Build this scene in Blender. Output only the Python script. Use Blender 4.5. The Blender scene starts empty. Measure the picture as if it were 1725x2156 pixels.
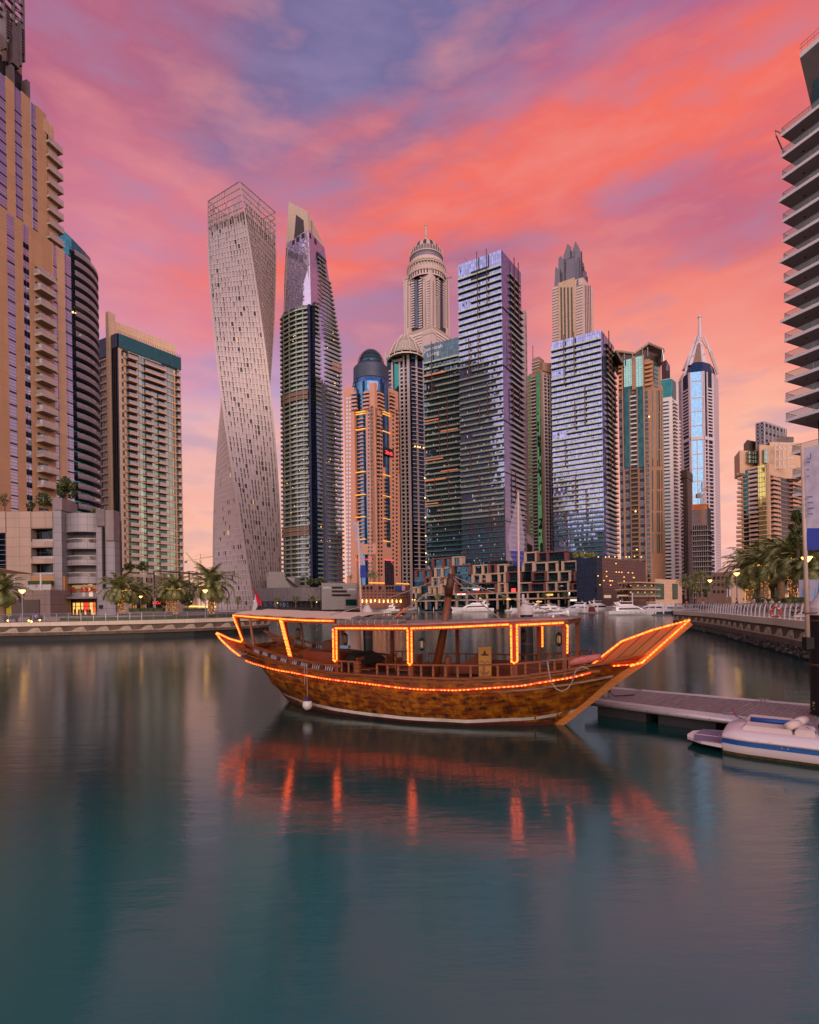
import bpy, math, random
import numpy as np
from mathutils import Vector, Matrix
random.seed(7)
R = math.radians
sc = bpy.context.scene
COL = sc.collection
# ---------------------------------------------------------------- camera
FPX, CX, CY, CZ, ROLL = 1100.0, 862.5, 1277.0, 4.0, 0.0155
cd = bpy.data.cameras.new('camera'); cam = bpy.data.objects.new('camera', cd); COL.objects.link(cam)
cam.location = (0, 0, CZ); cam.rotation_euler = (R(90), ROLL, 0)
cd.sensor_fit = 'HORIZONTAL'; cd.sensor_width = 24.0; cd.lens = FPX/1725.0*24.0
cd.shift_y = (CY-1078.0)/1725.0; cd.clip_start = .1; cd.clip_end = 9000
sc.camera = cam
sc.view_settings.view_transform = 'Standard'; sc.view_settings.look = 'None'
sc.view_settings.exposure = 0.0; sc.view_settings.gamma = 1.0
sc.cycles.max_bounces = 8; sc.cycles.diffuse_bounces = 3; sc.cycles.glossy_bounces = 4
sc.cycles.transparent_max_bounces = 12; sc.cycles.sample_clamp_indirect = 4.0
sc.cycles.caustics_reflective = False; sc.cycles.caustics_refractive = False
SA, CA = math.sin(ROLL), math.cos(ROLL)
def ray(x, y):
    u, v = x-CX, CY-y
    return (u*CA+v*SA)/FPX, (v*CA-u*SA)/FPX
def P(x, y, Y):
    r, s = ray(x, y); return Vector((r*Y, Y, CZ+s*Y))
def depth(x, y, z): return (z-CZ)/ray(x, y)[1]
def srgb(c):
    if isinstance(c, str): c = [int(c[i:i+2], 16)/255 for i in (0, 2, 4)]
    return tuple((v/12.92 if v <= .04045 else ((v+.055)/1.055)**2.4) for v in c)
# ---------------------------------------------------------------- node helpers
class NT:
    def __init__(s, nt): s.nt = nt
    def n(s, t, ins=None, **kw):
        d = s.nt.nodes.new(t)
        for k, v in kw.items(): setattr(d, k, v)
        for k, v in (ins or {}).items():
            if isinstance(v, bpy.types.NodeSocket): s.nt.links.new(v, d.inputs[k])
            else: d.inputs[k].default_value = v
        return d
    def m(s, op, a, b=0.0, c=0.0, clamp=False):
        d = s.n('ShaderNodeMath', {0: a, 1: b, 2: c}, operation=op); d.use_clamp = clamp; return d.outputs[0]
    def v(s, op, a, b=(0, 0, 0), o=0):
        d = s.n('ShaderNodeVectorMath', {0: a, 1: b}, operation=op); return d.outputs[o]
    def mix(s, f, a, b, bt='MIX'):
        d = s.nt.nodes.new('ShaderNodeMix'); d.data_type = 'RGBA'; d.blend_type = bt
        for i, v in ((0, f), (6, a), (7, b)):
            if isinstance(v, bpy.types.NodeSocket): s.nt.links.new(v, d.inputs[i])
            else: d.inputs[i].default_value = v if i == 0 else tuple(v)[:3]+(1,)
        return d.outputs[2]
    def ramp(s, f, pts, interp='LINEAR'):
        d = s.n('ShaderNodeValToRGB', {0: f}); d.color_ramp.interpolation = interp
        el = d.color_ramp.elements
        while len(el) < len(pts): el.new(.5)
        for e, (p, c) in zip(el, pts):
            e.position = p; e.color = (c if isinstance(c, (tuple, list)) else (c, c, c))[:3] + (1,)
        return d.outputs[0]
    def rng(s, x, a, b, c=0., d=1., it='LINEAR'):
        q = s.n('ShaderNodeMapRange', {0: x, 1: a, 2: b, 3: c, 4: d}, interpolation_type=it, clamp=True); return q.outputs[0]
# ---------------------------------------------------------------- sky
SUN_EL, SUN_AZ = 12.0, 168.0   # low sun glow, behind the camera
w = bpy.data.worlds.new('World'); sc.world = w; w.use_nodes = True
N = NT(w.node_tree); w.node_tree.nodes.clear()
tc = N.n('ShaderNodeTexCoord'); dr = N.v('NORMALIZE', tc.outputs['Generated'])
wn = N.n('ShaderNodeTexNoise', {'Vector': N.v('MULTIPLY', dr, (2.2, 1.2, 6.0)), 'Scale': 1.4, 'Detail': 5, 'Roughness': .52})
wc = N.v('MULTIPLY', N.v('SUBTRACT', wn.outputs['Color'], (.5, .5, .5)), (.30, .05, .30))
dw = N.v('NORMALIZE', N.v('ADD', dr, wc))
sx = N.n('ShaderNodeSeparateXYZ', {0: dr})
elw = N.m('ARCSINE', N.n('ShaderNodeSeparateXYZ', {0: dw}).outputs[2])
el = N.m('ARCSINE', sx.outputs[2])
def er(pts): return [(a/90., srgb(c)) for a, c in pts]
front = N.ramp(N.m('DIVIDE', N.m('MAXIMUM', el, N.m('MULTIPLY', N.m('ADD', el, elw), .5)), math.pi/2, clamp=True),
               er([(0, 'FABCA8'), (7, 'FAB8A2'), (14, 'EEB0A6'), (22, 'D696A4'), (30, 'CB7488'), (38, 'AE6484'), (47, '8A6088'), (90, '585480')]))
def blob(col, x, y, rad, c, st, vec=None):
    r, s = ray(x, y); d = Vector((r, 1, s)).normalized()
    k = N.rng(N.v('DOT_PRODUCT', vec or dw, tuple(d), 1), math.cos(R(rad)), 1., 0., st, 'SMOOTHSTEP')
    return N.mix(k, col, srgb(c))
for b in [(430, 740, 16, 'B8A0C8', .9), (300, 760, 9, 'BEA6CC', .7), (560, 1000, 10, 'FAB8A4', .4), (420, 1010, 12, 'FCB4A0', .5), (650, 180, 22, '86688E', .8), (930, 20, 24, '746C9C', .9),
          (240, 330, 12, 'C46E80', .8), (90, 90, 14, 'B8607E', .7), (620, 560, 12, 'D07C98', .5), (1560, 700, 22, 'FF8266', .75),
          (1380, 960, 16, 'FFAC96', .6), (1500, 1010, 12, 'FFBCA2', .7), (1580, 1140, 10, 'FFC2B6', .8), (1750, 60, 15, 'C0586E', .8), (1400, 60, 16, 'A86090', .7), (320, 560, 13, 'DE7E92', .6), (740, 640, 9, 'B67A98', .6)]:
    front = blob(front, *b)
# the long coral band of lit cloud crossing the sky
d1 = Vector((ray(640, 520)[0], 1, ray(640, 520)[1])).normalized(); d2 = Vector((ray(1725, 130)[0], 1, ray(1725, 130)[1])).normalized()
nrm = d1.cross(d2).normalized(); mid = (d1+d2).normalized(); along = mid.cross(nrm).normalized()
sn = N.n('ShaderNodeTexNoise', {'Vector': N.n('ShaderNodeCombineXYZ', {0: N.m('MULTIPLY', N.v('DOT_PRODUCT', dr, tuple(along), 1), 2.2),
     1: N.m('MULTIPLY', N.v('DOT_PRODUCT', dr, tuple(nrm), 1), 9.0), 2: 3.7}).outputs[0], 'Scale': 1.2, 'Detail': 5, 'Roughness': .55}).outputs[0]
dist = N.m('ADD', N.v('DOT_PRODUCT', dr, tuple(nrm), 1), N.m('MULTIPLY', N.m('SUBTRACT', sn, .5), .30))
bandm = N.rng(N.m('ABSOLUTE', dist), .0, .15, 1., 0., 'SMOOTHSTEP')
reach = N.rng(N.v('DOT_PRODUCT', dr, tuple(mid), 1), math.cos(R(42)), math.cos(R(18)), 0., 1., 'SMOOTHSTEP')
fade = N.rng(N.v('DOT_PRODUCT', dr, tuple(along), 1), -.55, -.30, 0., 1.) if (d2-d1).dot(along) < 0 else N.rng(N.v('DOT_PRODUCT', dr, tuple(along), 1), .30, .55, 1., 0.)
front = N.mix(N.m('MULTIPLY', N.m('MULTIPLY', bandm, reach), N.m('ADD', N.m('MULTIPLY', fade, .55), .40)), front, srgb('F86E5A'))
sn2 = N.n('ShaderNodeTexNoise', {'Vector': N.v('MULTIPLY', dr, (3, 3, 11)), 'Scale': 2.0, 'Detail': 6, 'Roughness': .54}).outputs[0]
front = N.mix(N.rng(sn2, .50, .72, 0., .45), front, srgb('EE9690'))
front = N.mix(N.rng(sn2, .50, .34, 0., .38), front, srgb('9A88B0'))
back = N.ramp(N.m('DIVIDE', el, math.pi/2, clamp=True),
              [(0, (1.6, 1.12, .82)), (.10, (1.7, 1.3, 1.12)), (.22, (1.15, .92, 1.15)), (.42, (.66, .54, .92)), (.7, (.40, .36, .62)), (1, (.25, .23, .42))])
back = N.mix(N.rng(sn2, .42, .70, 0., .45), back, (.85, .50, .55))
back = N.mix(N.rng(N.v('DOT_PRODUCT', dr, (-.745, -.625, .23), 1), math.cos(R(38)), math.cos(R(6)), 0., .9, 'SMOOTHSTEP'), back, (2.3, 1.85, 1.8))
fb = N.rng(sx.outputs[1], -.25, .18, 0., 1., 'SMOOTHSTEP')
skyc = N.mix(fb, back, front)
low = N.rng(sx.outputs[2], -.02, .0, 0., 1.)
skyc = N.mix(low, (.12, .09, .10), skyc)
sk = N.n('ShaderNodeTexSky', sky_type='NISHITA', sun_disc=False, sun_elevation=R(SUN_EL), sun_rotation=R(SUN_AZ), air_density=1.5, dust_density=2.0)
b1 = N.n('ShaderNodeBackground', {0: skyc, 1: .97}); b2 = N.n('ShaderNodeBackground', {0: sk.outputs[0], 1: .05*.2})
ad = N.n('ShaderNodeAddShader', {0: b1.outputs[0], 1: b2.outputs[0]})
N.n('ShaderNodeOutputWorld', {0: ad.outputs[0]})
# ---------------------------------------------------------------- sun
ld = bpy.data.lights.new('sun', 'SUN'); ld.energy = 2.4; ld.angle = R(55); ld.color = (1, .74, .58)
sun = bpy.data.objects.new('sun', ld); COL.objects.link(sun)
sd = Vector((math.sin(R(SUN_AZ))*math.cos(R(SUN_EL)), math.cos(R(SUN_AZ))*math.cos(R(SUN_EL)), math.sin(R(SUN_EL))))
sun.rotation_euler = sd.to_track_quat('Z', 'Y').to_euler()
# ---------------------------------------------------------------- materials
MATS = {}
def principled(name):
    m = bpy.data.materials.new(name); m.use_nodes = True; nt = m.node_tree; nt.nodes.clear(); N = NT(nt)
    b = N.n('ShaderNodeBsdfPrincipled'); o = N.n('ShaderNodeOutputMaterial', {0: b.outputs[0]}); return m, N, b
def lk(N, b, k, v):
    if isinstance(v, bpy.types.NodeSocket): N.nt.links.new(v, b.inputs[k])
    else: b.inputs[k].default_value = v
def bump(N, b, h, st, dist=.02):
    lk(N, b, 'Normal', N.n('ShaderNodeBump', {'Height': h, 'Strength': st, 'Distance': dist}).outputs[0])
def solid(name, col, rough=.6, metal=0., var=.18, scale=.6, bmp=0., dirt=0.):
    """plain stuff with soft blotchy variation, optional weathering streaks that run down"""
    if name in MATS: return MATS[name]
    m, N, b = principled(name); c = srgb(col) if isinstance(col, str) else col
    tc = N.n('ShaderNodeTexCoord').outputs['Object']
    n1 = N.n('ShaderNodeTexNoise', {'Vector': tc, 'Scale': scale, 'Detail': 5, 'Roughness': .6}).outputs[0]
    cc = N.mix(N.rng(n1, .3, .7), tuple(v*(1-var) for v in c), tuple(min(1, v*(1+var)) for v in c))
    if dirt:
        n2 = N.n('ShaderNodeTexNoise', {'Vector': N.v('MULTIPLY', tc, (1., 1., .08)), 'Scale': 1.1, 'Detail': 4}).outputs[0]
        cc = N.mix(N.rng(n2, .52, .75, 0., dirt), cc, tuple(v*.45 for v in c))
    lk(N, b, 'Base Color', cc); lk(N, b, 'Roughness', rough); lk(N, b, 'Metallic', metal)
    if bmp: bump(N, b, N.n('ShaderNodeTexNoise', {'Vector': tc, 'Scale': scale*8, 'Detail': 3}).outputs[0], bmp)
    MATS[name] = m; return m
def panels(name, col, w=1.5, h=1.2, joint=.03, rough=.6, var=.12, dirt=.3, jc=.45, metal=0.):
    """cladding panels with joints and slightly different panels (uv is in metres)"""
    if name in MATS: return MATS[name]
    m, N, b = principled(name); c = srgb(col) if isinstance(col, str) else col
    uv = N.n('ShaderNodeTexCoord').outputs['UV']
    br = N.n('ShaderNodeTexBrick', {'Vector': uv, 'Color1': tuple(v*(1-var) for v in c)+(1,), 'Color2': tuple(v*(1+var) for v in c)+(1,),
         'Mortar': tuple(v*jc for v in c)+(1,), 'Scale': 1.0, 'Mortar Size': joint, 'Mortar Smooth': .3, 'Brick Width': w, 'Row Height': h}, offset=0.)
    n2 = N.n('ShaderNodeTexNoise', {'Vector': N.v('MULTIPLY', uv, (1., .1, 1.)), 'Scale': .5, 'Detail': 5}).outputs[0]
    cc = N.mix(N.rng(n2, .5, .72, 0., dirt), br.outputs[0], tuple(v*.5 for v in c))
    lk(N, b, 'Base Color', cc); lk(N, b, 'Roughness', rough); lk(N, b, 'Metallic', metal); MATS[name] = m; return m
def glass(name, tint, w=1.5, h=3.4, frame=.06, fcol=(.03, .03, .035), metal=.85, rough=.04, wob=.012, dark=.35, darkc=None, span=0., spanc=(.2, .2, .22)):
    """curtain wall: a grid of coated panes, each tilted a hair and tinted a little differently; span = share of opaque spandrel"""
    if name in MATS: return MATS[name]
    m, N, b = principled(name); c = srgb(tint) if isinstance(tint, str) else tint
    uv = N.n('ShaderNodeTexCoord').outputs['UV']
    q = N.v('DIVIDE', uv, (w, h, 1)); cell = N.v('FLOOR', q); fr = N.n('ShaderNodeSeparateXYZ', {0: N.v('FRACTION', q)})
    wn = N.n('ShaderNodeTexWhiteNoise', {0: cell}, noise_dimensions='2D')
    cc = N.mix(N.rng(wn.outputs[0], 0., 1., 0., dark), c, darkc or tuple(v*.35 for v in c))
    fx = N.m('LESS_THAN', N.m('ABSOLUTE', N.m('SUBTRACT', fr.outputs[0], .5)), .5-frame/w)
    fy = N.m('LESS_THAN', N.m('ABSOLUTE', N.m('SUBTRACT', fr.outputs[1], .5)), .5-frame/h)
    g = N.m('MULTIPLY', fx, fy)
    cc = N.mix(g, fcol, cc); met = N.m('MULTIPLY', g, metal); ro = N.rng(g, 0., 1., .5, rough)
    if span:
        s_ = N.m('LESS_THAN', fr.outputs[1], span); cc = N.mix(s_, cc, spanc); met = N.m('MULTIPLY', met, N.m('SUBTRACT', 1., s_)); ro = N.m('MAXIMUM', ro, N.m('MULTIPLY', s_, .45))
    lk(N, b, 'Base Color', cc); lk(N, b, 'Metallic', met); lk(N, b, 'Roughness', ro)
    geo = N.n('ShaderNodeNewGeometry').outputs['Normal']
    nz = N.n('ShaderNodeTexNoise', {'Vector': uv, 'Scale': .25, 'Detail': 2}).outputs['Color']
    a = N.v('MULTIPLY', N.v('SUBTRACT', wn.outputs[1], (.5, .5, .5)), (wob*2,)*3)
    a2 = N.v('MULTIPLY', N.v('SUBTRACT', nz, (.5, .5, .5)), (wob*3,)*3)
    lk(N, b, 'Normal', N.v('NORMALIZE', N.v('ADD', geo, N.v('ADD', a, a2)))); MATS[name] = m; return m
def emit(name, col, st, base=(.1, .1, .1)):
    if name in MATS: return MATS[name]
    m, N, b = principled(name); lk(N, b, 'Base Color', base+(1,)); lk(N, b, 'Emission Color', tuple(col)+(1,)); lk(N, b, 'Emission Strength', st)
    MATS[name] = m; return m
# ---------------------------------------------------------------- mesh helpers
class MB:
    def __init__(s): s.v = []; s.f = []; s.uv = []; s.mi = []; s.m = 0; s.sm = []; s.smooth = False
    def face(s, idx, uv=None): s.f.append(tuple(idx)); s.uv.append(uv); s.mi.append(s.m); s.sm.append(s.smooth)
    def hexa(s, p, uvf=None):
        """8 points: bottom 0-3 ccw, top 4-7"""
        b = len(s.v); s.v += [tuple(q) for q in p]
        for k, q in enumerate(((0, 3, 2, 1), (4, 5, 6, 7), (0, 1, 5, 4), (1, 2, 6, 5), (2, 3, 7, 6), (3, 0, 4, 7))):
            s.face([b+i for i in q], uvf if k == 2 else None)
        return s
    def box(s, x0, x1, y0, y1, z0, z1):
        return s.hexa([(x0, y0, z0), (x1, y0, z0), (x1, y1, z0), (x0, y1, z0), (x0, y0, z1), (x1, y0, z1), (x1, y1, z1), (x0, y1, z1)])
    def bar(s, a, b, w, h, up=(0, 0, 1)):
        a, b = Vector(a), Vector(b); d = (b-a).normalized(); up = Vector(up)
        if abs(d.dot(up)) > .98: up = Vector((0, 1, 0))
        x = d.cross(up).normalized()*w/2; y = x.normalized().cross(d).normalized()*h/2
        return s.hexa([a-x-y, a+x-y, a+x+y, a-x+y, b-x-y, b+x-y, b+x+y, b-x+y])
    def tube(s, path, r, n=8, cap=True):
        path = [Vector(p) for p in path]; rs = r if isinstance(r, (list, tuple)) else [r]*len(path); b0 = len(s.v); pu = None
        for i, p in enumerate(path):
            d = (path[min(i+1, len(path)-1)]-path[max(i-1, 0)]).normalized()
            u = Vector((0, 0, 1)) if abs(d.z) < .95 else Vector((1, 0, 0))
            if pu is not None: u = pu
            x = d.cross(u).normalized(); y = x.cross(d).normalized(); pu = y
            for k in range(n):
                a = 2*math.pi*k/n; s.v.append(tuple(p+(x*math.cos(a)+y*math.sin(a))*rs[i]))
        for i in range(len(path)-1):
            for k in range(n):
                a = b0+i*n+k; c = b0+i*n+(k+1) % n; s.face((a, a+n, c+n, c))
        if cap:
            s.face([b0+k for k in range(n)]); s.face([b0+(len(path)-1)*n+k for k in range(n-1, -1, -1)])
        return s
    def lathe(s, prof, n=24, c=(0, 0), a0=0., a1=2*math.pi):
        full = abs(a1-a0-2*math.pi) < 1e-4; m = n if full else n+1; b0 = len(s.v)
        for r, z in prof:
            for k in range(m):
                a = a0+(a1-a0)*k/n; s.v.append((c[0]+r*math.cos(a), c[1]+r*math.sin(a), z))
        for i in range(len(prof)-1):
            for k in range(n):
                k2 = (k+1) % m; rr = max(prof[i][0], prof[i+1][0])
                u0, u1 = (a0+(a1-a0)*k/n)*rr, (a0+(a1-a0)*(k+1)/n)*rr
                s.face((b0+i*m+k, b0+i*m+k2, b0+(i+1)*m+k2, b0+(i+1)*m+k), [(u0, prof[i][1]), (u1, prof[i][1]), (u1, prof[i+1][1]), (u0, prof[i+1][1])])
        return s
    def prism(s, poly, z0, z1):
        """poly ccw; z0/z1 numbers or functions of (x,y)"""
        b = len(s.v); n = len(poly); g = lambda z, p: z(p[0], p[1]) if callable(z) else z
        s.v += [(p[0], p[1], g(z0, p)) for p in poly]+[(p[0], p[1], g(z1, p)) for p in poly]
        s.face([b+i for i in range(n-1, -1, -1)]); s.face([b+n+i for i in range(n)])
        for i in range(n):
            j = (i+1) % n; s.face((b+i, b+j, b+n+j, b+n+i))
        return s
    def loft(s, rings, cap=True):
        b = len(s.v); n = len(rings[0])
        for r in rings: s.v += [tuple(p) for p in r]
        for i in range(len(rings)-1):
            for k in range(n):
                j = (k+1) % n; s.face((b+i*n+k, b+i*n+j, b+(i+1)*n+j, b+(i+1)*n+k))
        if cap:
            s.face([b+k for k in range(n-1, -1, -1)]); s.face([b+(len(rings)-1)*n+k for k in range(n)])
        return s
    def sphere(s, c, r, n=12, sz=1., m=8):
        return s.lathe2(c, [(r*math.sin(math.pi*i/m), -r*sz*math.cos(math.pi*i/m)) for i in range(m+1)], n)
    def lathe2(s, c, prof, n=12): return s.lathe([(max(a, .0005), b+c[2]) for a, b in prof], n, (c[0], c[1]))
    def fbox(s, F, s0, s1, z0, z1, t0, t1, n=1):
        for i in range(n):
            a, b = s0+(s1-s0)*i/n, s0+(s1-s0)*(i+1)/n
            p = [F.p(a, z0, t1), F.p(b, z0, t1), F.p(b, z0, t0), F.p(a, z0, t0), F.p(a, z1, t1), F.p(b, z1, t1), F.p(b, z1, t0), F.p(a, z1, t0)]
            W = F.w; s.hexa(p, [(a*W, z0), (b*W, z0), (b*W, z1), (a*W, z1)])
        return s
    def build(s, name, mats, parent=None, off=None, smooth=None):
        me = bpy.data.meshes.new(name); v = np.array(s.v, dtype=float).reshape(-1, 3)
        o = off if off is not None else (parent['_o'] if parent is not None and '_o' in parent else None)
        if o is not None: v = v-np.array(list(o))
        me.from_pydata(v.tolist(), [], s.f); uvl = me.uv_layers.new(name='uv'); dat = np.zeros((len(me.loops), 2)); li = 0
        for f, uv in zip(s.f, s.uv):
            if uv is None:
                a, b, c = (np.array(s.v[f[0]]), np.array(s.v[f[1]]), np.array(s.v[f[2]])); nn = np.cross(b-a, c-a); l = np.linalg.norm(nn); nn = nn/l if l > 0 else nn
                if abs(nn[2]) > .75:
                    for q in f: dat[li] = s.v[q][:2]; li += 1
                else:
                    t = np.array([-nn[1], nn[0]]); t /= (np.linalg.norm(t) or 1)
                    for q in f: p = s.v[q]; dat[li] = (p[0]*t[0]+p[1]*t[1], p[2]); li += 1
            else:
                for q in uv: dat[li] = q; li += 1
        uvl.data.foreach_set('uv', dat.ravel())
        mats = mats if isinstance(mats, (list, tuple)) else [mats]
        for m in mats: me.materials.append(m)
        me.polygons.foreach_set('material_index', s.mi)
        me.polygons.foreach_set('use_smooth', [True]*len(s.f) if smooth else s.sm)
        ob = bpy.data.objects.new(name, me); COL.objects.link(ob)
        if parent is not None: ob.parent = parent
        return ob
def root(name, label, cat, o=(0, 0, 0), group=None, rz=0.):
    """Empty at the thing's base; children are built in world coordinates and shifted by o"""
    e = bpy.data.objects.new(name, None); COL.objects.link(e); e.location = o; e.rotation_euler = (0, 0, rz); e['_o'] = tuple(o)
    e['label'] = label; e['category'] = cat
    if group: e['group'] = group
    e.empty_display_size = .5; return e
def local(name, label, cat, group=None):
    e = root(name, label, cat, (0, 0, 0), group); return e
def tag(o, label, cat, group=None):
    o['label'] = label; o['category'] = cat
    if group: o['group'] = group
    return o
def struct(o, kind='structure'): o['kind'] = kind; return o
def dup(r, loc, rz=0., label=None, scl=None, keep=None):
    c = r.copy(); COL.objects.link(c); c.location = loc; c.rotation_euler = (0, 0, rz)
    if label: c['label'] = label
    if scl: c.scale = (scl,)*3 if not isinstance(scl, (tuple, list)) else scl
    for ch in r.children:
        if keep and not keep(ch): continue
        k = ch.copy(); COL.objects.link(k); k.parent = c
        for g in ch.children: q = g.copy(); COL.objects.link(q); q.parent = k
    return c
class Face:
    """a facade strip between two edges; each edge is (x,y) or a list of (z,x,y); s runs 0..1, t is outwards"""
    def __init__(s, A, B, bulge=0.):
        s.A, s.B, s.bulge = A, B, bulge; a, b = s.ed(A, 50), s.ed(B, 50); s.w = (b-a).length; d = (b-a).normalized(); n = Vector((d.y, -d.x))
        if n.dot(a) > 0: n = -n
        s.n = n
    def ed(s, E, z):
        if not isinstance(E, list): return Vector((E[0], E[1]))
        if z <= E[0][0]: i = 0
        else: i = max(k for k in range(len(E)) if E[k][0] <= z)
        i = min(i, len(E)-2); a, b = E[i], E[i+1]; t = (z-a[0])/(b[0]-a[0]); t = max(min(t, 1.0), 0.0)
        return Vector((a[1]+(b[1]-a[1])*t, a[2]+(b[2]-a[2])*t))
    def p(s, q, z, t=0.):
        a, b = s.ed(s.A, z), s.ed(s.B, z); v = a+(b-a)*q+s.n*(t+s.bulge*4*q*(1-q)); return (v.x, v.y, z)
def edge(pts, Y):
    """list of photo points down one vertical-ish edge at depth Y"""
    l = [P(x, y, Y) for x, y in pts]; return sorted([(p.z, p.x, p.y) for p in l])
GL = 2.58   # level of the quays
def repeat(items, name, mat, parent, cap=100, builder=None):
    """each item (a function that fills an MB) becomes a part, past cap the rest is one stuff part"""
    for it in items[:cap]:
        mb = MB(); it(mb); mb.build(name, mat, parent)
    if len(items) > cap:
        mb = MB()
        for it in items[cap:]: it(mb)
        struct(mb.build(name+'_rows', mat, parent), 'stuff')
# ================================================================= water
m, N, b = principled('marina water')
tcw = N.n('ShaderNodeTexCoord').outputs['Object']
# sky sheen put into the body colour: darker by the dhow, paler near right
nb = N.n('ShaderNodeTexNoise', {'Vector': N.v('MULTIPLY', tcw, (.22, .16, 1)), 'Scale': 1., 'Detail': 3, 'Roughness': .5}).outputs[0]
sxw = N.n('ShaderNodeSeparateXYZ', {0: tcw}); painted_sheen = N.m('MULTIPLY', N.rng(sxw.outputs[1], 13., 6., 0., 1., 'SMOOTHSTEP'), N.rng(N.m('ADD', sxw.outputs[0], N.m('MULTIPLY', N.m('SUBTRACT', nb, .5), 9.)), -3.5, 5., .12, 1., 'SMOOTHSTEP'))
cw = N.mix(N.rng(nb, .3, .7), (.002, .026, .023), (.005, .044, .039)); near = N.rng(sxw.outputs[1], 14., 6.5, 0., 1., 'SMOOTHSTEP'); cw = N.mix(near, cw, (.002, .110, .102)); cw = N.mix(painted_sheen, cw, (.075, .15, .155))
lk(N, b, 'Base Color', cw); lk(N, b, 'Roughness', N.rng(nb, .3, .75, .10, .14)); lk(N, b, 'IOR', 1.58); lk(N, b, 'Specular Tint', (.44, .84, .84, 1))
n1 = N.n('ShaderNodeTexNoise', {'Vector': N.v('MULTIPLY', tcw, (.55, 2.2, 1)), 'Scale': 1., 'Detail': 5, 'Roughness': .65}).outputs[0]
n2 = N.n('ShaderNodeTexNoise', {'Vector': N.v('MULTIPLY', tcw, (.08, .22, 1)), 'Scale': 1., 'Detail': 3}).outputs[0]
bump(N, b, N.m('ADD', n1, N.m('MULTIPLY', n2, 3.)), .11, .10)
MATS['water'] = m
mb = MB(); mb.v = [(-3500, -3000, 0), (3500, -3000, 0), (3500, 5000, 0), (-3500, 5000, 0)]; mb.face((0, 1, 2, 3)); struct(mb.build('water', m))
# ================================================================= land
CONC = panels('promenade concrete', 'B7A394', 2.4, 2.4, .02, .7, .05, .25)
PAVE = panels('paving', '8E7E78', .6, .6, .02, .75, .12, .3)
CAP = panels('pale coping stone', 'CDB9A4', 2.6, 3., .02, .6, .06, .2)
QW = solid('quay wall stone', '5E4C40', .8, var=.35, scale=1.2, dirt=.7, bmp=.3)
QD = solid('shaded wet algae stone', '100E0B', .55, var=.5, scale=3, bmp=.5)  # black algae, plus the undercut's shade put into the colour
RELIEF = solid('cast relief stone', 'A89480', .75, var=.2, scale=2, dirt=.4)
LAWN = solid('lawn', '3E5226', .9, var=.35, scale=2, bmp=.6)
left_c = [(-90, 20), (-78, 66), (-57.5, 72.5), (-48, 73.6), (-39, 76.5), (-33, 80), (-28.5, 84.8), (-26, 90), (-25.5, 95), (-27.5, 101), (-45, 130), (-158, 432)]
far_c = [(-158, 432), (-100, 436), (-40, 432), (10, 425), (60, 400), (95, 345), (108, 300), (117, 262), (128, 236)]
right_c = [(128, 236), (88, 150), (62, 108), (46, 90), (42.6, 84), (41.8, 80), (40.6, 74), (39.1, 68.5), (36.2, 60), (32.9, 51.7), (31, 46.5), (29.5, 42), (27.1, 36), (25.4, 30), (23.5, 20), (23, 8), (40, -15)]
coast = left_c + far_c[1:] + right_c[1:]
land = coast + [(3400, -15), (3400, 4800), (-3400, 4800), (-3400, 20)]
mb = MB(); mb.prism(land[::-1], GL-.3, GL); g = mb.build('ground', PAVE); struct(g)
def inset(pts, d):
    """offset a polyline sideways (to the water side for +d)"""
    out = []
    for i, p in enumerate(pts):
        a = Vector(pts[max(i-1, 0)]); c = Vector(pts[min(i+1, len(pts)-1)]); t = (c-a).normalized(); out.append((p[0]+t.y*d, p[1]-t.x*d))
    return out
def strip(mb, pts, d0, d1, z0, z1):
    a, c = inset(pts, d0), inset(pts, d1)
    for i in range(len(pts)-1):
        mb.hexa([(*c[i], z0), (*c[i+1], z0), (*a[i+1], z0), (*a[i], z0), (*c[i], z1), (*c[i+1], z1), (*a[i+1], z1), (*a[i], z1)])
    return mb
def resample(pts, step):
    out = []; d = 0.; nxt = 0.
    for i in range(len(pts)-1):
        a, c = Vector(pts[i]), Vector(pts[i+1]); L = (c-a).length
        while nxt <= d+L: out.append((a+(c-a)*((nxt-d)/L), (c-a).normalized())); nxt += step
        d += L
    return out
def quay(pts, label, detail=True):
    r = root('quay_wall', label, 'quay wall', (pts[0][0], pts[0][1], 0))
    strip(MB(), pts, -.6, .18, 2.05, GL+.02).build('coping', CAP, r)
    strip(MB(), pts, -.6, .0, .9, 2.049).build('wall', QW, r)
    strip(MB(), pts, -.6, .22, .75, 1.16).build('ledge', QW, r)
    strip(MB(), pts, -.9, -.15, -1.5, .75).build('footing', QD, r)
    if detail:
        for p, t in resample(pts, 2.9)[1:-1]:
            n = Vector((t.y, -t.x)); mb = MB(); L = 2.8; K = 18; f = lambda q, y, o: (p.x+t.x*q+n.x*o, p.y+t.y*q+n.y*o, y)
            for i in range(K):
                for o in (0,):
                    q0, q1 = -L/2+L*i/K, -L/2+L*(i+1)/K; h = lambda q: 1.26+.58*(1/(1+math.exp(-(q+.15)*5)))*(1 if q < 1.0 else max(0, 1-(q-1.0)/.22)**.6)
                    mb.hexa([f(q0, 1.16, .06), f(q1, 1.16, .06), f(q1, 1.16, -.02), f(q0, 1.16, -.02), f(q0, h(q0), .06), f(q1, h(q1), .06), f(q1, h(q1), -.02), f(q0, h(q0), -.02)])
            c = f(.78, 1.52, .05); mb.tube([c, (c[0]+n.x*.08, c[1]+n.y*.08, c[2])], .2, 14)
            mb.build('wave_relief', RELIEF, r)
    return r
quay(left_c[1:11], 'dark stone quay wall with wave reliefs under the promenade on the left bank')
quay(far_c, 'low distant quay wall along the far shore behind the moored yachts', False)
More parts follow.
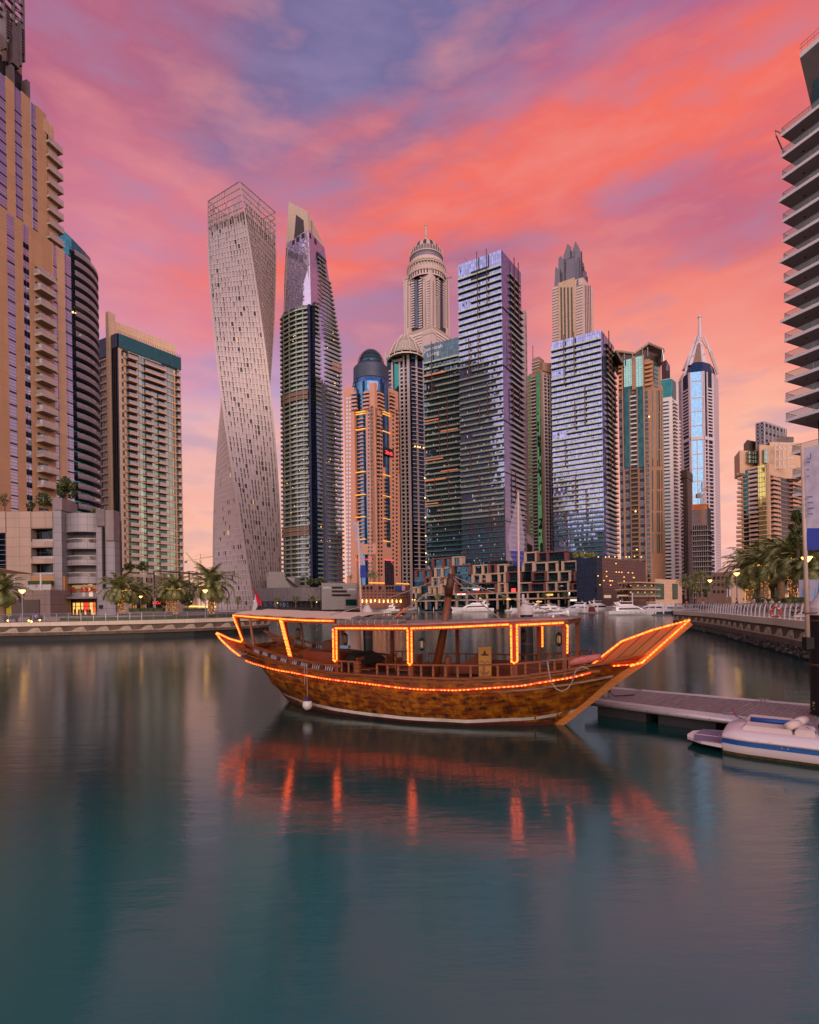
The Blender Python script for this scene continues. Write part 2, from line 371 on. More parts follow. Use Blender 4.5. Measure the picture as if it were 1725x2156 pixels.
quay(right_c[2:-1], 'curving quay wall with wave reliefs and oyster crust on the right bank')
# rocks and oysters crusting the foot of the right wall
mb = MB(); rr = random.Random(3)
for p, t in resample(right_c[3:-2], .11):
    n = Vector((t.y, -t.x))
    for k in range(3):
        z = rr.uniform(.15, .8); s_ = rr.uniform(.05, .13); c = Vector((p.x+n.x*(rr.uniform(-.1, .25)+(.8-z)*.3), p.y+n.y*(rr.uniform(-.1, .25)+(.8-z)*.3), z))
        ax = [Vector([rr.gauss(0, 1) for _ in range(3)]).normalized()*s_ for _ in range(3)]; b0 = len(mb.v)
        for e in (ax[0], ax[1], -ax[0], -ax[1], ax[2], -ax[2]): mb.v.append(tuple(c+e))
        for a_, b_, c_ in ((0, 1, 4), (1, 2, 4), (2, 3, 4), (3, 0, 4), (1, 0, 5), (2, 1, 5), (3, 2, 5), (0, 3, 5)): mb.face((b0+a_, b0+b_, b0+c_))
o = mb.build('rocks', solid('oyster crust', '5E5450', .8, var=.6, scale=5)); struct(o, 'stuff')
# plaza levels behind both promenades
mb = MB(); mb.prism([(-150, 90), (-60, 84), (-44, 86), (-36, 96), (-38, 112), (-62, 160), (-150, 300)], GL+.004, 3.2); struct(mb.build('plaza', PAVE))
mb = MB(); mb.prism([(-50, 80.5), (-42, 82), (-37, 86), (-35.5, 92), (-38, 95), (-43, 88), (-60, 86.5)], GL+.008, 2.98); mb.prism([(-36.5, 94), (-33.5, 93), (-33, 99), (-37, 108), (-41, 110)], GL+.008, 2.98)
struct(mb.build('lawn', LAWN))
# ---------------------------------------------------------------- railings
STEEL = solid('brushed steel rail', '8E8C96', .35, .7, var=.08)
def railing(pts, label, step, h=1.22, lean=-.28, rails=7):
    r = root('railing', label, 'railing', (pts[0][0], pts[0][1], GL))
    def arc(p, n, k): # curved post, bottom pushed to the water
        a = k*1.15; return Vector((p.x+n.x*(.05+lean*(1-math.cos(a))), p.y+n.y*(.05+lean*(1-math.cos(a))), GL+h*math.sin(a)/math.sin(1.15)))
    ps = resample(pts, step)
    for p, t in ps:
        n = Vector((t.y, -t.x)); mb = MB()
        q = [arc(p, n, k/5) for k in range(6)]
        for i in range(5): mb.bar(q[i], q[i+1], .10, .05, up=(t.x, t.y, 0))
        mb.build('rail_post', STEEL, r)
    fine = resample(pts, 1.0)
    for j in range(rails):
        k = (j+1)/rails; mb = MB(); mb.tube([arc(p, Vector((t.y, -t.x)), k) for p, t in fine], .034 if j == rails-1 else .016, 5); mb.build('rail', STEEL, r, smooth=True)
    return r
railing(left_c[1:11], 'long curved steel railing along the left bank promenade', 1.55)
railing(right_c[3:-1], 'curving steel railing with a life ring hung on it along the right bank', 1.3)
railing(far_c[:5], 'thin distant railing along the far shore quay', 4.0, rails=3)
# ================================================================= towers: helpers
def _q(F, x, y):
    r = ray(x, y)[0]; a, b = F.ed(F.A, 60), F.ed(F.B, 60); d = b-a; return (r*a.y-a.x)/(d.x-r*d.y)
def _z(F, x, y):
    q = _q(F, x, y); a, b = F.ed(F.A, 60), F.ed(F.B, 60); return CZ+ray(x, y)[1]*(a.y+(b.y-a.y)*q)
Face.q = _q; Face.z = _z
def fb(mb, F, x0, y0, x1, y1, t0, t1, n=1):
    """a box on facade F covering the photo rectangle x0,y0 (upper left) .. x1,y1"""
    ym, xm = (y0+y1)/2, (x0+x1)/2
    return mb.fbox(F, F.q(x0, ym), F.q(x1, ym), F.z(xm, y1), F.z(xm, y0), t0, t1, n)
def tower(name, label, C, L, Rr, Yc, mat, base=GL, cat='tower', top=None, part='glass_wall'):
    pc = P(*C, Yc); z = pc.z; pl = P(*L, depth(*L, z)); pr = P(*Rr, depth(*Rr, z))
    r = root(name, label, cat, (pc.x, pc.y, base)); a, b = (pl-pc).xy, (pr-pc).xy
    print('TOWER', label[:28], 'w', round(a.length), round(b.length), 'ang', round(math.degrees(a.angle(b))), 'h', round(z))
    FL = Face((pl.x, pl.y), (pc.x, pc.y)); FR = Face((pc.x, pc.y), (pr.x, pr.y))
    poly = [(pl.x, pl.y), (pc.x, pc.y), (pr.x, pr.y), (pl.x+pr.x-pc.x, pl.y+pr.y-pc.y)]
    MB().prism(poly, base, z).build(part, mat, r)
    return r, FL, FR, z, poly
def zz(z0, z1, n): return [z0+(z1-z0)*i/n for i in range(n)]
def shrink(poly, k): c = sum((Vector(p) for p in poly), Vector((0, 0)))/len(poly); return [tuple(c+(Vector(p)-c)*k) for p in poly]
DOTM = emit('warm balcony lamp', (1, .55, .18), 5)
def lit_dots(F, r, spots, name='balcony_light', t=.9, s=.35):
    for q, z in spots: 
        c = F.p(q, z, t); MB().sphere((c[0], c[1], c[2]), s, 6, 1, 4).build(name, DOTM, r)
def text(body, size, mat, loc, rotz=0., parent=None, name='lettering', depth_=.05, ext=None, tilt=0., align='LEFT'):
    cu = bpy.data.curves.new('t', 'FONT'); cu.body = body; cu.size = size; cu.extrude = depth_; cu.align_x = align
    ob = bpy.data.objects.new('t', cu); COL.objects.link(ob); dg = bpy.context.evaluated_depsgraph_get(); dg.update()
    me = bpy.data.meshes.new_from_object(ob.evaluated_get(dg)); bpy.data.objects.remove(ob)
    me.transform(Matrix.Rotation(R(90), 4, 'X')); me.transform(Matrix.Rotation(rotz, 4, 'Z'))
    if ext: me.transform(Matrix.Scale(ext, 4, (math.cos(rotz), math.sin(rotz), 0)))
    me.transform(Matrix.Translation(Vector(loc)-Vector(parent['_o'] if parent else (0, 0, 0)))); me.materials.clear(); me.materials.append(mat)
    o = bpy.data.objects.new(name, me); COL.objects.link(o)
    if parent: o.parent = parent
    return o
def ftext(body, size, mat, F, q, z, t, parent, ext=None, name='lettering'):
    a, b = F.p(0, z, 0), F.p(1, z, 0); ang = math.atan2(b[1]-a[1], b[0]-a[0]); p = F.p(q, z, t)
    return text(body, size, mat, p, ang, parent, name, ext=ext)
# materials of the skyline
G_LAV = glass('lavender coated glass', 'C6BCD8', 1.3, 1.6, .035, wob=.012, dark=.25)
G_GATE = glass('blue lavender apartment glass', '9098C8', 1.5, 3.1, .06, wob=.016, dark=.55)
G_DARK = glass('dark teal glass', '1F5058', 1.5, 3.2, .06, wob=.012, dark=.6)
G_TEAL = glass('teal curtain glass', '2E7C7C', 1.4, 1.7, .05, wob=.01, dark=.3)
G_BLUE = glass('blue curtain glass', '4E7AA6', 1.5, 1.8, .05, wob=.012, dark=.5)
G_NAVY = glass('navy glass', '18243E', 1.5, 3.3, .06, wob=.01, dark=.4)
G_GRN = glass('green glass', '3E6E48', 1.6, 3.2, .08, wob=.02, dark=.5)
G_CYAN = glass('pale cyan glass', '86B2AC', 1.6, 1.6, .07, wob=.008, dark=.2)
G_BRWN = glass('dusky window glass', '6E6676', 1.4, 3.2, .08, wob=.015, dark=.7)
WIN = glass('dark window pane', '4A5660', 1.1, 1.3, .05, wob=.02, dark=.8)
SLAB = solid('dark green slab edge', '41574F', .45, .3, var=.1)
SLABB = solid('blue slab edge', '2C6C84', .4, .3, var=.1)  # bluer tone for slab edges of the lower floors
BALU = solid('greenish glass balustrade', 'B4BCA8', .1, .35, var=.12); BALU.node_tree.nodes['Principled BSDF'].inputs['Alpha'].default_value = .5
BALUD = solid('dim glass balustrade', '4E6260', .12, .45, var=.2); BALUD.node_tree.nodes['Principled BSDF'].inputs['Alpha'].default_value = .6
RUST = solid('rust coloured steel fin', '5A2A1E', .5, .3, var=.15)
TAN = panels('tan precast cladding', 'B98C66', 2.2, 3.3, .03, .7, .05, .25)
TANL = panels('light tan cladding', 'C6A084', 1.8, 1.6, .03, .65, .05, .15)
WHT = panels('white cladding', 'CFC3C4', 1.8, 1.7, .03, .5, .05, .15)
GREYC = solid('grey concrete', '7C7272', .75, var=.15, dirt=.3)
DARKM = solid('dark metal', '2A2628', .45, .5)
BEIGE = solid('beige render', 'B6A091', .7, var=.08, dirt=.2)
# ================================================================= three balcony towers of one scheme
def gate(label, C, L, Rr, Yc, n, y_first, strip_px, fins, bluefrom, gm=None):
    r, FL, FR, z, poly = tower('apartment_tower', label, C, L, Rr, Yc, gm or G_GATE)
    zt = FL.z(L[0]+1, y_first); zb = GL+16; clut = MB()
    for k in range(n):
        t = k/n; zk = zt-(zt-zb)*(t*1.18 - .18*t*t)/1.0   # upper storeys are a little taller
        mb = MB(); special = (k*7+3) % 9 == 0
        h = .38; qe = .99; q0 = 0.
        if k % 11 == 4: q0 = .30
        mb.m = 0; mb.fbox(FL, q0, qe, zk-h, zk, .02, 1.75 if special else 1.45); mb.m = 1; mb.fbox(FL, q0, qe, zk, zk+1.12, 1.38, 1.44)
        if strip_px:
            qs = FR.q(strip_px, C[1]+40)
            mb.m = 0; mb.fbox(FR, qs, 1.03 if k > 3 else .9, zk-h, zk, .02, 1.5); mb.m = 1; mb.fbox(FR, qs, 1.03 if k > 3 else .9, zk, zk+1.12, 1.4, 1.46)
            if special: mb.m = 0; mb.fbox(FR, -.02, qs, zk-h, zk-.1, .02, .6)
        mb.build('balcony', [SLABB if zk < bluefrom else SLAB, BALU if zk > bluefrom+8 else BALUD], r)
        # doors, curtains and clutter behind the balustrades
        mb = clut
        for j in range(5):
            q = random.uniform(.03, .95); mb.m = random.choice([0, 0, 1]); mb.fbox(FL, q, q+.018, zk, zk+2.2, .01, .09)
        for j in range(6):
            q = random.uniform(.03, .95); mb.m = 2; mb.fbox(FL, q, q+.02, zk, zk+random.uniform(.6, 1.5), .5, 1.0)
    struct(clut.build('balcony_clutter', [DARKM, solid('pale curtain', 'CFC0C4', .8), solid('balcony clutter', '4B4440', .8, var=.5)], r), 'stuff')
    for (F, x, y0, y1) in fins:
        Ff = FL if F == 'L' else FR; mb = MB(); q = Ff.q(x, (y0+y1)/2); mb.fbox(Ff, q-.006, q+.006, Ff.z(x, y1), Ff.z(x, y0), 1.5, 2.1)
        mb.build('fin', RUST, r)
        if F == 'L': mb = MB(); mb.fbox(Ff, q+.02, q+.034, Ff.z(x, y1), Ff.z(x, y0)-4, 0.02, .5); mb.build('dark_slot', DARKM, r)
    return r, FL, FR, z, poly, zt, zb
r, FL, FR, z, poly, zt, zb = gate('tallest lavender glass balcony tower with rust fins rising above its roof edge', (1055.6, 525.2), (964.5, 558.3), (1097, 574), 385, 55, 592, 1071,
    [('L', 1007, 532, 672), ('L', 1027, 526, 644), ('R', 1079, 545, 660), ('R', 1088, 556, 690), ('L', 990, 714, 801), ('L', 1009, 697, 778), ('R', 1072, 700, 778), ('R', 1081, 716, 760),
     ('L', 1029, 812, 879), ('L', 1012, 847, 893), ('L', 993, 943, 990), ('L', 1034, 950, 1005), ('R', 1077, 818, 884), ('R', 1090, 818, 884), ('L', 1012, 1000, 1050), ('L', 1034, 1060, 1120), ('R', 1082, 990, 1060), ('L', 996, 1095, 1135)], 60)
G_T = MB(); fb(G_T, FL, 992, 567, 1027, 586, .03, .4); G_T.build('roof_loggia', G_NAVY, r)
mb = MB(); q = FL.q(969, 570); zc = FL.z(969, 571)
for i in range(10):   # blue leaf emblem
    a = i/9; w_ = .010*math.sin(math.pi*a)+.001; mb.fbox(FL, q+.008*math.sin(a*5)-w_, q+.008*math.sin(a*5)+w_, zc-3+6*a, zc-3+6*a+.7, .03, .12)
mb.build('emblem', solid('blue emblem', '1E4F7E', .4), r)
mb = MB(); c = FL.p(.18, z, -1.5); mb.bar(c, (c[0], c[1], z+3.2), .12, .12); mb.bar((c[0], c[1], z+2.4), (c[0]-1.4, c[1], z+4.6), .1, .1); mb.bar((c[0], c[1], z+2.4), (c[0]+.9, c[1], z+5), .1, .1); mb.build('antenna', DARKM, r)
lit_dots(FL, r, [(.35, 40), (.6, 33), (.82, 22), (.12, 22), (.3, 21.6), (.55, 22)])
# its lower neighbour on the left with the sign
r, FL, FR, z, poly, zt, zb = gate('dark teal glass balcony tower left of the tallest lavender one with white script sign', (976, 706.5), (892, 728.5), (990, 716), 410, 42, 768, None,
    [('L', 911, 722, 838), ('L', 944, 832, 950), ('L', 927, 862, 960), ('L', 917, 1000, 1040), ('L', 932, 1045, 1100), ('L', 946, 965, 1052)], 60, glass('reflection darkened apartment glass', '4E6272', 1.5, 3.1, .06, wob=.014, dark=.6))  # darker tint stands in for the dark reflection on this facade
ftext('Jumeirah\n  Living', 4.6, solid('white sign letters', 'D8D8DC', .5), FL, FL.q(893.5, 735), FL.z(894, 741), .06, r, ext=1.0)
for (x0, y, x1) in ((895, 788, 940), (895, 885, 925), (930, 905, 966), (897, 967, 935), (897, 1010, 940), (930, 990, 966), (897, 1060, 925)):
    mb = MB(); fb(mb, FL, x0, y, x1, y+2.2, 1.5, 1.9); mb.build('trim_band', emit('warm strip trim', (1, .22, .06), .25, (.4, .12, .05)), r)
lit_dots(FL, r, [(.0, zz_) for zz_ in (108, 92, 76, 61, 47, 40)], t=1.6, s=.5)
# the third one, to the right
r, FL, FR, z, poly, zt, zb = gate('bright lavender glass balcony tower in front of the spiked crown tower', (1265.8, 694.1), (1160.6, 722), (1293.5, 730), 345, 46, 741, 1274,
    [('L', 1189, 707, 815), ('L', 1210, 701, 791), ('R', 1277, 699, 786), ('R', 1283, 727, 788), ('L', 1233, 811, 897), ('L', 1212, 846, 905), ('R', 1291, 816, 890), ('R', 1284, 820, 905), ('L', 1192, 930, 985), ('L', 1214, 1000, 1080), ('L', 1236, 1030, 1105), ('L', 1192, 1080, 1150), ('R', 1288, 905, 985), ('R', 1282, 950, 1040)], 58)
lit_dots(FL, r, [(.3, 62), (.6, 40)])
# ================================================================= twisted tower
def twisted():
    H0, Yc = GL, 470.; cx, cy = ray(523, 1277)[0]*Yc, Yc; r = root('twisted_tower', 'pale spiral tower turning through ninety degrees with an open lattice crown', 'tower', (cx, cy, H0))
    ztop = P(508, 384, 443).z; zcr = P(508, 462, 443).z; half = 40.5/2*1.0; K = 76
    def ang(z): return R(28 - 104*(z-H0)/(ztop-H0))   # angle of one corner
    def cor(z, k, o=0.): a = ang(z)+k*math.pi/2; rr_ = (half+o)*math.sqrt(2); return Vector((cx+rr_*math.cos(a), cy+rr_*math.sin(a), z))
    class TF:
        def __init__(s, k): s.k = k; s.w = half*2
        def p(s, q, z, t=0.):
            a, b = cor(z, s.k), cor(z, s.k+1); d = (b-a).normalized(); n = Vector((d.y, -d.x, 0)); v = a+(b-a)*q+n*t; return tuple(v)
    Fs = [TF(k) for k in range(4)]
    zs = [H0+(zcr-H0)*i/K for i in range(K+1)]
    MB().loft([[cor(z, k, -.35) for k in range(4)] for z in zs]).build('glass_wall', solid('bronze grey glass', '463E44', .25, .3, var=.3, scale=.15), r)
    FR_ = panels('pale metal fins', 'A89898', 3, 3, .02, .45, .04, .1, metal=.35)
    for i, z in enumerate(zs):   # floor bands
        mb = MB(); 
        for F in Fs: mb.fbox(F, 0, 1, z-.32, z+.32, -.3, .45)
        mb.build('floor_band', FR_, r)
    NB = 14
    for F in Fs:                 # columns that climb with the twist
        for j in range(NB+1):
            mb = MB(); q = j/NB; wq = .011 if j not in (0, NB) else .022
            for a, b in zip(zs[:-1], zs[1:]):
                P8 = [F.p(q-wq, a, .5), F.p(q+wq, a, .5), F.p(q+wq, a, -.3), F.p(q-wq, a, -.3), F.p(q-wq, b, .5), F.p(q+wq, b, .5), F.p(q+wq, b, -.3), F.p(q-wq, b, -.3)]; mb.hexa(P8)
            mb.build('column', FR_, r)
    PP = solid('pale screen panel', 'A4969C', .5, .3, var=.08, scale=.2); pale = MB(); blk = MB(); litw = MB()
    for F in Fs:                 # screens: most bays half closed, some open and dark
        for i in range(K):
            for j in range(NB):
                z0, z1 = zs[i]+.3, zs[i+1]-.3; q0, q1 = j/NB+.011, (j+1)/NB-.011; qm = q0+(q1-q0)*random.choice([.45, .5, .6]); rnd = random.random(); up = i/K
                if rnd < .045+.05*(1-up): mb = blk
                else: mb = pale
                def slab_(mb, a, b, t=.12): mb.hexa([F.p(a, z0, t), F.p(b, z0, t), F.p(b, z0, -.25), F.p(a, z0, -.25), F.p(a, z1, t), F.p(b, z1, t), F.p(b, z1, -.25), F.p(a, z1, -.25)])
                if mb is pale:
                    slab_(pale, q0, qm)
                    if random.random() < .12+.6*up: slab_(pale, qm+.004, q1, .0)
                else: slab_(blk, q0, q1, -.1)
                if random.random() < .004: slab_(litw, q0, qm, .2)
    struct(pale.build('screen_panels', PP, r), 'stuff'); struct(blk.build('dark_openings', solid('dark opening', '17161A', .5), r), 'stuff')
    struct(litw.build('lit_windows', emit('warm window', (1, .5, .15), .9), r), 'stuff')
    # lattice crown
    zc = [zcr+(ztop-zcr)*t for t in (0, .16, .33, .5, .66, .83, 1.)]
    mb = MB(); mb.loft([[cor(z, k, -3.2) for k in range(4)] for z in (zcr, zc[2])]); mb.build('plant_room', solid('warm grey louvres', '756660', .6), r)
    for F in Fs:
        mb = MB()
        for i, z in enumerate(zc): mb.tube([F.p(q/8, z, .2) for q in range(9)], .36 if i < 6 else .5, 4)
        for i in range(6):
            for j in range(NB+1):
                if i > 2 and random.random() < .12 and j not in (0, NB): continue
                q = j/NB+random.uniform(-.01, .01)*(j not in (0, NB)); mb.bar(F.p(q, zc[i], .2), F.p(q, zc[i+1], .2), 1.0 if j % 2 == 0 else .6, .4)
                if i < 3 and j < NB and random.random() < .5: 
                    P_ = [F.p(q+.02, zc[i], .1), F.p(q+.05, zc[i], .1), F.p(q+.05, zc[i], 0), F.p(q+.02, zc[i], 0), F.p(q+.02, zc[i+1], .1), F.p(q+.05, zc[i+1], .1), F.p(q+.05, zc[i+1], 0), F.p(q+.02, zc[i+1], 0)]; mb.hexa(P_)
        mb.build('crown_lattice', solid('crown steel', '8B7C7C', .5, .4), r)
        mb = MB(); 
        for i in range(6): mb.bar(F.p(.5, zc[i], -1+i*.2), F.p(.5+(.04 if i % 2 else -.03), zc[i+1], -1+(i+1)*.2), .5, .5)
        mb.build('crown_brace', solid('crown steel', '8B7C7C', .5, .4), r)
twisted()
# ================================================================= tapering lavender tower with balconies
def tapered():
    Yc = 455.; lab = 'slender tapering tower of lavender glass above stacked curved balconies'
    eL = edge([(608, 424), (595, 652), (599, 1204)], 472); eC = edge([(648, 441), (656, 636), (662, 1204)], Yc); eR = edge([(690, 576), (716, 735), (722, 1204)], 480)
    eR = edge([(683, 521), (691, 576), (716, 735), (722, 1204)], 478)
    F1, F2 = Face(eL, eC), Face(eC, eR); pc = F1.ed(eC, GL); r = root('tapering_tower', lab, 'tower', (pc.x, pc.y, GL))
    zt1 = P(648, 441, Yc).z; zt0 = P(608, 424, 472).z; zt2 = P(683, 521, 478).z
    def ring(z, zl=None, zr=None):
        a, b, c = F1.ed(eL, z), F1.ed(eC, z), F2.ed(eR, z); d = a+c-b; return [(a.x, a.y, zl or z), (b.x, b.y, z), (c.x, c.y, zr or z), (d.x, d.y, z)]
    zb = F1.z(600, 520); zs = [GL, F2.z(716, 735), F2.z(691, 576), zt2]
    body = [ring(z) for z in zs]; MB().loft(body).build('glass_wall', G_LAV, r)
    # beige screen wall at the summit, slanting up to the left
    top = MB(); a, b = F1.ed(eL, zt2), F1.ed(eC, zt2); a2, b2 = P(608, 424, 472), P(648, 445, Yc); c2 = F2.ed(eR, zt2); back = Vector((6, 26))
    qd = F2.q(663, 520); m0 = Vector(F2.p(qd, zt2, 0)); n2 = F2.n*-22
    top.hexa([(a.x, a.y, zt2), (b.x, b.y, zt2), (m0.x, m0.y, zt2), (m0.x+a.x-b.x, m0.y+a.y-b.y, zt2), tuple(a2), tuple(b2), (m0.x-.6, m0.y, P(657, 455, 460).z), (m0.x+a.x-b.x, m0.y+a.y-b.y, a2.z)])
    top.build('screen_wall', BEIGE, r)
    mb = MB(); q2 = F2.q(666, 500); m1 = Vector(F2.p(q2, zt2, 0)); m2 = Vector(F2.p(1, zt2, 0)); zq = P(676, 484, 470).z
    nb = -F2.n; mb.hexa([(m1.x, m1.y, zt2), (m2.x, m2.y, zt2), (m2.x+nb.x*18, m2.y+nb.y*18, zt2), (m1.x+nb.x*18, m1.y+nb.y*18, zt2), (m1.x, m1.y, zq+2), (m2.x-1.5, m2.y, zq-6), (m2.x+nb.x*18, m2.y+nb.y*18, zq-6), (m1.x+nb.x*18, m1.y+nb.y*18, zq+2)])
    mb.build('screen_wall', BEIGE, r)
    Lg = MB(); Ft = Face([(z_, x_, y_) for z_, x_, y_ in eL], eC)
    def quad(mb, pts, t):  # photo quad on F1
        pp = [Vector(Ft.p(Ft.q(x, y), Ft.z(x, y), 0)) for x, y in pts]; n = Vector((F1.n.x, F1.n.y, 0)); mb.hexa([tuple(v-n*.2) for v in pp]+[tuple(v+n*t) for v in pp])
    quad(Lg, [(611, 502), (639.5, 487), (638, 464), (615, 452)], .25); Lg.build('louvre_panel', glass('dark louvre', '3A302E', .5, .9, .08, metal=.3, rough=.4), r)
    for x0, y0, x1, y1 in ((606.5, 506, 612.5, 515), (618, 499, 626, 509), (632, 492, 640, 502)):
        Lg = MB(); quad(Lg, [(x0, y1+1), (x1, y1-1), (x1, y0-1), (x0, y0+1)], .3); Lg.build('roof_opening', DARKM, r)
    Lg = MB(); fb(Lg, F2, 655, 492, 660, 501, .02, .3); fb(Lg, F2, 674, 503, 680, 513, .02, .3); Lg.build('roof_opening', DARKM, r)
    # tan verticals on the smooth glass
    for q in (.06, .93): mb = MB(); 
    zsm = F1.z(620, 648)
    for q in (.05, .90):
        mb = MB(); st = 10
        for i in range(st):
            a, b = zsm+(zt2-zsm)*i/st, zsm+(zt2-zsm)*(i+1)/st; mb.fbox(F1, q, q+.05, a, b, 0.02, .15)
        mb.build('stone_strip', solid('tan strip', '9A8070', .6), r)
    # lower left: curved balcony stack
    Fb = Face(eL, eC, bulge=3.2); zhi = F1.z(620, 655); n = 62; zlo = GL+12
    back_ = MB(); back_.fbox(Fb, .0, .93, zlo-3, zhi, .0, 1.2, 8); back_.build('recessed_glazing', G_BRWN, r)
    for k, z in enumerate(zz(zlo, zhi, n)[::-1]):
        mb = MB(); mb.m = 0; mb.fbox(Fb, -.035, .93, z-.25, z+.12, 1.0, 3.0, 8); mb.m = 1
        if k not in (18, 19, 47, 48): mb.fbox(Fb, -.035, .93, z+.12, z+1.15, 2.9, 2.97, 8)
        else: mb.m = 2; mb.fbox(Fb, -.02, .93, z+.12, z+3.1, 2.2, 2.6, 8)
        mb.build('balcony', [solid('warm slab edge', '8A7B68', .6), solid('sea green balustrade', '7F9488', .12, .4), solid('brown louvres', '6E5244', .6)], r)
    mb = MB(); 
    for q in (.12, .36, .60, .80): mb.fbox(Fb, q, q+.022, zlo-3, zhi, 1.2, 2.7)
    mb.build('pier', solid('green grey pier', '6E786C', .6), r)
    # dark vertical edge
    mb = MB(); mb.fbox(F1, .93, 1.0, GL+10, F1.z(655, 642), 0.02, 2.6); mb.fbox(F2, 0, .10, GL+10, F1.z(655, 642), .02, 1.2); mb.build('dark_edge', G_NAVY, r)
    # right face: balconies either side of a glass ribbon
    zr = F2.z(700, 590); dk = solid('warm slab edge', '8A7B68', .6); gb = solid('sea green balustrade', '7F9488', .12, .4)
    zsec = F2.z(670, 640)
    for k, z in enumerate(zz(zlo, zt2-14, 78)[::-1]):
        mb = MB()
        def seg(q0, q1, t=1.6):
            mb.m = 0; mb.fbox(F2, q0, q1, z-.25, z+.1, .05, t, 1); mb.m = 1; mb.fbox(F2, q0, q1, z+.1, z+1.15, t-.08, t)
        seg(.62 if z > zsec else .60, 1.03 if z < zr else .84, 1.7); seg(.44, .60, 1.3)
        if z < zsec: m2 = MB(); m2.fbox(F2, .10, .28, z-.25, z+.1, .05, 1.5); m2.m = 1; m2.fbox(F2, .10, .28, z+.1, z+1.15, 1.42, 1.5); m2.build('balcony', [dk, gb], r)
        if k in (24, 25): mb.m = 2; mb.fbox(F2, .66, 1.0, z+.2, z+3, 1.7, 1.9)
        mb.build('balcony', [dk, gb, solid('pinkish louvre', 'A07A70', .6)], r)
    mb = MB(); mb.fbox(F2, .44, 1., zlo-3, zt2-12, .01, .3); mb.build('recessed_glazing', G_DARK, r)
    mb = MB(); mb.fbox(F2, .10, .28, zlo-3, zsec, .01, .3); mb.build('recessed_glazing', G_DARK, r)
    lit_dots(F2, r, [(random.choice([.2, .5, .55, .75, .85, .95]), random.uniform(40, zt2-60)) for _ in range(26)], t=1.9, s=.24)
    lit_dots(Fb, r, [(random.uniform(.2, .9), random.uniform(80, zhi-3)) for _ in range(12)], t=3.2, s=.24)
tapered()
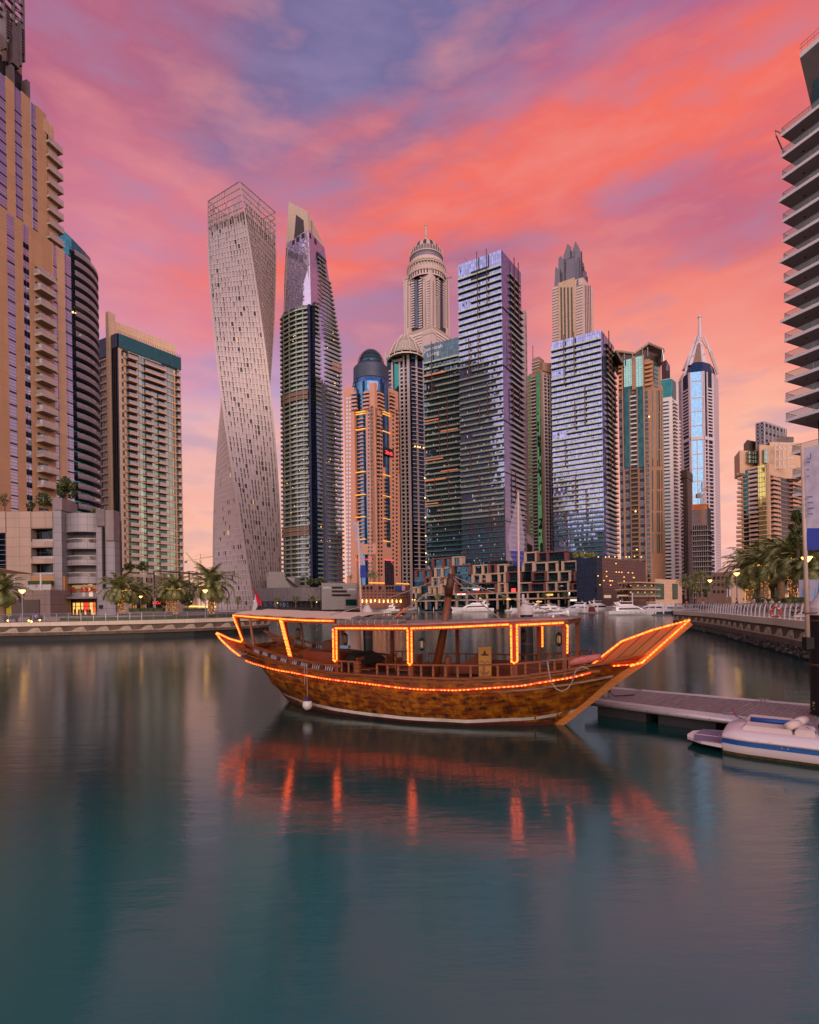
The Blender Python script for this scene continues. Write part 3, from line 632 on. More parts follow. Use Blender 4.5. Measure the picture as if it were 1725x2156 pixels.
# ================================================================= pink granite tower with blue glass drum
def pink():
    PK = panels('pink granite', 'C48C74', 60, 3.05, .035, .6, .03, .1, jc=1.25); PKW = solid('pink balcony front', 'C8947C', .65, var=.06)
    r, FL, FR, z, poly = tower('office_tower', 'pink granite tower wrapped round a blue glass cylinder with a ribbed dome', (791.5, 1000), (727, 1008), (841.5, 1014), 430, PK, part='wall')
    # that solid only reaches shoulder height; rebuild it with the true tops
    for c in list(r.children): bpy.data.objects.remove(c)
    A, C, B = Vector(poly[0]), Vector(poly[1]), Vector(poly[2]); D = Vector(poly[3]); cen = (A+C+B+D)/4
    zl = FL.z(732, 822); zr_ = FR.z(833, 826); zc1, zc2 = FL.z(785, 856), FL.z(786, 805)
    def block(F, x0, x1, y, th=9., t=.0, nm='wall'):
        mb = MB(); mb.fbox(F, F.q(x0, 1000), F.q(x1, 1000), GL, F.z((x0+x1)/2, y), -th, t); mb.build(nm, PK, r)
    # glass drum
    zd = P(780, 781, cen.y-16).z; rad = 16.8; vd = cen.normalized(); cen = cen+vd*5.0; c2 = (cen.x, cen.y)
    MB().lathe([(rad, GL), (rad, zd-6), (rad-.8, zd-2), (rad-2.2, zd)], 48, c2).build('glass_drum', G_BLUE, r, smooth=False)
    block(FL, 727, 748, 816); block(FL, 772.5, 792.2, 857); block(FR, 791, 807, 862); block(FR, 822, 841.5, 822)
    mb = MB(); pk = FL.q(779, 900); mb.prism([tuple(Vector(FL.p(pk, 0, 0)).xy), tuple(C), tuple(Vector(FR.p(FR.q(795.5, 900), 0, 0)).xy), tuple(Vector(FL.p(.75, 0, -9)).xy)], GL, FL.z(786, 805)); mb.build('corner_wall', PK, r)
    # base: solid lower storeys
    zbase = FL.z(760, 1146); mb = MB(); mb.fbox(FL, 0, 1, FL.z(760, 1168), zbase, -8, 0.02); mb.fbox(FR, 0, 1, FR.z(815, 1180), FR.z(815, 1152), -8, .02); mb.build('wall', PK, r)
    mb = MB(); mb.fbox(FR, FR.q(807, 1100), FR.q(822, 1100), FR.z(815, 1152), FR.z(815, 985), -4, -.6); mb.build('wall', PK, r)
    # windows
    def wins(F, xs, y0, y1, n, mat, wpx=4.4):
        for x in xs:
            for k in range(n):
                y = y0+(y1-y0)*k/n; q = F.q(x, y); dq = wpx/2/abs(F.wpx); zc_ = F.z(x, y); items.append((F, q-dq, q+dq, zc_-.95, zc_+.75, mat))
    FL.wpx, FR.wpx = 65., 50.; items = []; W1 = glass('sky reflecting pane', 'A8B6D0', .9, .9, .05, wob=.01, dark=.1)
    wins(FL, (731, 737), 838, 1218, 46, W1, 3.2); wins(FL, (776.5, 783), 856, 1218, 44, WIN, 3.6)
    wins(FR, (803.5,), 862, 1218, 43, WIN, 3.4); wins(FR, (828,), 850, 1218, 43, WIN, 3.2); wins(FR, (835.5,), 1000, 1218, 27, WIN, 3.2)
    wins(FR, (797,), 1020, 1218, 24, WIN, 4.6); wins(FR, (811.5, 816.5), 1010, 1142, 16, WIN, 3.2)
    def wb(it): F, a, b, z0, z1, m_ = it; return lambda mb: mb.fbox(F, a, b, z0, z1, -.55 if 0 else .0, .06)
    items.sort(key=lambda t: t[3])
    for it in items[:100]: mb = MB(); wb(it)(mb); mb.build('window', it[5], r)
    rest = MB()
    for it in items[100:]: rest.m = 0 if it[5] is W1 else 1; wb(it)(rest)
    struct(rest.build('window_rows', [W1, WIN], r), 'stuff')
    # small balconies
    for F, xs, y0, y1, n, w_ in ((FR, (797,), 880, 1015, 16, 6.5), (FR, (836,), 868, 1000, 15, 5.)):
        for x in xs:
            for k in range(n):
                y = y0+(y1-y0)*k/n; q = F.q(x, y); dq = w_/2/50; z_ = F.z(x, y); mb = MB(); mb.m = 0; mb.fbox(F, q-dq, q+dq, z_, z_+1.9, .02, .05); mb.m = 1; mb.fbox(F, q-dq, q+dq, z_-1.2, z_, .02, 1.3); mb.build('balcony', [DARKM, PKW], r)
    for F, x0, x1, ys in ((FL, 741, 751, range(828, 862, 8)), (FL, 767, 778, range(826, 862, 8)), (FR, 795, 805, range(828, 862, 8)), (FR, 820, 830, range(832, 866, 8))):
        for y in ys: mb = MB(); g_ = (y-828)*.08; mb.m = 1; fb(mb, F, x0-(g_ if x0 == 767 else 0), y, x1+(g_ if x0 in (741, 795) else 0), y+3.4, -.5, 1.8); mb.m = 0; fb(mb, F, x0, y-4.5, x1, y, -.5, .04); mb.build('balcony', [G_BLUE, PKW], r)
    # ledges poking from the walls into the glass bays and the amber light bars
    for y in range(880, 1145, 8): mb = MB(); fb(mb, FL, 752, y, 764, y+2, -6.5, -1.0); mb.build('ledge', PKW, r)
    AM = emit('amber light bar', (1, .34, .02), 1.6)
    for F, x0, x1, ys in ((FL, 749, 769, (866, 870.5, 903, 993, 1041, 1088, 1135)), (FR, 806.5, 822, (868, 873, 909, 1000, 1044, 1092, 1139, 1178.5))):
        for y in ys[:-1] if F is FR else ys: mb = MB(); fb(mb, F, x0, y, x1, y+1.1, -1.2, .3); mb.build('light_bar', AM, r)
    FRN = FR.n; mb = MB(); fb(mb, FR, 806, 944, 827, 960, .2, 1.2); mb.build('display_board', DARKM, r)
    ftext('20:45', 4.3, emit('red led', (1, .03, .05), 2.5), FR, FR.q(809, 950), FR.z(812, 956.5), 1.25, r)
    RS = emit('red neon script', (1, .02, .03), 2.2)
    ftext('Grosvenor House', 2.05, RS, FL, FL.q(749, 1180), FL.z(757, 1180.3), .1, r, ext=1.0); ftext('Grosvenor House', 1.6, RS, FR, FR.q(809.5, 1180), FR.z(815, 1180.3), .1, r, ext=1.0)
    # tall arch
    mb = MB(); qa, qb = FR.q(810.5, 1200), FR.q(829.5, 1200); za, zb_ = GL, FR.z(820, 1196); pts = []
    mb.fbox(FR, qa, qb, za, zb_, .03, .2)
    for i in range(8):
        a0, a1 = math.pi*i/8, math.pi*(i+1)/8; qc, rq = (qa+qb)/2, (qb-qa)/2; hh = FR.z(820, 1184)-zb_
        z1 = zb_+hh*max(math.sin(a0), math.sin(a1)); mb.fbox(FR, qc-rq*math.cos(a0), qc-rq*math.cos(a1), zb_, z1, .03, .2)
    mb.build('arch', G_BRWN, r)
    # collar and dome
    zcol = P(780, 760, cen.y-12).z; zdm = P(780, 737, cen.y).z
    MB().lathe([(15.5, zd-1), (15.2, zcol-2), (12.5, zcol+.5), (0.1, zcol+.6)], 40, c2).build('collar', solid('slate collar', '3A4256', .5, .3), r, smooth=False)
    MB().lathe([(11*math.cos(a), zcol+(zdm-zcol)*math.sin(a)) for a in [math.pi/2*i/8 for i in range(9)]], 32, c2).build('dome', glass('dome glass', '3E6670', 1., 1., .08), r)
    for i in range(6):
        a = math.pi/2*(i+.5)/6.5; mb = MB(); mb.lathe([(11.5*math.cos(a), zcol+(zdm-zcol)*math.sin(a)-.15), (12.1*math.cos(a), zcol+(zdm-zcol)*math.sin(a)), (11.5*math.cos(a), zcol+(zdm-zcol)*math.sin(a)+.2)], 32, c2); mb.build('dome_rib', solid('pale teal rib', '8FA3A0', .4, .4), r)
    for zz_ in (zd-10, zd-15.5, zd-20.5):
        q = Vector((790.5, 0)); a = math.atan2(C.y-cen.y, C.x-cen.x); mb = MB(); mb.lathe([(rad+.05, zz_), (rad+.35, zz_), (rad+.35, zz_+2.2), (rad+.05, zz_+2.2)], 8, c2, a-.2, a+.22); mb.build('pink_panel', solid('pale pink panel', 'E2A090', .5), r)
    return r
pink()
# ================================================================= more towers of the row
def brk(label, cat='tower'): pass
def floors(F, r, z0, z1, n, mat, q0=0., q1=1., t0=.02, t1=.5, h=.5, name='floor_band', seg=1):
    for z in zz(z0, z1, n): MB().fbox(F, q0, q1, z-h/2, z+h/2, t0, t1, seg).build(name, mat, r)
def px(F, x0, x1, y): return F.q(x0, y), F.q(x1, y)
def pier(F, r, x0, x1, yt, mat, t=.6, y=1000, zb=GL, name='pier', t0=.0):
    mb = MB(); q0, q1 = px(F, x0, x1, y); mb.fbox(F, q0, q1, zb, F.z((x0+x1)/2, yt), t0, t); return mb.build(name, mat, r)
WB = solid('white balcony front', 'C9BCB8', .55, var=.06); WG = solid('pale pier', 'B9AAAA', .6, var=.06, dirt=.2)
# --- white tower with teal strip and tent crown
r, FL, FR, z, poly = tower('apartment_tower', 'white tower with a teal glass strip and flared ribbed cone crown, beside the pink one', (866, 738), (815, 748.5), (896, 746), 480, G_NAVY)
for (a, b, t_) in ((815, 818.5, .8), (828, 831.5, .8), (844, 847, .8), (852.5, 856, .9), (861, 866.3, 1.0)): pier(FL, r, a, b, 741 if b > 860 or a == 815 else (762 if a > 820 and a < 850 else 745), WG, t_)
pier(FR, r, 878, 881.5, 742, WG, .9); pier(FR, r, 893, 896.5, 747, WG, .9)
mb = MB(); fb(mb, FL, 815, 744, 866, 750, -.2, 1.0); mb.build('parapet', WG, r); mb = MB(); fb(mb, FR, 866, 738, 896, 742, -.2, 1.0); mb.build('parapet', WG, r)
mb = MB(); fb(mb, FL, 818.5, 749, 861, 758, .02, .25); mb.build('teal_strip', G_TEAL, r); mb = MB(); fb(mb, FL, 831.5, 762, 844, 880, .02, .3); mb.build('teal_strip', G_TEAL, r)
mb = MB(); fb(mb, FL, 828, 757, 847, 762, .02, .85); mb.build('frame_head', WG, r)
mb = MB(); fb(mb, FR, 866, 743, 877, 757, .02, .5); mb.build('teal_strip', G_TEAL, r)
zt = FL.z(850, 768)
for k, z_ in enumerate(zz(GL+14, zt, 57)):
    mb = MB(); mb.fbox(FL, *px(FL, 847, 852.5, 1000), z_-.3, z_+1.0, .02, .7); mb.build('balcony', WB, r)
    mb = MB(); mb.fbox(FL, *px(FL, 856, 861, 1000), z_-.3, z_+.35, .02, .8); mb.build('balcony', WB, r); mb = MB(); mb.fbox(FR, -.02, 1.02, z_-.3, z_+.35, .02, 1.5); mb.build('balcony', WB, r)
    if z_ > FL.z(823, 850): mb = MB(); mb.fbox(FL, *px(FL, 818.5, 828, 800), z_-.3, z_+.9, .02, .6); mb.build('balcony', WB, r)
for y in (884, 899, 940, 955, 1000, 1014, 1056, 1070, 1112, 1126): mb = MB(); fb(mb, FL, 831, y, 844, y+1.2, .02, .35); mb.build('string_course', WG, r)
lit_dots(FR, r, [(q, FR.z(880, 942)) for q in (.1, .3, .45, .7, .85)], t=1.7, s=.55)
Cc = (Vector(poly[0])+Vector(poly[2]))/2; zc0 = P(862, 741, Cc.y-17).z; zc1 = P(862, 707, Cc.y-3).z
RIB = solid('ivory rib', 'C8B8AC', .6); ap = zc1
prof = [(17.5, zc0+2.2), (15.5, zc0+4.2), (11, zc0+6), (7.5, zc0+9), (6, ap)]
MB().lathe([(17.2, zc0-.6), (17.2, zc0+.6), (14.5, zc0+.7)], 32, tuple(Cc)).build('crown_ring', RIB, r); MB().lathe([(16.8, zc0+2.2), (15, zc0+4.4), (11.2, ap-8), (7.4, ap-4.6), (5.2, ap-1.4), (.1, ap-1.2)], 24, tuple(Cc)).build('crown_cone', solid('crown infill', 'A79A90', .6), r)
for i in range(14):
    a = 2*math.pi*i/14; mb = MB(); pts = [(Cc.x+q*math.cos(a), Cc.y+q*math.sin(a), z_) for q, z_ in [(18.3, zc0+2.4), (16, zc0+4.5), (11.6, ap-7.5), (8, ap-4), (6, ap-.8), (5.6, ap+.6)]]
    mb.tube(pts, .5, 4); mb.build('crown_rib', RIB, r)
    mb = MB(); mb.bar((Cc.x+16.8*math.cos(a), Cc.y+16.8*math.sin(a), zc0+.5), (Cc.x+17.2*math.cos(a), Cc.y+17.2*math.sin(a), zc0+3), .8, .8); mb.build('crown_post', RIB, r)
# --- domed tower
ST = panels('rose stone', 'BEA8A6', 3, 3.2, .04, .65, .04, .15); DG = glass('slate window strip', '565C74', 1.4, 1.7, .08, dark=.5)
r, FL, FR, z, poly = tower('domed_tower', 'very tall stone tower with arched strips, arcaded drum, striped dome and needle spire', (907.5, 566), (851, 590), (945.5, 596), 600, ST, part='wall')
mb = MB(); fb(mb, FL, 867, 585, 891, 700, .02, .06); mb.build('recess', solid('dark recess', '3A3434', .7), r); mb = MB(); fb(mb, FR, 918, 585, 938, 705, .02, .06); mb.build('recess', solid('dark recess', '3A3434', .7), r)
mb = MB(); fb(mb, FL, 875.5, 578, 881.5, 692, .02, 1.6); mb.build('window_strip', DG, r); mb = MB(); fb(mb, FR, 926, 585, 930, 700, .02, 1.6); mb.build('window_strip', DG, r)
for k in range(20):
    y = 590+k*5.2
    for F, a, b in ((FL, 867, 874, ), (FL, 883, 890), (FR, 918, 925), (FR, 931, 938), (FL, 900, 905.5)):
        mb = MB(); fb(mb, F, a, y, b, y+2.3, .02, 1.7 if b < 899 or a > 910 else 1.2); mb.build('balcony', WB, r)
for k in range(22):
    y = 592+k*5.0
    for F, a in ((FL, 858), (FL, 896), (FR, 911.5), (FR, 941)): mb = MB(); fb(mb, F, a, y, a+2, y+2.6, .02, .1); mb.build('window', DARKM, r) if k < 20 else None
for F, xs in ((FL, (852.5, 864, 893, 899.5)), (FR, (908, 915.5, 944))):
    for x in xs: pier(F, r, x-1, x+1, 584 if F is FR else 588, ST, 1.1, 640)
CR = solid('stone cornice', 'AD998C', .65, var=.05)
for i, (y, e) in enumerate(((700, 2.6), (716, 2.0))):
    zc_ = P(907.5, 686+i*13, 600).z; e_ = 1.06+.0*i; MB().prism(shrink(poly, 1.10), zc_-2, zc_).build('cornice', CR, r)
MB().prism(shrink(poly, 1.08), GL, P(907.5, 690, 600).z).build('wall', ST, r)
F3, F4 = (Face(shrink(poly, 1.08)[0], shrink(poly, 1.08)[1]), Face(shrink(poly, 1.08)[1], shrink(poly, 1.08)[2]))
for k in range(12):
    for F, a, b in ((F3, 867, 889), (F4, 918, 940)): mb = MB(); fb(mb, F, a, 705+k*6, b, 708+k*6, .02, 1.); mb.build('balcony', WB, r)
Cc = (Vector(poly[0])+Vector(poly[2]))/2; Yd = Cc.y; zf = lambda y: P(897, y, Yd-max(0., min(1., (y-512)/40))*20).z; sc_ = Yd/1100
MB().prism(shrink(poly, 1.04), z, z+2).build('cornice', CR, r)
for F in (FL, FR): # gables over the strips
    mb = MB(); qm = .49; n_ = F.n; 
    for s_ in (-1, 1): mb.bar(F.p(qm+s_*.27, z-9, 1.2), F.p(qm, z-1, 1.2), 1.4, 1.2)
    mb.build('gable', CR, r)
R1, R2, R3 = 39.5*sc_, 34*sc_, 27.5*sc_
MB().lathe([(R1, z-4), (R1, zf(579)), (R1*.985, zf(560)), (R1*.96, zf(552)), (R2*1.06, zf(546)), (R2*1.06, zf(542)), (R2, zf(541))], 48, tuple(Cc)).build('drum', ST, r)
for i in range(40):
    a = 2*math.pi*i/40
    if math.sin(a) > .35: continue
    f = lambda q, z_, o=0: (Cc.x+q*math.cos(a+o), Cc.y+q*math.sin(a+o), z_)
    mb = MB(); mb.bar(f(R1+.1, zf(576)), f(R1*.985+.1, zf(569)), 1.4, .5, up=f(1, 0)); mb.build('window', DARKM, r)
    mb = MB(); mb.bar(f(R1*.985, zf(564)), f(R1*1.02, zf(551)), .8, 1.0, up=f(1, 0)); mb.build('arcade_bracket', CR, r)
for y, rr_ in ((567, R1*1.02), (550.5, R1*1.035), (548, R1*1.02), (534, R2*1.02)): MB().lathe([(rr_-.8, zf(y)-.7), (rr_+.3, zf(y)-.7), (rr_+.3, zf(y)+.7), (rr_-.8, zf(y)+.7)], 48, tuple(Cc)).build('string_course', CR, r)
MB().lathe([(R2*.98, zf(546)), (R2*1.0, zf(538)), (R2*.97, zf(532)), (R2*.95, zf(526)), (R3*1.1, zf(525))], 48, tuple(Cc)).build('drum', solid('violet grey drum', '6E6272', .5, .2), r)
for i in range(36):
    a = 2*math.pi*i/36
    if math.sin(a) > .35: continue
    mb = MB(); mb.bar((Cc.x+R2*math.cos(a), Cc.y+R2*math.sin(a), zf(535)), (Cc.x+R2*1.03*math.cos(a), Cc.y+R2*1.03*math.sin(a), zf(527)), .7, .5); mb.build('crest', CR, r)
dome = MB(); nd = 9; pr_ = [(R3*1.08*math.cos(math.pi/2*i/nd), zf(528)+(zf(510)-zf(528))*math.sin(math.pi/2*i/nd)) for i in range(nd)]+[(.6, zf(509.5))]
dome.lathe(pr_, 48, tuple(Cc))
for i in range(len(dome.mi)): dome.mi[i] = 1 if (i % 48)//2 % 2 == 0 and (i//48) >= 0 and (i//48) < 8 else 0
dome.build('dome', [solid('dark dome stripe', '3E2E30', .5), solid('pale dome stripe', 'B09A90', .6)], r)
MB().lathe([(4., zf(511)), (2.0, zf(505)), (1.1, zf(498)), (1.6, zf(497)), (1.5, zf(495)), (1.1, zf(476)), (1.6, zf(475)), (.2, zf(471))], 12, tuple(Cc)).build('spire', CR, r)
mb = MB(); mb.bar((Cc.x+R1, Cc.y-2, zf(566)), (Cc.x+R1+7, Cc.y-2, zf(564.5)), .5, .5); mb.bar((Cc.x+R1+6, Cc.y-2, zf(566)), (Cc.x+R1+8, Cc.y-2, zf(561)), .4, .4); mb.build('cleaning_arm', DARKM, r)
# --- green glass tower
BRN = panels('brown mosaic wall', '9A7A6A', 1.6, 3.4, .06, .7, .06, .15)
r, FL, FR, z, poly = tower('apartment_tower', 'brown balcony tower with a vertical green glass stripe and an antenna', (1141.5, 779), (1113.5, 788), (1180, 790), 480, BRN, part='wall')
mb = MB(); q0, q1 = px(FL, 1114, 1121.5, 1000); mb.fbox(FL, q0, q1, GL, FL.z(1118, 790), .02, .1); mb.build('window_strip', G_GRN, r)
q2, q3 = px(FL, 1132.4, 1141, 1000); MB().fbox(FL, q2, q3, GL, FL.z(1136, 784), .02, .5).build('green_stripe', G_GRN, r)
for k, z_ in enumerate(zz(GL+12, FL.z(1125, 792), 62)):
    mb = MB(); mb.fbox(FL, q0-.01, q1, z_-.9, z_+.9, .1, .5); mb.build('spandrel', BRN, r)
    mb = MB(); qa, qb = px(FL, 1122.5, 1131.5, 1000); mb.m = 1; mb.fbox(FL, qa, qb, z_+.2, z_+2.2, .02, .06); mb.m = 0; mb.fbox(FL, qa, qb, z_-.7, z_+.3, .02, 1.4); mb.build('balcony', [WG, DARKM], r)
    mb = MB(); mb.m = 0; mb.fbox(FR, .03, .9, z_-.6, z_+.2, .02, 1.2); mb.m = 1; mb.fbox(FR, .03, .9, z_+.5, z_+2.3, .02, .1); mb.build('balcony', [WG, DARKM], r)
for q in (.02, .2, .36, .5): MB().fbox(FR, q, q+.03, GL, z-3, .02, 1.3).build('pier', WG, r)
mb = MB(); mb.fbox(FR, 0, .6, FR.z(1150, 783), FR.z(1150, 765), -6, 1.0, 4); mb.build('parapet', BRN, r)
mb = MB(); fb(mb, FL, 1121, 753, 1136, 784, -10, .4); mb.build('lift_house', BRN, r)
for y in (762, 768, 774): mb = MB(); fb(mb, FL, 1120, y, 1137, y+2, .4, 1.4); mb.build('louvre', WG, r)
c = FL.p(FL.q(1121.5, 755), FL.z(1122, 753), -1); mb = MB(); mb.bar(c, (c[0], c[1], FL.z(1121.5, 727)), .5, .5); mb.build('antenna', DARKM, r)
c = FR.p(.1, FR.z(1146, 762), -3); e = FR.p(.75, FR.z(1158, 760), -3); mb = MB(); mb.bar(c, e, .8, .8); mb.build('cleaning_arm', GREYC, r)
# --- slender slabs that show only as slivers
for lab, C, L, Rr, Y_, m_ in (('pale violet slab tower seen as a sliver right of the tallest lavender tower', (1106, 652), (1098, 655), (1109, 659), 520, solid('mauve render', 'A08C90', .7)),
                              ('slim striped tower seen as a sliver left of the green striped one', (1108, 838), (1104, 842), (1116, 850), 640, glass('mauve striped glass', '9488A4', 2, 3.5, .3)),
                              ('narrow orange brown tower in the gap below the striped sliver', (1108, 1040), (1104, 1046), (1118, 1050), 560, panels('orange brown', '9A5A36', 2, 3, .4, jc=.3)),
                              ('pale block with a dark stripe low in the gap behind the terrace complex', (1108, 1122), (1100, 1128), (1124, 1135), 420, WHT)):
    rr_, f1, f2, zq, pp = tower('slab_tower', lab, C, L, Rr, Y_, m_, part='wall')
    for z_ in zz(GL+30, zq-8, 30): MB().fbox(f2, .05, .8, z_, z_+1.6, .02, .1).build('window_band', DARKM, rr_)
# --- crown tower
r, FL, FR, z, poly = tower('crown_tower', 'pale tower with dark vertical slots under a grey crown of jagged pointed slabs', (1228, 583.5), (1162.5, 605.5), (1249, 610), 460, panels('mauve tan cladding', 'BEA6A0', 1.8, 1.6, .03, .65, .05, .15), part='wall')
zl = FL.z(1200, 723); CRG = solid('grey crown metal', '6A6470', .5, .45, var=.06, scale=.1)
mb = MB(); fb(mb, FL, 1177, 590, 1212, 735, .02, .5); mb.build('slot_frame', solid('cream pilaster', 'B2957A', .6), r)
for x in (1183, 1190, 1197.5, 1205): mb = MB(); fb(mb, FL, x-1.9, 605, x+1.9, 735, .5, .55); mb.build('window_strip', glass('slot glass', '4E4640', 1, 1.6, .12), r)
for x in (1233.5, 1237, 1240.5, 1244): mb = MB(); fb(mb, FR, x-.7, 602, x+.7, 735, .02, .1); mb.build('window_strip', glass('slot glass', '4E4640', 1, 1.6, .12), r)
for k in range(22):
    y = 609+k*6.0; mb = MB(); mb.m = 0; fb(mb, FL, 1163, y, 1176, y+.8, .02, .25); mb.build('window_band', DARKM, r); mb = MB(); fb(mb, FL, 1213, y-8, 1227, y-7.2, .02, .25); mb.build('window_band', DARKM, r)
cen = (Vector(poly[0])+Vector(poly[2]))/2
for F, tips in ((FL, [(1166, 1180, .35, 599, 562, -2), (1172, 1188, .45, 597, 538, -4), (1181, 1200, .62, 594, 514, -6), (1198, 1214, .72, 592, 509, -6), (1208, 1224, .5, 588, 517, -4)]), (FR, [(1227, 1237, .3, 590, 543, -4), (1231, 1243, .6, 594, 566, -3)])):
    for x0, x1, fk, yb, yt, t in tips:   # leaning slabs ending in a spike
        q0, q1 = F.q(x0, 590), F.q(x1, 590); qa = F.q(x0+2.5, 590); zb_ = F.z(x0, yb)-2; z1 = P((x0+x1)/2, yt, F.p((q0+q1)/2, 0, t)[1]).z; zm = zb_+(z1-zb_)*.80; pk = q0+(q1-q0)*fk; mb = MB()
        mb.loft([[F.p(q0, zb_, t), F.p(q1, zb_, t), F.p(q1, zb_, t-1.5), F.p(q0, zb_, t-1.5)], [F.p(qa, zm-(2 if fk > .5 else -4), t), F.p(q1, zm+(4 if fk > .5 else -2), t), F.p(q1, zm+(4 if fk > .5 else -2), t-1.5), F.p(qa, zm-(2 if fk > .5 else -4), t-1.5)], [F.p(pk, z1, t), F.p(pk+.005, z1, t), F.p(pk+.005, z1, t-1), F.p(pk, z1, t-1)]])
        mb.build('crown_slab', CRG, r)
        mb = MB(); mb.fbox(F, q1-.012, q1+.012, zb_, zm, t, t+.7); mb.build('crown_rib', DARKM, r)
Fc = P(1206, 560, cen.y); mb = MB(); q = shrink(poly, .72); zs_ = [z-2, P(1206, 545, cen.y).z, P(1206, 522, cen.y).z]
mb.loft([[(x, y, zs_[0]) for x, y in q], [(x, y, zs_[1]-4) for x, y in shrink(poly, .58)], [(x, y, zs_[2]-5) for x, y in shrink(poly, .26)]]); mb.build('crown_core', CRG, r)
# --- brown tower with the winged roof
BR = panels('terracotta cladding', '9C745A', 2.2, 3.5, .04, .65, .05, .2); BRW = solid('brown frame', '86624C', .65, var=.08)
r, FL, FR, z, poly = tower('apartment_tower', 'brown tower with two cyan to teal glass strips under a folded winged roof', (1367.5, 799.7), (1302.5, 812), (1396, 812), 350, BR, part='wall')
zup = FL.z(1350, 752)
body2 = [FL.p(.0, 0, 0)[:2], FL.p(1, 0, 0)[:2], FR.p(.93, 0, -.5)[:2], (FR.p(.93, 0, 0)[0]-FL.w*.8, FR.p(.93, 0, 0)[1]+6)]
MB().prism([FL.p(.02, 0, -.3)[:2], FL.p(.99, 0, -.3)[:2], FR.p(.93, 0, -.6)[:2], poly[3]], z, zup-2).build('wall', BR, r)
for x0, x1, yt in ((1314.5, 1331, 758), (1339, 1357, 751)):
    mb = MB(); fb(mb, FL, x0, yt, x1, 815, .02, 1.2); mb.build('glass_strip', G_CYAN, r); mb = MB(); fb(mb, FL, x0+1, 815, x1-.5, 985, .02, 1.15); mb.build('glass_strip', G_DARK, r)  # sky reflection put into the tint: pale upper length, dark below
mb = MB(); fb(mb, FL, 1312.5, 754, 1315, 1215, .02, 1.5); mb.build('pier', BR, r); mb = MB(); fb(mb, FL, 1331, 752, 1339, 822, .02, 1.6); mb.build('pier', BR, r); mb = MB(); fb(mb, FL, 1357, 748, 1360, 1215, .02, 1.6); mb.build('pier', BR, r)
for a, b in ((1327.5, 1329.5), (1343.5, 1346)): mb = MB(); fb(mb, FL, a, 820, b, 1215, .02, 1.7); mb.build('pier', BRW, r)
z9 = FL.z(1335, 985)
for k, z_ in enumerate(zz(GL+6, FL.z(1335, 826), 45)):
    mb = MB(); mb.m = 1; mb.fbox(FL, *px(FL, 1329.5, 1343.5, 1000), z_+.1, z_+2.4, .05, .3); mb.m = 0; mb.fbox(FL, *px(FL, 1329.5, 1343.5, 1000), z_-.4, z_+.5, .02, 1.5); mb.build('balcony', [WB if z_ > z9 else BRW, DARKM], r)
    for a, b in ((1305.5, 1312.5), (1360.5, 1367.5))+(((1317, 1326), (1347.5, 1356)) if z_ < z9 else ()):
        mb = MB(); mb.fbox(FL, *px(FL, a, b, 1000), z_+.2, z_+2.5, .02, .12); mb.build('window', WIN, r) if k % 2 == 0 or b > 1366 else mb.build('window', G_NAVY, r)
for k in range(6):
    y = 764+k*9; mb = MB(); fb(mb, FL, 1359, y, 1374, y+4, -.3, 1.8); mb.build('balcony', solid('ochre balcony', 'B07A50', .6), r); mb = MB(); fb(mb, FL, 1303, y+8, 1312, y+12, -.3, 1.8); mb.build('balcony', solid('ochre balcony', 'B07A50', .6), r); mb = MB(); fb(mb, FR, 1377, y-1, 1386, y+6, -.5, .3); mb.build('window', G_CYAN, r)
for x, m_ in ((1374, G_CYAN), (1384, G_CYAN), (1388, DARKM), (1393.5, G_CYAN)):
    for y0, y1 in ((822, 867), (869, 905), (907, 945), (948, 982), (990, 1030), (1034, 1075), (1079, 1120), (1124, 1165)): mb = MB(); fb(mb, FR, x-.8, y0, x+.9, y1, .02, .25); mb.build('window_strip', m_, r)
# folded roof wings
WR = solid('bronze soffit', '4C3C36', .5, .4); pts = [(1295.6, 737), (1308, 737.5), (1336, 741.5), (1366, 720.5), (1397, 734), (1400, 736)]
mb = MB(); rows = []
for i, (x, y) in enumerate(pts):
    Yn = 352+abs(x-1352)*.12; a = P(x, y, Yn); bk = a+Vector((6, 22, 1)); rows.append((a, bk))
for (a, b_), (c, d) in zip(rows[:-1], rows[1:]): mb.hexa([a-Vector((0, 0, 1.3)), c-Vector((0, 0, 1.3)), d-Vector((0, 0, 1.3)), b_-Vector((0, 0, 1.3)), a, c, d, b_])
mb.build('roof_wing', solid('bronze fascia', '84705E', .5, .3), r)
for s_, (x, y, x2, y2) in enumerate(((1296, 738, 1309, 763), (1399, 737, 1396, 762))):
    a, b_ = P(x, y, 352), P(x2, y2, 352); bk = Vector((5, 20, 0)); mb = MB(); w_ = Vector((1.5 if s_ == 0 else -1.5, 0, 0)); mb.hexa([b_, b_+w_, b_+w_+bk, b_+bk, a, a+w_, a+w_+bk, a+bk]); mb.build('roof_flank', WR, r)
mb = MB(); mb.prism([FL.p(.12, 0, -1)[:2], FL.p(.9, 0, -1)[:2], FR.p(.8, 0, -1)[:2], tuple(Vector(poly[3])*1.0)], zup-3, P(1366, 728, 352).z-3); mb.build('roof_core', WR, r)
for x in (1315, 1332, 1353, 1364): a = P(x, 757 if x < 1340 else 750, 351); mb = MB(); mb.bar(a, a+Vector((0, 0, 4 if x < 1340 else 6)), .6, .6); mb.build('roof_post', GREYC, r)
for i in range(8): t = i/7; a = P(1367+30*t, 721+13*t, 353); mb = MB(); mb.bar(a, a+Vector((2.4, 4, 2.2)), .35, .35); mb.build('roof_fin', GREYC, r)
mb = MB()
for k in range(9): a = P(1395.5+k*.35, 738+k*2.6, 351.6); mb = MB(); mb.box(a.x-.15, a.x+.15, a.y-.15, a.y+.15, a.z, a.z+.5); mb.build('roof_light', emit('white roof lamp', (.9, .9, 1.), 1.2), r)
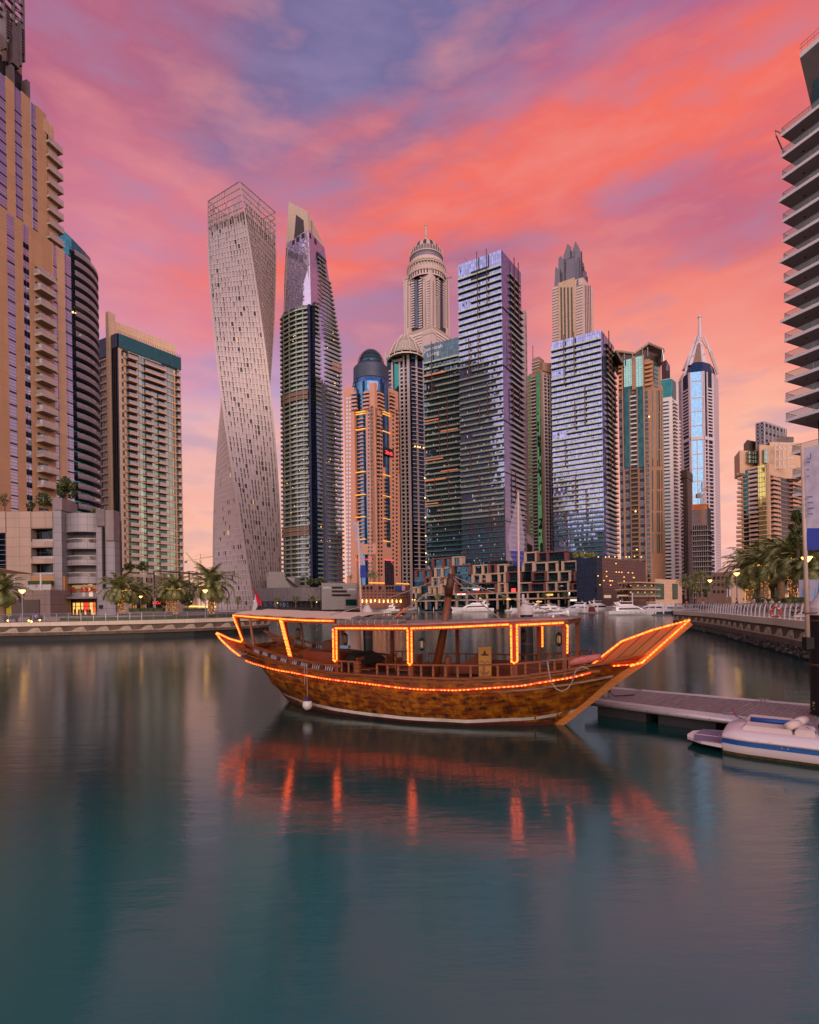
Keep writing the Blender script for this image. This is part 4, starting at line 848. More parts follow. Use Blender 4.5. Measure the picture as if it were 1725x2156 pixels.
lit_dots(FL, r, [(.98, FL.z(1367, 878)), (.5, 66), (.52, 40)], s=.5)
# --- white tower with teal top, and the striped top behind it
r, FL, FR, z, poly = tower('slab_tower', 'striped grey rooftop peeping out between the winged roof and the teal topped tower', (1403, 757), (1393, 763), (1411, 770), 520, glass('striped plant screen', '6E5A66', 9, 2.2, .5), part='wall')
r, FL, FR, z, poly = tower('apartment_tower', 'white tower with a teal glass box on top and zigzag balconies down its right side', (1415, 796), (1390, 800), (1429, 808), 430, WHT, part='wall')
mb = MB(); fb(mb, FL, 1392, 799, 1415, 836, .02, .4); mb.build('teal_box', G_TEAL, r); mb = MB(); fb(mb, FR, 1415.4, 802, 1423, 840, .02, .4); mb.build('teal_box', G_TEAL, r)
for k, z_ in enumerate(zz(GL+8, FL.z(1405, 842), 54)):
    mb = MB(); mb.fbox(FL, FL.q(1396, 1000), FL.q(1411, 1000), z_+.6, z_+1.9, .02, .1); mb.build('window_band', G_DARK, r)
    mb = MB(); mb.fbox(FR, .05, .62, z_-.2, z_+.9, .02, 1.6); mb.m = 1; mb.fbox(FR, .05, .62, z_+.9, z_+2.4, .02, .1); mb.build('balcony', [WB, DARKM], r)
    if z_ < z-30: mb = MB(); mb.hexa([FR.p(1.0, z_-.2, 0), FR.p(1.28, z_+1.2, 0), FR.p(1.28, z_+1.2, -3), FR.p(1.0, z_-.2, -3), FR.p(1.0, z_+1.6, 0), FR.p(1.28, z_+1.9, 0), FR.p(1.28, z_+1.9, -3), FR.p(1.0, z_+1.6, -3)]); mb.build('balcony', WB, r)
# --- dark tower under construction and the bare concrete frame
r, FL, FR, z, poly = tower('unfinished_tower', 'dark brown unfinished tower with a flared top storey beside the white one', (1447, 988), (1432, 992), (1457.5, 998), 440, panels('brown block wall', '6A5450', 1.6, 3.3, .5, .8, .1, jc=.35), part='wall')
MB().prism(shrink(poly, 1.12), z-7, z).build('roof_storey', solid('dark concrete', '4A3C38', .8), r)
for k, z_ in enumerate(zz(GL+8, z-9, 30)): mb = MB(); mb.fbox(FL, -.02, .4, z_, z_+1.1, .02, 1.3); mb.build('balcony', WB, r)
for z_ in (z-52, z-122): MB().fbox(FR, .5, 1.5, z_, z_+.8, .02, 2.5).build('scaffold_platform', DARKM, r)
r, FL, FR, z, poly = tower('concrete_frame', 'bare concrete frame of open floors with a wrapped grey top and orange band', (1489, 1064), (1456.5, 1066), (1497, 1073), 330, solid('dark interior', '2A2224', .9), part='core')
zw = FL.z(1470, 1107)
MB().fbox(FL, -.0, 1., zw, z-2.5, .0, .4).build('wrapping', solid('grey netting', '6A5C5C', .9, var=.2), r); MB().fbox(FL, 0., 1., z-2.5, z+1, .0, .6).build('orange_band', solid('orange hoarding', 'A85A30', .8), r)
for k, z_ in enumerate(zz(GL+4, zw, 14)):
    mb = MB(); mb.fbox(FL, -.03, 1.05, z_-.25, z_+.25, .0, 2.0); mb.build('floor_slab', GREYC, r); mb = MB(); mb.fbox(FR, -.03, 1.05, z_-.25, z_+.25, .0, 1.6); mb.build('floor_slab', GREYC, r)
for j in range(8):
    mb = MB(); mb.fbox(FL, j/7.3, j/7.3+.03, GL, zw, .2, 1.0); mb.build('column', GREYC, r)
def crane(label, base, h, jibang, L, back, mat, group=None, luff=0.):
    r = root('tower_crane', label, 'crane', tuple(base), group); x, y, z0 = base; mb = MB()
    for sx in (-.7, .7):
        for sy in (-.7, .7): mb.bar((x+sx, y+sy, z0), (x+sx, y+sy, z0+h), .25, .25)
    for k in range(int(h/2)): s_ = 1 if k % 2 else -1; mb.bar((x-.7*s_, y-.7, z0+2*k), (x+.7*s_, y-.7, z0+2*k+2), .15, .15)
    mb.build('mast', mat, r); dx, dy = math.cos(jibang), math.sin(jibang); tip = Vector((x+dx*L*math.cos(luff), y+dy*L*math.cos(luff), z0+h+1+L*math.sin(luff))); o = Vector((x, y, z0+h+1)); bk = o-(tip-o).normalized()*back
    mb = MB(); up = Vector((-math.sin(luff)*dx, -math.sin(luff)*dy, math.cos(luff)))*1.5; mb.bar(bk, tip, .35, .35); mb.bar(o+up, tip+up*.4, .3, .3); n_ = int(L/2.2)
    for k in range(n_): a = o+(tip-o)*(k/n_); b_ = o+(tip-o)*((k+.5)/n_)+up*(1-.6*k/n_); mb.bar(a, b_, .14, .14); mb.bar(b_, o+(tip-o)*((k+1)/n_), .14, .14)
    mb.build('jib', mat, r); mb = MB(); mb.bar(o, o+Vector((0, 0, 6)), .5, .5); mb.build('tower_head', mat, r); mb = MB(); mb.bar(o+Vector((0, 0, 6)), o+(tip-o)*.7, .1, .1); mb.bar(o+Vector((0, 0, 6)), bk, .1, .1); mb.build('tie', DARKM, r)
    mb = MB(); mb.box(bk.x-1.2, bk.x+1.2, bk.y-1, bk.y+1, bk.z-2.4, bk.z); mb.build('counterweight', GREYC, r); return r
p = P(1480, 1106, 327); crane('brown tower crane against the concrete frame of open floors', (p.x, p.y, p.z), 20, R(25), 10, 4, solid('brown crane', '8A5A34', .5), None, R(24))
# --- blue white spire tower
WV = solid('lilac white frame', 'C0B2BA', .55, var=.05); BG = glass('steel blue glass', '5C84AC', 1.3, 1.7, .05, wob=.008, dark=.3)
Y0 = 560.; pts = [(1439.6, 1000), (1456, 1000), (1483, 1000), (1504, 1000), (1514, 1000)]; ds = [568, 556, 553, 560, 575]
pp = [P(x, y, d) for (x, y), d in zip(pts, ds)]; r = root('spire_tower', 'blue glass tower in white frames with leaning blades and a tall spire', 'tower', (pp[2].x, pp[2].y, GL))
Fa, Fb_, Fc_, Fd = [Face((a.x, a.y), (b_.x, b_.y)) for a, b_ in zip(pp[:-1], pp[1:])]; zsh = Fb_.z(1468, 783); zlow = P(1439.6, 795, 568).z
bk = [(p_.x+8, p_.y+34) for p_ in (pp[4], pp[0])]
MB().prism([(p_.x, p_.y) for p_ in pp]+bk, GL, zlow).build('core', G_NAVY, r)
for F, q0, q1 in ((Fa, 0, .12), (Fa, .88, 1), (Fb_, 0, .07), (Fb_, .93, 1), (Fc_, 0, .1), (Fc_, .86, 1.), (Fc_, .34, .42)): MB().fbox(F, q0, q1, GL, (zsh if F is Fb_ else zlow), .0, 1.1).build('frame', WV, r)
MB().fbox(Fd, 0, 1, GL, zlow, .02, 1.0).build('side_wall', panels('lilac ribs', 'B8A8B0', 30, 3.0, .5, .6, .02, jc=.55), r)
MB().fbox(Fb_, .07, .93, GL, zsh, .02, .5).build('glass_front', BG, r)
for y in (801, 836, 865, 895, 924, 955, 985, 1012, 1045, 1075): mb = MB(); fb(mb, Fb_, 1457, y, 1482.5, y+2, .5, .9); mb.build('string_course', WV, r)
zm = Fc_.z(1490, 924); mb = MB(); mb.fbox(Fb_, .47, .53, GL, zm, .5, .9); mb.build('frame', WV, r)
for z_ in zz(zm+6, zsh-14, 15):
    for F, a, b_ in ((Fa, .12, .88), (Fc_, .42, .86)): mb = MB(); mb.fbox(F, a, b_, z_-.5, z_+.9, .0, 1.2); mb.build('balcony', WV, r)
for z_ in zz(GL+30, zm-2, 36):
    for F, a, b_ in ((Fa, .12, .88), (Fc_, .1, .86)): mb = MB(); mb.fbox(F, a, b_, z_-.5, z_+.6, .0, .9); mb.build('louvre', WV, r)
for F in (Fa, Fb_, Fc_): MB().fbox(F, 0, 1, zm-1.5, zm+2, .0, 1.3).build('string_course', WV, r)
# tapering head
ctr = Vector(((pp[0].x+pp[4].x)/2+4, pp[2].y+18)); hd = MB(); ztp = P(1474, 764, 560).z
ring = lambda k, z_: [(ctr.x+(p_.x-ctr.x)*k, ctr.y+(p_.y-ctr.y)*k, z_) for p_ in pp]+[(ctr.x+(x-ctr.x)*k, ctr.y+(y-ctr.y)*k, z_) for x, y in bk]
hd.loft([ring(1, zlow), ring(.93, zsh+2), ring(.76, ztp)]); hd.build('head_glass', glass('deep blue glass', '24466E', 1.5, 2.5, .08), r)
mb = MB(); apx = P(1473.5, 703, 572); lb, rb = P(1451, 768, 562), P(1490, 768, 560); wv = Vector((0, 3, 0)); mb.hexa([lb, rb, rb+wv*5, lb+wv*5, apx-Vector((.5, 0, 0)), apx+Vector((.5, 0, 0)), apx+wv+Vector((.5, 0, 0)), apx+wv-Vector((.5, 0, 0))]); mb.build('wedge', WV, r)
mb = MB(); l2, r2, a2 = P(1461, 763, 561), P(1478, 761, 559), P(1473, 722, 566.5); mb.hexa([l2, r2, r2+wv*.2, l2+wv*.2, a2-Vector((.9, 0, 0)), a2+Vector((.9, 0, 0)), a2+wv*.2+Vector((1, 0, 0)), a2+wv*.2-Vector((1, 0, 0))]); mb.build('louvre_panel', solid('brown louvre field', '7A5E50', .6), r)
for xa, ya, Ya, xm, ym, xb, yb in ((1440.5, 796, 566, 1455, 745, 1467.5, 706), (1512, 788, 574, 1496, 740, 1480.5, 702)):
    a, m_, b_ = P(xa, ya, Ya), P(xm, ym, 568), P(xb, yb, 570); mb = MB(); mb.tube([a, m_, b_], [1.5, 1.9, .4], 4); mb.build('blade', WV, r)
for (x0, y0, x1, y1) in ((1455, 790, 1465, 720), (1484, 786, 1477, 715), (1466, 715, 1472, 712), (1476, 712, 1482, 711), (1478, 716, 1488, 733), (1484, 745, 1494, 738), (1459, 748, 1464, 747)): mb = MB(); mb.bar(P(x0, y0, 562), P(x1, y1, 570), .6, .6); mb.build('strut', WV, r)
s0 = P(1474, 712, 572); s1 = P(1474, 669, 572); MB().lathe([(2., s0.z), (1.5, s0.z+8), (1.25, s1.z), (2.1, s1.z+.3), (1.2, s1.z+2.4), (.2, P(1474, 661, 572).z)], 12, (s0.x, s0.y)).build('spire', WV, r)
# ================================================================= left bank: brown stepped tower
BRT = panels('sandy brown render', 'AE8464', 4.2, 3.6, .03, .7, .05, .25, jc=.6); BRL = panels('lighter sandy render', 'BC9678', 4.2, 3.6, .03, .7, .05, .3, jc=.6)
SKG = glass('sky mirror glass', 'AEB6D6', 2.4, .85, .05, wob=.012, dark=.15); BFR = solid('balcony concrete', 'A89486', .65, var=.08, dirt=.25); RAILG = solid('balcony glass', 'B9B0B4', .1, .3, var=.1); RAILG.node_tree.nodes['Principled BSDF'].inputs['Alpha'].default_value = .6
A, B = (-96.4-.28*44, 150-44), (-96.4, 150.); r = root('stepped_tower', 'very tall sandy brown tower of glass strips rising in steps out of the left edge', 'tower', (B[0], B[1], GL))
F = Face(A, B); inn = (-F.n.x, -F.n.y); U = Face((A[0]+inn[0]*2.5, A[1]+inn[1]*2.5), (B[0]+inn[0]*2.5, B[1]+inn[1]*2.5))
zlow, zup = F.z(146, 537), U.z(90, 235)
def back(F_, q0, q1, d): a, b = Vector(F_.p(q0, 0, 0)[:2]), Vector(F_.p(q1, 0, 0)[:2]); n = F_.n; return [tuple(a), tuple(b), tuple(b-n*d), tuple(a-n*d)]
MB().prism(back(F, 0, F.q(153, 800), 24), GL, zlow-.4).build('glass_wall', SKG, r); MB().prism(back(U, 0, U.q(97, 400), 22), zlow, zup-.4).build('glass_wall', SKG, r)
def strip_(F_, x0, x1, yref, z0, z1, m_, t=.14, nm='wall'): q0, q1 = max(0, F_.q(x0, yref)), F_.q(x1, yref); MB().fbox(F_, q0, q1, z0, z1, -.3, t).build(nm, m_, r)
for x0, x1 in ((-60, 18.5), (35, 52), (64.5, 71.5), (113.5, 115), (123, 139)): strip_(F, x0, x1, 800, GL, zlow, BRL if x0 > 100 else BRT)
strip_(F, 70, 114, 800, GL, zlow, BRT, .1)
for x0, x1 in ((-90, -20), (13.6, 31), (46.7, 63.5), (77, 98)): strip_(U, x0, x1, 330, zlow, zup, BRT)
strip_(U, 64, 66, 330, zlow, zup, solid('pale mullion', 'A79CA4', .5)); 
for k, z_ in enumerate(zz(GL+8, zlow-3, 28)):    # dark floor lines in the glass strips
    for x0, x1 in ((19.5, 34), (52.5, 64), (115, 123), (139, 153)): mb = MB(); q0, q1 = F.q(x0, 800), F.q(x1, 800); mb.fbox(F, q0, q1, z_, z_+.32, -.02, .1); mb.build('spandrel', DARKM, r) if k % 1 == 0 and x0 != 52.5 else (mb.fbox(F, q0, q1, z_-.3, z_+1.1, -.02, .1), mb.build('spandrel', G_NAVY, r))
for k, z_ in enumerate(zz(zlow+2, zup-4, 11)):
    for x0, x1 in ((-20, 13), (31.5, 46.5), (64, 77)): mb = MB(); q0, q1 = max(0, U.q(x0, 330)), U.q(x1, 330); mb.fbox(U, q0, q1, z_, z_+.3, -.02, .1); mb.build('spandrel', DARKM, r)
n = 19; zt = F.z(90, 590)
for k in range(n):      # projecting balconies of the lower tier
    z_ = zt-k*(F.z(90, 590)-F.z(90, 621)); 
    if z_ < 8: break
    q0, q1 = F.q(73.5, 800), F.q(107, 800); mb = MB(); mb.m = 0; mb.fbox(F, q0, q1, z_-.35, z_+.35, .1, 2.6); mb.m = 1; mb.fbox(F, q0+.002, q1-.002, z_+.35, z_+1.45, 2.5, 2.56); mb.fbox(F, q0, q0+.0015, z_+.35, z_+1.45, .1, 2.5); mb.m = 2; mb.fbox(F, (q0+q1)/2-.002, (q0+q1)/2+.002, z_+.3, z_+1.5, 2.4, 2.62)
    mb.m = 3; mb.fbox(F, q0+.01, q1-.03, z_+.4, z_+2.5, .1, .16); mb.build('balcony', [BFR, RAILG, BRL, G_DARK], r)
zt = U.z(112, 312); dz = U.z(112, 312)-U.z(112, 340)
for k in range(9):
    z_ = zt-k*dz; q0, q1 = U.q(97, 400), U.q(127.5, 400); mb = MB(); mb.m = 0; mb.fbox(U, q0, q1, z_-.35, z_+.3, -5, 1.2); mb.m = 1; mb.fbox(U, q0, q1-.002, z_+.3, z_+1.45, 1.1, 1.16); mb.m = 3; mb.fbox(U, q0, q1-.06, z_+.3, z_+2.6, -5, -.8); mb.build('balcony', [BFR, RAILG, BRL, G_NAVY], r)
MB().fbox(U, U.q(92, 300), U.q(112, 300), zt+dz*.6, U.z(105, 262), -6, .3).build('wall', BRL, r)
MB().prism(back(U, U.q(97, 400), U.q(122, 400), 16), zlow, zt).build('wall', BRT, r)
# crown of fins, louvres and open frames
TF_ = Face((A[0]+inn[0]*5, A[1]+inn[1]*5), (B[0]+inn[0]*5, B[1]+inn[1]*5)); z1 = TF_.z(30, 120); z2 = TF_.z(30, -60); GM = solid('crown grey metal', '63585C', .5, .3)
mb = MB(); mb.fbox(TF_, 0, TF_.q(50, 200), zup-.5, z1+3, -8, -.5); mb.build('crown_core', BRT, r)
mb = MB(); mb.fbox(TF_, 0, TF_.q(49, 190), zup+1, TF_.z(30, 140), -.5, -.3); mb.build('crown_recess', DARKM, r)
for x0, x1, y0, y1, t in ((17, 31, 57, 141, 1.6), (31, 34.5, 52, 142, 2.0), (0, 3, 25, 106, 2), (12, 19, 143, 225, 2), (45, 52, 175, 258, 2)): mb = MB(); fb(mb, TF_, x0, y0, x1, y1, .0, t); mb.build('crown_fin', GM, r)
for k in range(9): mb = MB(); fb(mb, TF_, 35.5, 62+k*6, 43.5, 64.5+k*6, .2, 1.4); mb.build('louvre', GM, r)
for k in range(9): mb = MB(); fb(mb, TF_, 3.5, 24+k*6.4, 13.5, 27.5+k*6.4, .2, 1.4); mb.build('louvre', GM, r)
for x in (1, 22, 42): mb = MB(); fb(mb, TF_, x, -60, x+3, 130, .3, 1.2); mb.build('crown_post', GM, r)
for y in (-50, -32, -14, 4, 22, 40, 55): mb = MB(); fb(mb, TF_, -8, y, 44, y+2.5, .3, 1.1); mb.build('crown_beam', GM, r)
for k in range(6): mb = MB(); a = P(24, -40+k*18, 140); b_ = P(43, -28+k*18, 141); mb.bar(a, b_, .35, .35); mb.build('crown_brace', GM, r)
# ================================================================= teal curved tower
Cx, Cy, Rd = -128.5, 190., 12.5; r = root('curved_tower', 'teal glass tower with a slanting sail top and rounded stacked balconies, behind the brown one', 'tower', (Cx, Cy, GL))
z_l, z_r = P(119, 419, Cy-10).z, P(190, 523, Cy-4).z
N_ = 40; ring = [(Cx+Rd*math.cos(2*math.pi*i/N_), Cy+Rd*math.sin(2*math.pi*i/N_)) for i in range(N_)]
sl = (z_r-z_l)/(Rd*1.6); MB().prism(ring, GL, lambda x, y: 131.5+min(18, (-112.6-x)*.94)).build('glass_wall', glass('aqua glass', '4C9AA2', 1.4, 1.7, .05, wob=.012, dark=.35), r)
zt = P(175, 512, Cy-12).z; dz = P(175, 1000, Cy-12).z-P(175, 1022, Cy-12).z
for k in range(31):
    z_ = zt-k*dz
    if z_ < 20: break
    mb = MB(); a0, a1 = R(-28), R(60); mb.m = 0; mb.lathe([(Rd, z_-.3), (Rd+2.3, z_-.35), (Rd+2.35, z_+.45), (Rd, z_+.45)], 16, (Cx, Cy), a0, a1); mb.m = 1; mb.lathe([(Rd+2.25, z_+.45), (Rd+2.25, z_+1.5)], 16, (Cx, Cy), a0, a1)
    mb.build('balcony', [solid('grey balcony edge', '8C8288', .6, var=.08), RAILG], r)
    mb = MB(); mb.lathe([(Rd+.05, z_+.5), (Rd+.05, z_+2.2)], 12, (Cx, Cy), R(-30), R(50)); mb.build('recessed_glazing', G_NAVY, r)
for a_, k in ((-30, 6), (-26, 6), (-20, 8)): x, y = Cx+(Rd+1.5)*math.cos(R(a_)), Cy+(Rd+1.5)*math.sin(R(a_)); MB().sphere((x, y, zt-k*dz+.8), .3, 6).build('balcony_light', DOTM, r)
# ================================================================= tan tower with the high fin wall
TAN3 = panels('sunlit tan cladding', 'DCBA9C', 1.8, 1.6, .03, .65, .05, .12)
r, FL, FR, z, poly = tower('apartment_tower', 'tan tower with stacked balconies, green glazed top band and a high blank fin wall', (248.5, 702), (206, 719), (380, 754), 215, TAN3, part='wall')
zg0 = FR.z(250, 731); GT = glass('green top glass', '2F5E60', .9, 4.6, .05, dark=.2, wob=.004)
mb = MB(); mb.fbox(FR, 0, 1.0, zg0, z, .02, .5); mb.build('glass_band', GT, r); mb = MB(); mb.fbox(FL, .75, 1.0, zg0, z, .02, .5); mb.build('glass_band', G_NAVY, r); mb = MB(); mb.fbox(FL, 0, .45, FL.z(215, 755), z, .02, .5); mb.build('glass_band', G_NAVY, r)
# fin wall
pf = P(230.5, 671.5, 222); pe = P(369.5, 727, depth(369.5, 727, pf.z)); d_ = (pe-pf).normalized(); n_ = Vector((-d_.y, d_.x, 0))*1.2
MB().prism([tuple(pf.xy), tuple(pe.xy), tuple((pe+n_).xy), tuple((pf+n_).xy)], z-6, pf.z).build('fin_wall', TAN3, r)
MB().fbox(FL, .52, .66, GL, pf.z, -2, 1.0).build('fin_wall', TAN3, r)
for i in range(36): c = FR.p(i/35, z, .3); mb = MB(); mb.bar(c, (c[0]+.0, c[1], c[2]+1.0), .12, .12); mb.bar((c[0], c[1], c[2]+.6), (c[0]+.5, c[1]-.7, c[2]+.9), .1, .1); mb.build('roof_bracket', GREYC, r)
for F_, q0, q1 in ((FL, .68, .99),): MB().fbox(F_, q0, q1, GL, zg0, .02, .1).build('dark_strip', G_NAVY, r)
MB().fbox(FL, .0, .15, GL, FL.z(210, 740), .02, .3).build('dark_strip', G_NAVY, r)
for q in (.72, .8, .88): MB().fbox(FL, q, q+.02, GL, z, .1, .5).build('mullion', DARKM, r)
pitch = FR.z(300, 900)-FR.z(300, 915.6); n = 31; GGL = glass('sea green window', 'A0B0A4', 1.6, 3.1, .07, wob=.012, dark=.45); TB = solid('tan balcony', 'D6AE90', .6, var=.05)
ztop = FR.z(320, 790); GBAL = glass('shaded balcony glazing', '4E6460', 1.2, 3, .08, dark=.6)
for k in range(n):
    z_ = ztop-k*pitch+pitch*1
    if z_ < 9: break
    qg = (FR.q(288, 900), FR.q(366, 900)); b3 = MB(); b3.fbox(FR, qg[0], qg[1], z_+.55, z_+pitch, .02, .25); b3.build('window', GGL, r)
    mb = MB(); mb.fbox(FR, FR.q(262, 900), FR.q(376, 900), z_-.1, z_+.5, .02, .5); mb.build('floor_band', TB, r)
    for x0, x1, t in ((267, 287, 2.4), (303, 320, 2.0), (330, 348, 2.0), (370, 378, 1.9)):
        if k < 4 and x0 == 303: x0, x1 = 303, 348
        elif k < 4 and x0 == 330: continue
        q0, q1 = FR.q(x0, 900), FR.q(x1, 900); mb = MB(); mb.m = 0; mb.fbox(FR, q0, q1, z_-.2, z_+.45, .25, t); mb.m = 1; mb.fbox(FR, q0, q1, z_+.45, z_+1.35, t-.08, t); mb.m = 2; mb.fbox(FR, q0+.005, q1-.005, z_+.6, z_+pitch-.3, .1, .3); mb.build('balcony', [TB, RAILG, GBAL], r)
    mb = MB(); mb.fbox(FR, FR.q(258, 900), FR.q(262, 900), z_+.6, z_+2.5, .02, .1); mb.build('window', WIN, r)
    for a, b_ in ((.19, .30), (.38, .49)): mb = MB(); mb.fbox(FL, a, b_, z_+.8, z_+2.4, .02, .1); mb.build('window', WIN, r)
    MB().fbox(FL, .16, .52, z_-.2, z_+.4, .02, .9).build('floor_band', TB, r)
for y0, y1, x0, x1 in ((765, 771, 262, 280), (778, 784, 318, 336), (792, 797, 350, 376)): pass
for x0, x1, y in ((257, 268, 738), (272, 290, 746), (340, 372, 770)): mb = MB(); fb(mb, FR, x0, y, x1, y+4, .02, .5); mb.build('roof_slot', DARKM, r)
for q in (FR.q(287.5, 900), FR.q(366.5, 900), FR.q(379, 900)-.0): MB().fbox(FR, q-.004, q+.006, GL, ztop+pitch, .02, .9).build('pier', TB, r)
# ================================================================= right bank: tan apartment block with lattice top
r, FL, FR, z, poly = tower('apartment_block', 'terraced tan apartment block with curved balconies, behind the palms on the right bank', (1620, 976), (1560, 988), (1700, 1000), 335, TANL, part='wall')
YG = glass('yellow green glass', 'B9B46A', 1.6, 3.1, .1, wob=.006, dark=.12, span=.15, spanc=(.55, .38, .3)); OB = solid('salmon balcony', 'BC8A66', .6, var=.05)
L0 = P(1555, 989, 352); FLL = Face((L0.x, L0.y), tuple(Vector(FL.p(0.15, 0, 0)).xy))
mb = MB(); fb(mb, FL, 1599, 980, 1615.5, 1180, .02, 1.2); mb.build('glass_strip', YG, r)
ph = FL.z(1590, 1000)-FL.z(1590, 1009.5)
for k in range(30):
    z_ = z-4-k*ph
    if z_ < 6: break
    ex = 0 if k < 4 else (.03 if k < 12 else .07)
    mb = MB(); mb.m = 0; mb.fbox(FL, -.08-ex, .08, z_-.3, z_+.8, -1., 2.2); mb.m = 1; mb.fbox(FL, -.08-ex, .08, z_+.8, z_+1.4, 2.1, 2.2); mb.build('balcony', [OB, RAILG], r)
    mb = MB(); mb.fbox(FL, .09, .29, z_+.4, z_+2.6, .02, .2); mb.build('window', G_DARK, r)
    mb = MB(); mb.m = 0; mb.fbox(FL, .3, .62, z_-.3, z_+.5, .0, 1.8); mb.m = 1; mb.fbox(FL, .3, .62, z_+.5, z_+1.2, 1.7, 1.8); mb.m = 2; mb.fbox(FL, .32, .62, z_+.6, z_+2.6, .02, .1); mb.build('balcony', [OB, RAILG, G_NAVY], r)
    if k > 1:
        for q0, q1, t in ((.02, .20, 1.8), (.5, .72, 2.2), (.75, .98, 2.2)): mb = MB(); mb.m = 0; mb.fbox(FR, q0, q1, z_-.3, z_+.7, .0, t); mb.m = 1; mb.fbox(FR, q0, q1, z_+.7, z_+1.3, t-.1, t); mb.m = 2; mb.fbox(FR, q0, q1, z_+.7, z_+2.7, .02, .1); mb.build('balcony', [OB, RAILG, G_NAVY], r)
        mb = MB(); mb.m = 0; mb.fbox(FR, .22, .48, z_+.5, z_+ph-.1, .02, .5); mb.m = 1; mb.fbox(FR, .22, .48, z_-.2, z_+.5, .02, .6); mb.build('bay_window', [G_DARK, solid('mauve spandrel', '8A5A58', .6)], r)
def blk(x0, y0, x1, y1, Y_, d_, m_, nm='wall'):   # upper pieces, set back
    a, b_ = P(x0, y1, Y_), P(x1, y1, Y_+4); t_ = P(x0, y0, Y_); mb = MB(); mb.prism([(a.x, a.y), (b_.x, b_.y), (b_.x+d_*.4, b_.y+d_), (a.x+d_*.4, a.y+d_)], a.z-2, t_.z); return mb.build(nm, m_, r)
LOU = glass('tan louvres', '8A7060', 9, .9, .3, metal=.2, rough=.5, dark=.1)
blk(1558.4, 948, 1600, 990, 345, 16, TANL); blk(1600, 936, 1640, 980, 341, 22, TANL); blk(1574, 926, 1592, 948, 352, 10, LOU); blk(1609, 917, 1672, 940, 352, 14, LOU); blk(1622, 930, 1690, 1000, 346, 20, TANL)
for y in (950, 959, 968): 
    for x0, x1 in ((1578, 1589), (1592, 1608), (1610, 1619)): a, b_ = P(x0, y+6, 343.4 if x0 < 1600 else 339.6), P(x1, y+6, 344.4 if x0 < 1600 else 340.6); t_ = P(x0, y, 344); mb = MB(); mb.prism([(a.x, a.y), (b_.x, b_.y), (b_.x, b_.y+3), (a.x, a.y+3)], a.z, t_.z); mb.build('window', GGL, r)
# lattice tower: star screen over blue glass
a, b_, c_ = P(1592, 890, 350), P(1609.5, 886.5, 346), P(1656, 893, 362); zt, zb = b_.z, P(1609, 948, 346).z
mb = MB(); mb.prism([(a.x+.5, a.y+.5), (b_.x, b_.y+.6), (c_.x-.5, c_.y+.5), (a.x+c_.x-b_.x, a.y+c_.y-b_.y)], zb, zt-.3); mb.build('lattice_core', solid('deep blue glazing', '1E2C44', .2, .4), r)
LAT = solid('pale lattice', '9A929A', .5, .3); F1, F2 = Face((a.x, a.y), (b_.x, b_.y)), Face((b_.x, b_.y), (c_.x, c_.y))
for F_, nx in ((F1, 2), (F2, 6)):
    cw = F_.w/nx; ny = int((zt-zb)/cw)+1; 
    for i in range(nx+1): mb = MB(); mb.bar(F_.p(i/nx, zb, .2), F_.p(i/nx, zt, .2), .35, .35); mb.build('lattice_bar', LAT, r)
    for i in range(nx):
        for j in range(ny):
            mb = MB(); qc, zc_ = (i+.5)/nx, zt-(j+.5)*cw
            if zc_-cw/2 < zb-1: continue
            for k in range(8):
                a0 = math.pi*k/4+.39; pts = [F_.p(qc+rad_*math.cos(a0+o)/F_.w, zc_+rad_*math.sin(a0+o), .2) for rad_, o in ((cw*.56, 0), (cw*.26, .39), (cw*.56, .785))]; mb.bar(pts[0], pts[1], .3, .2); mb.bar(pts[1], pts[2], .3, .2)
            mb.build('lattice_star', LAT, r)
# tall pale screens on the right wing
q = 0
for x in (1632, 1641, 1650, 1659): mb = MB(); pa, pb = P(x, 988, 340), P(x, 935, 340); mb.bar(pa, pb, .5, .5); mb.build('screen_post', WB, r)
for y in (937, 947, 968, 986): mb = MB(); mb.bar(P(1632, y, 340), P(1672, y-5, 340), .5, .5); mb.build('screen_rail', WB, r)
# ================================================================= right edge: cantilevered balcony tower
C = Vector((61.7, 85.)); fa, fbk = Vector((.42, -.907)), Vector((.907, .42)); r = root('balcony_tower', 'tall apartment tower of wide cantilevered slabs and glass railings at the right edge', 'tower', (C.x, C.y, GL))
SOF = panels('grey balcony soffit', 'AEA29E', 2.6, 2.6, .03, .7, .06, .1); EDG = solid('pale slab edge', 'D2C8CC', .55, var=.05); GRL = solid('clear balcony glass', '9DA8A4', .08, .2, var=.1); GRL.node_tree.nodes['Principled BSDF'].inputs['Alpha'].default_value = .28
zs = [P(1648, y, 85).z for y in ([283, 328, 373, 420]+[464+i*42.0 for i in range(11)])]+[P(1658, 950, 85).z, P(1659, 1000, 85).z, P(1661, 1040, 85).z, P(1680, 1080, 85).z, 6.]
def rect(o, la, lb, oa=0., ob=0.): p0 = C+fa*(oa)+fbk*(ob); return [tuple(p0), tuple(p0+fa*la), tuple(p0+fa*la+fbk*lb), tuple(p0+fbk*lb)]
def ccw(pl): a = sum(pl[i][0]*pl[(i+1) % len(pl)][1]-pl[(i+1) % len(pl)][0]*pl[i][1] for i in range(len(pl))); return pl if a > 0 else pl[::-1]
MB().prism(ccw(rect(0, 26, 20, 2.6, 4.0)), GL, P(1700, 180, 85).z).build('glass_wall', glass('dark green apartment glass', '35605E', 1.9, 3.2, .08, wob=.01, dark=.6), r)
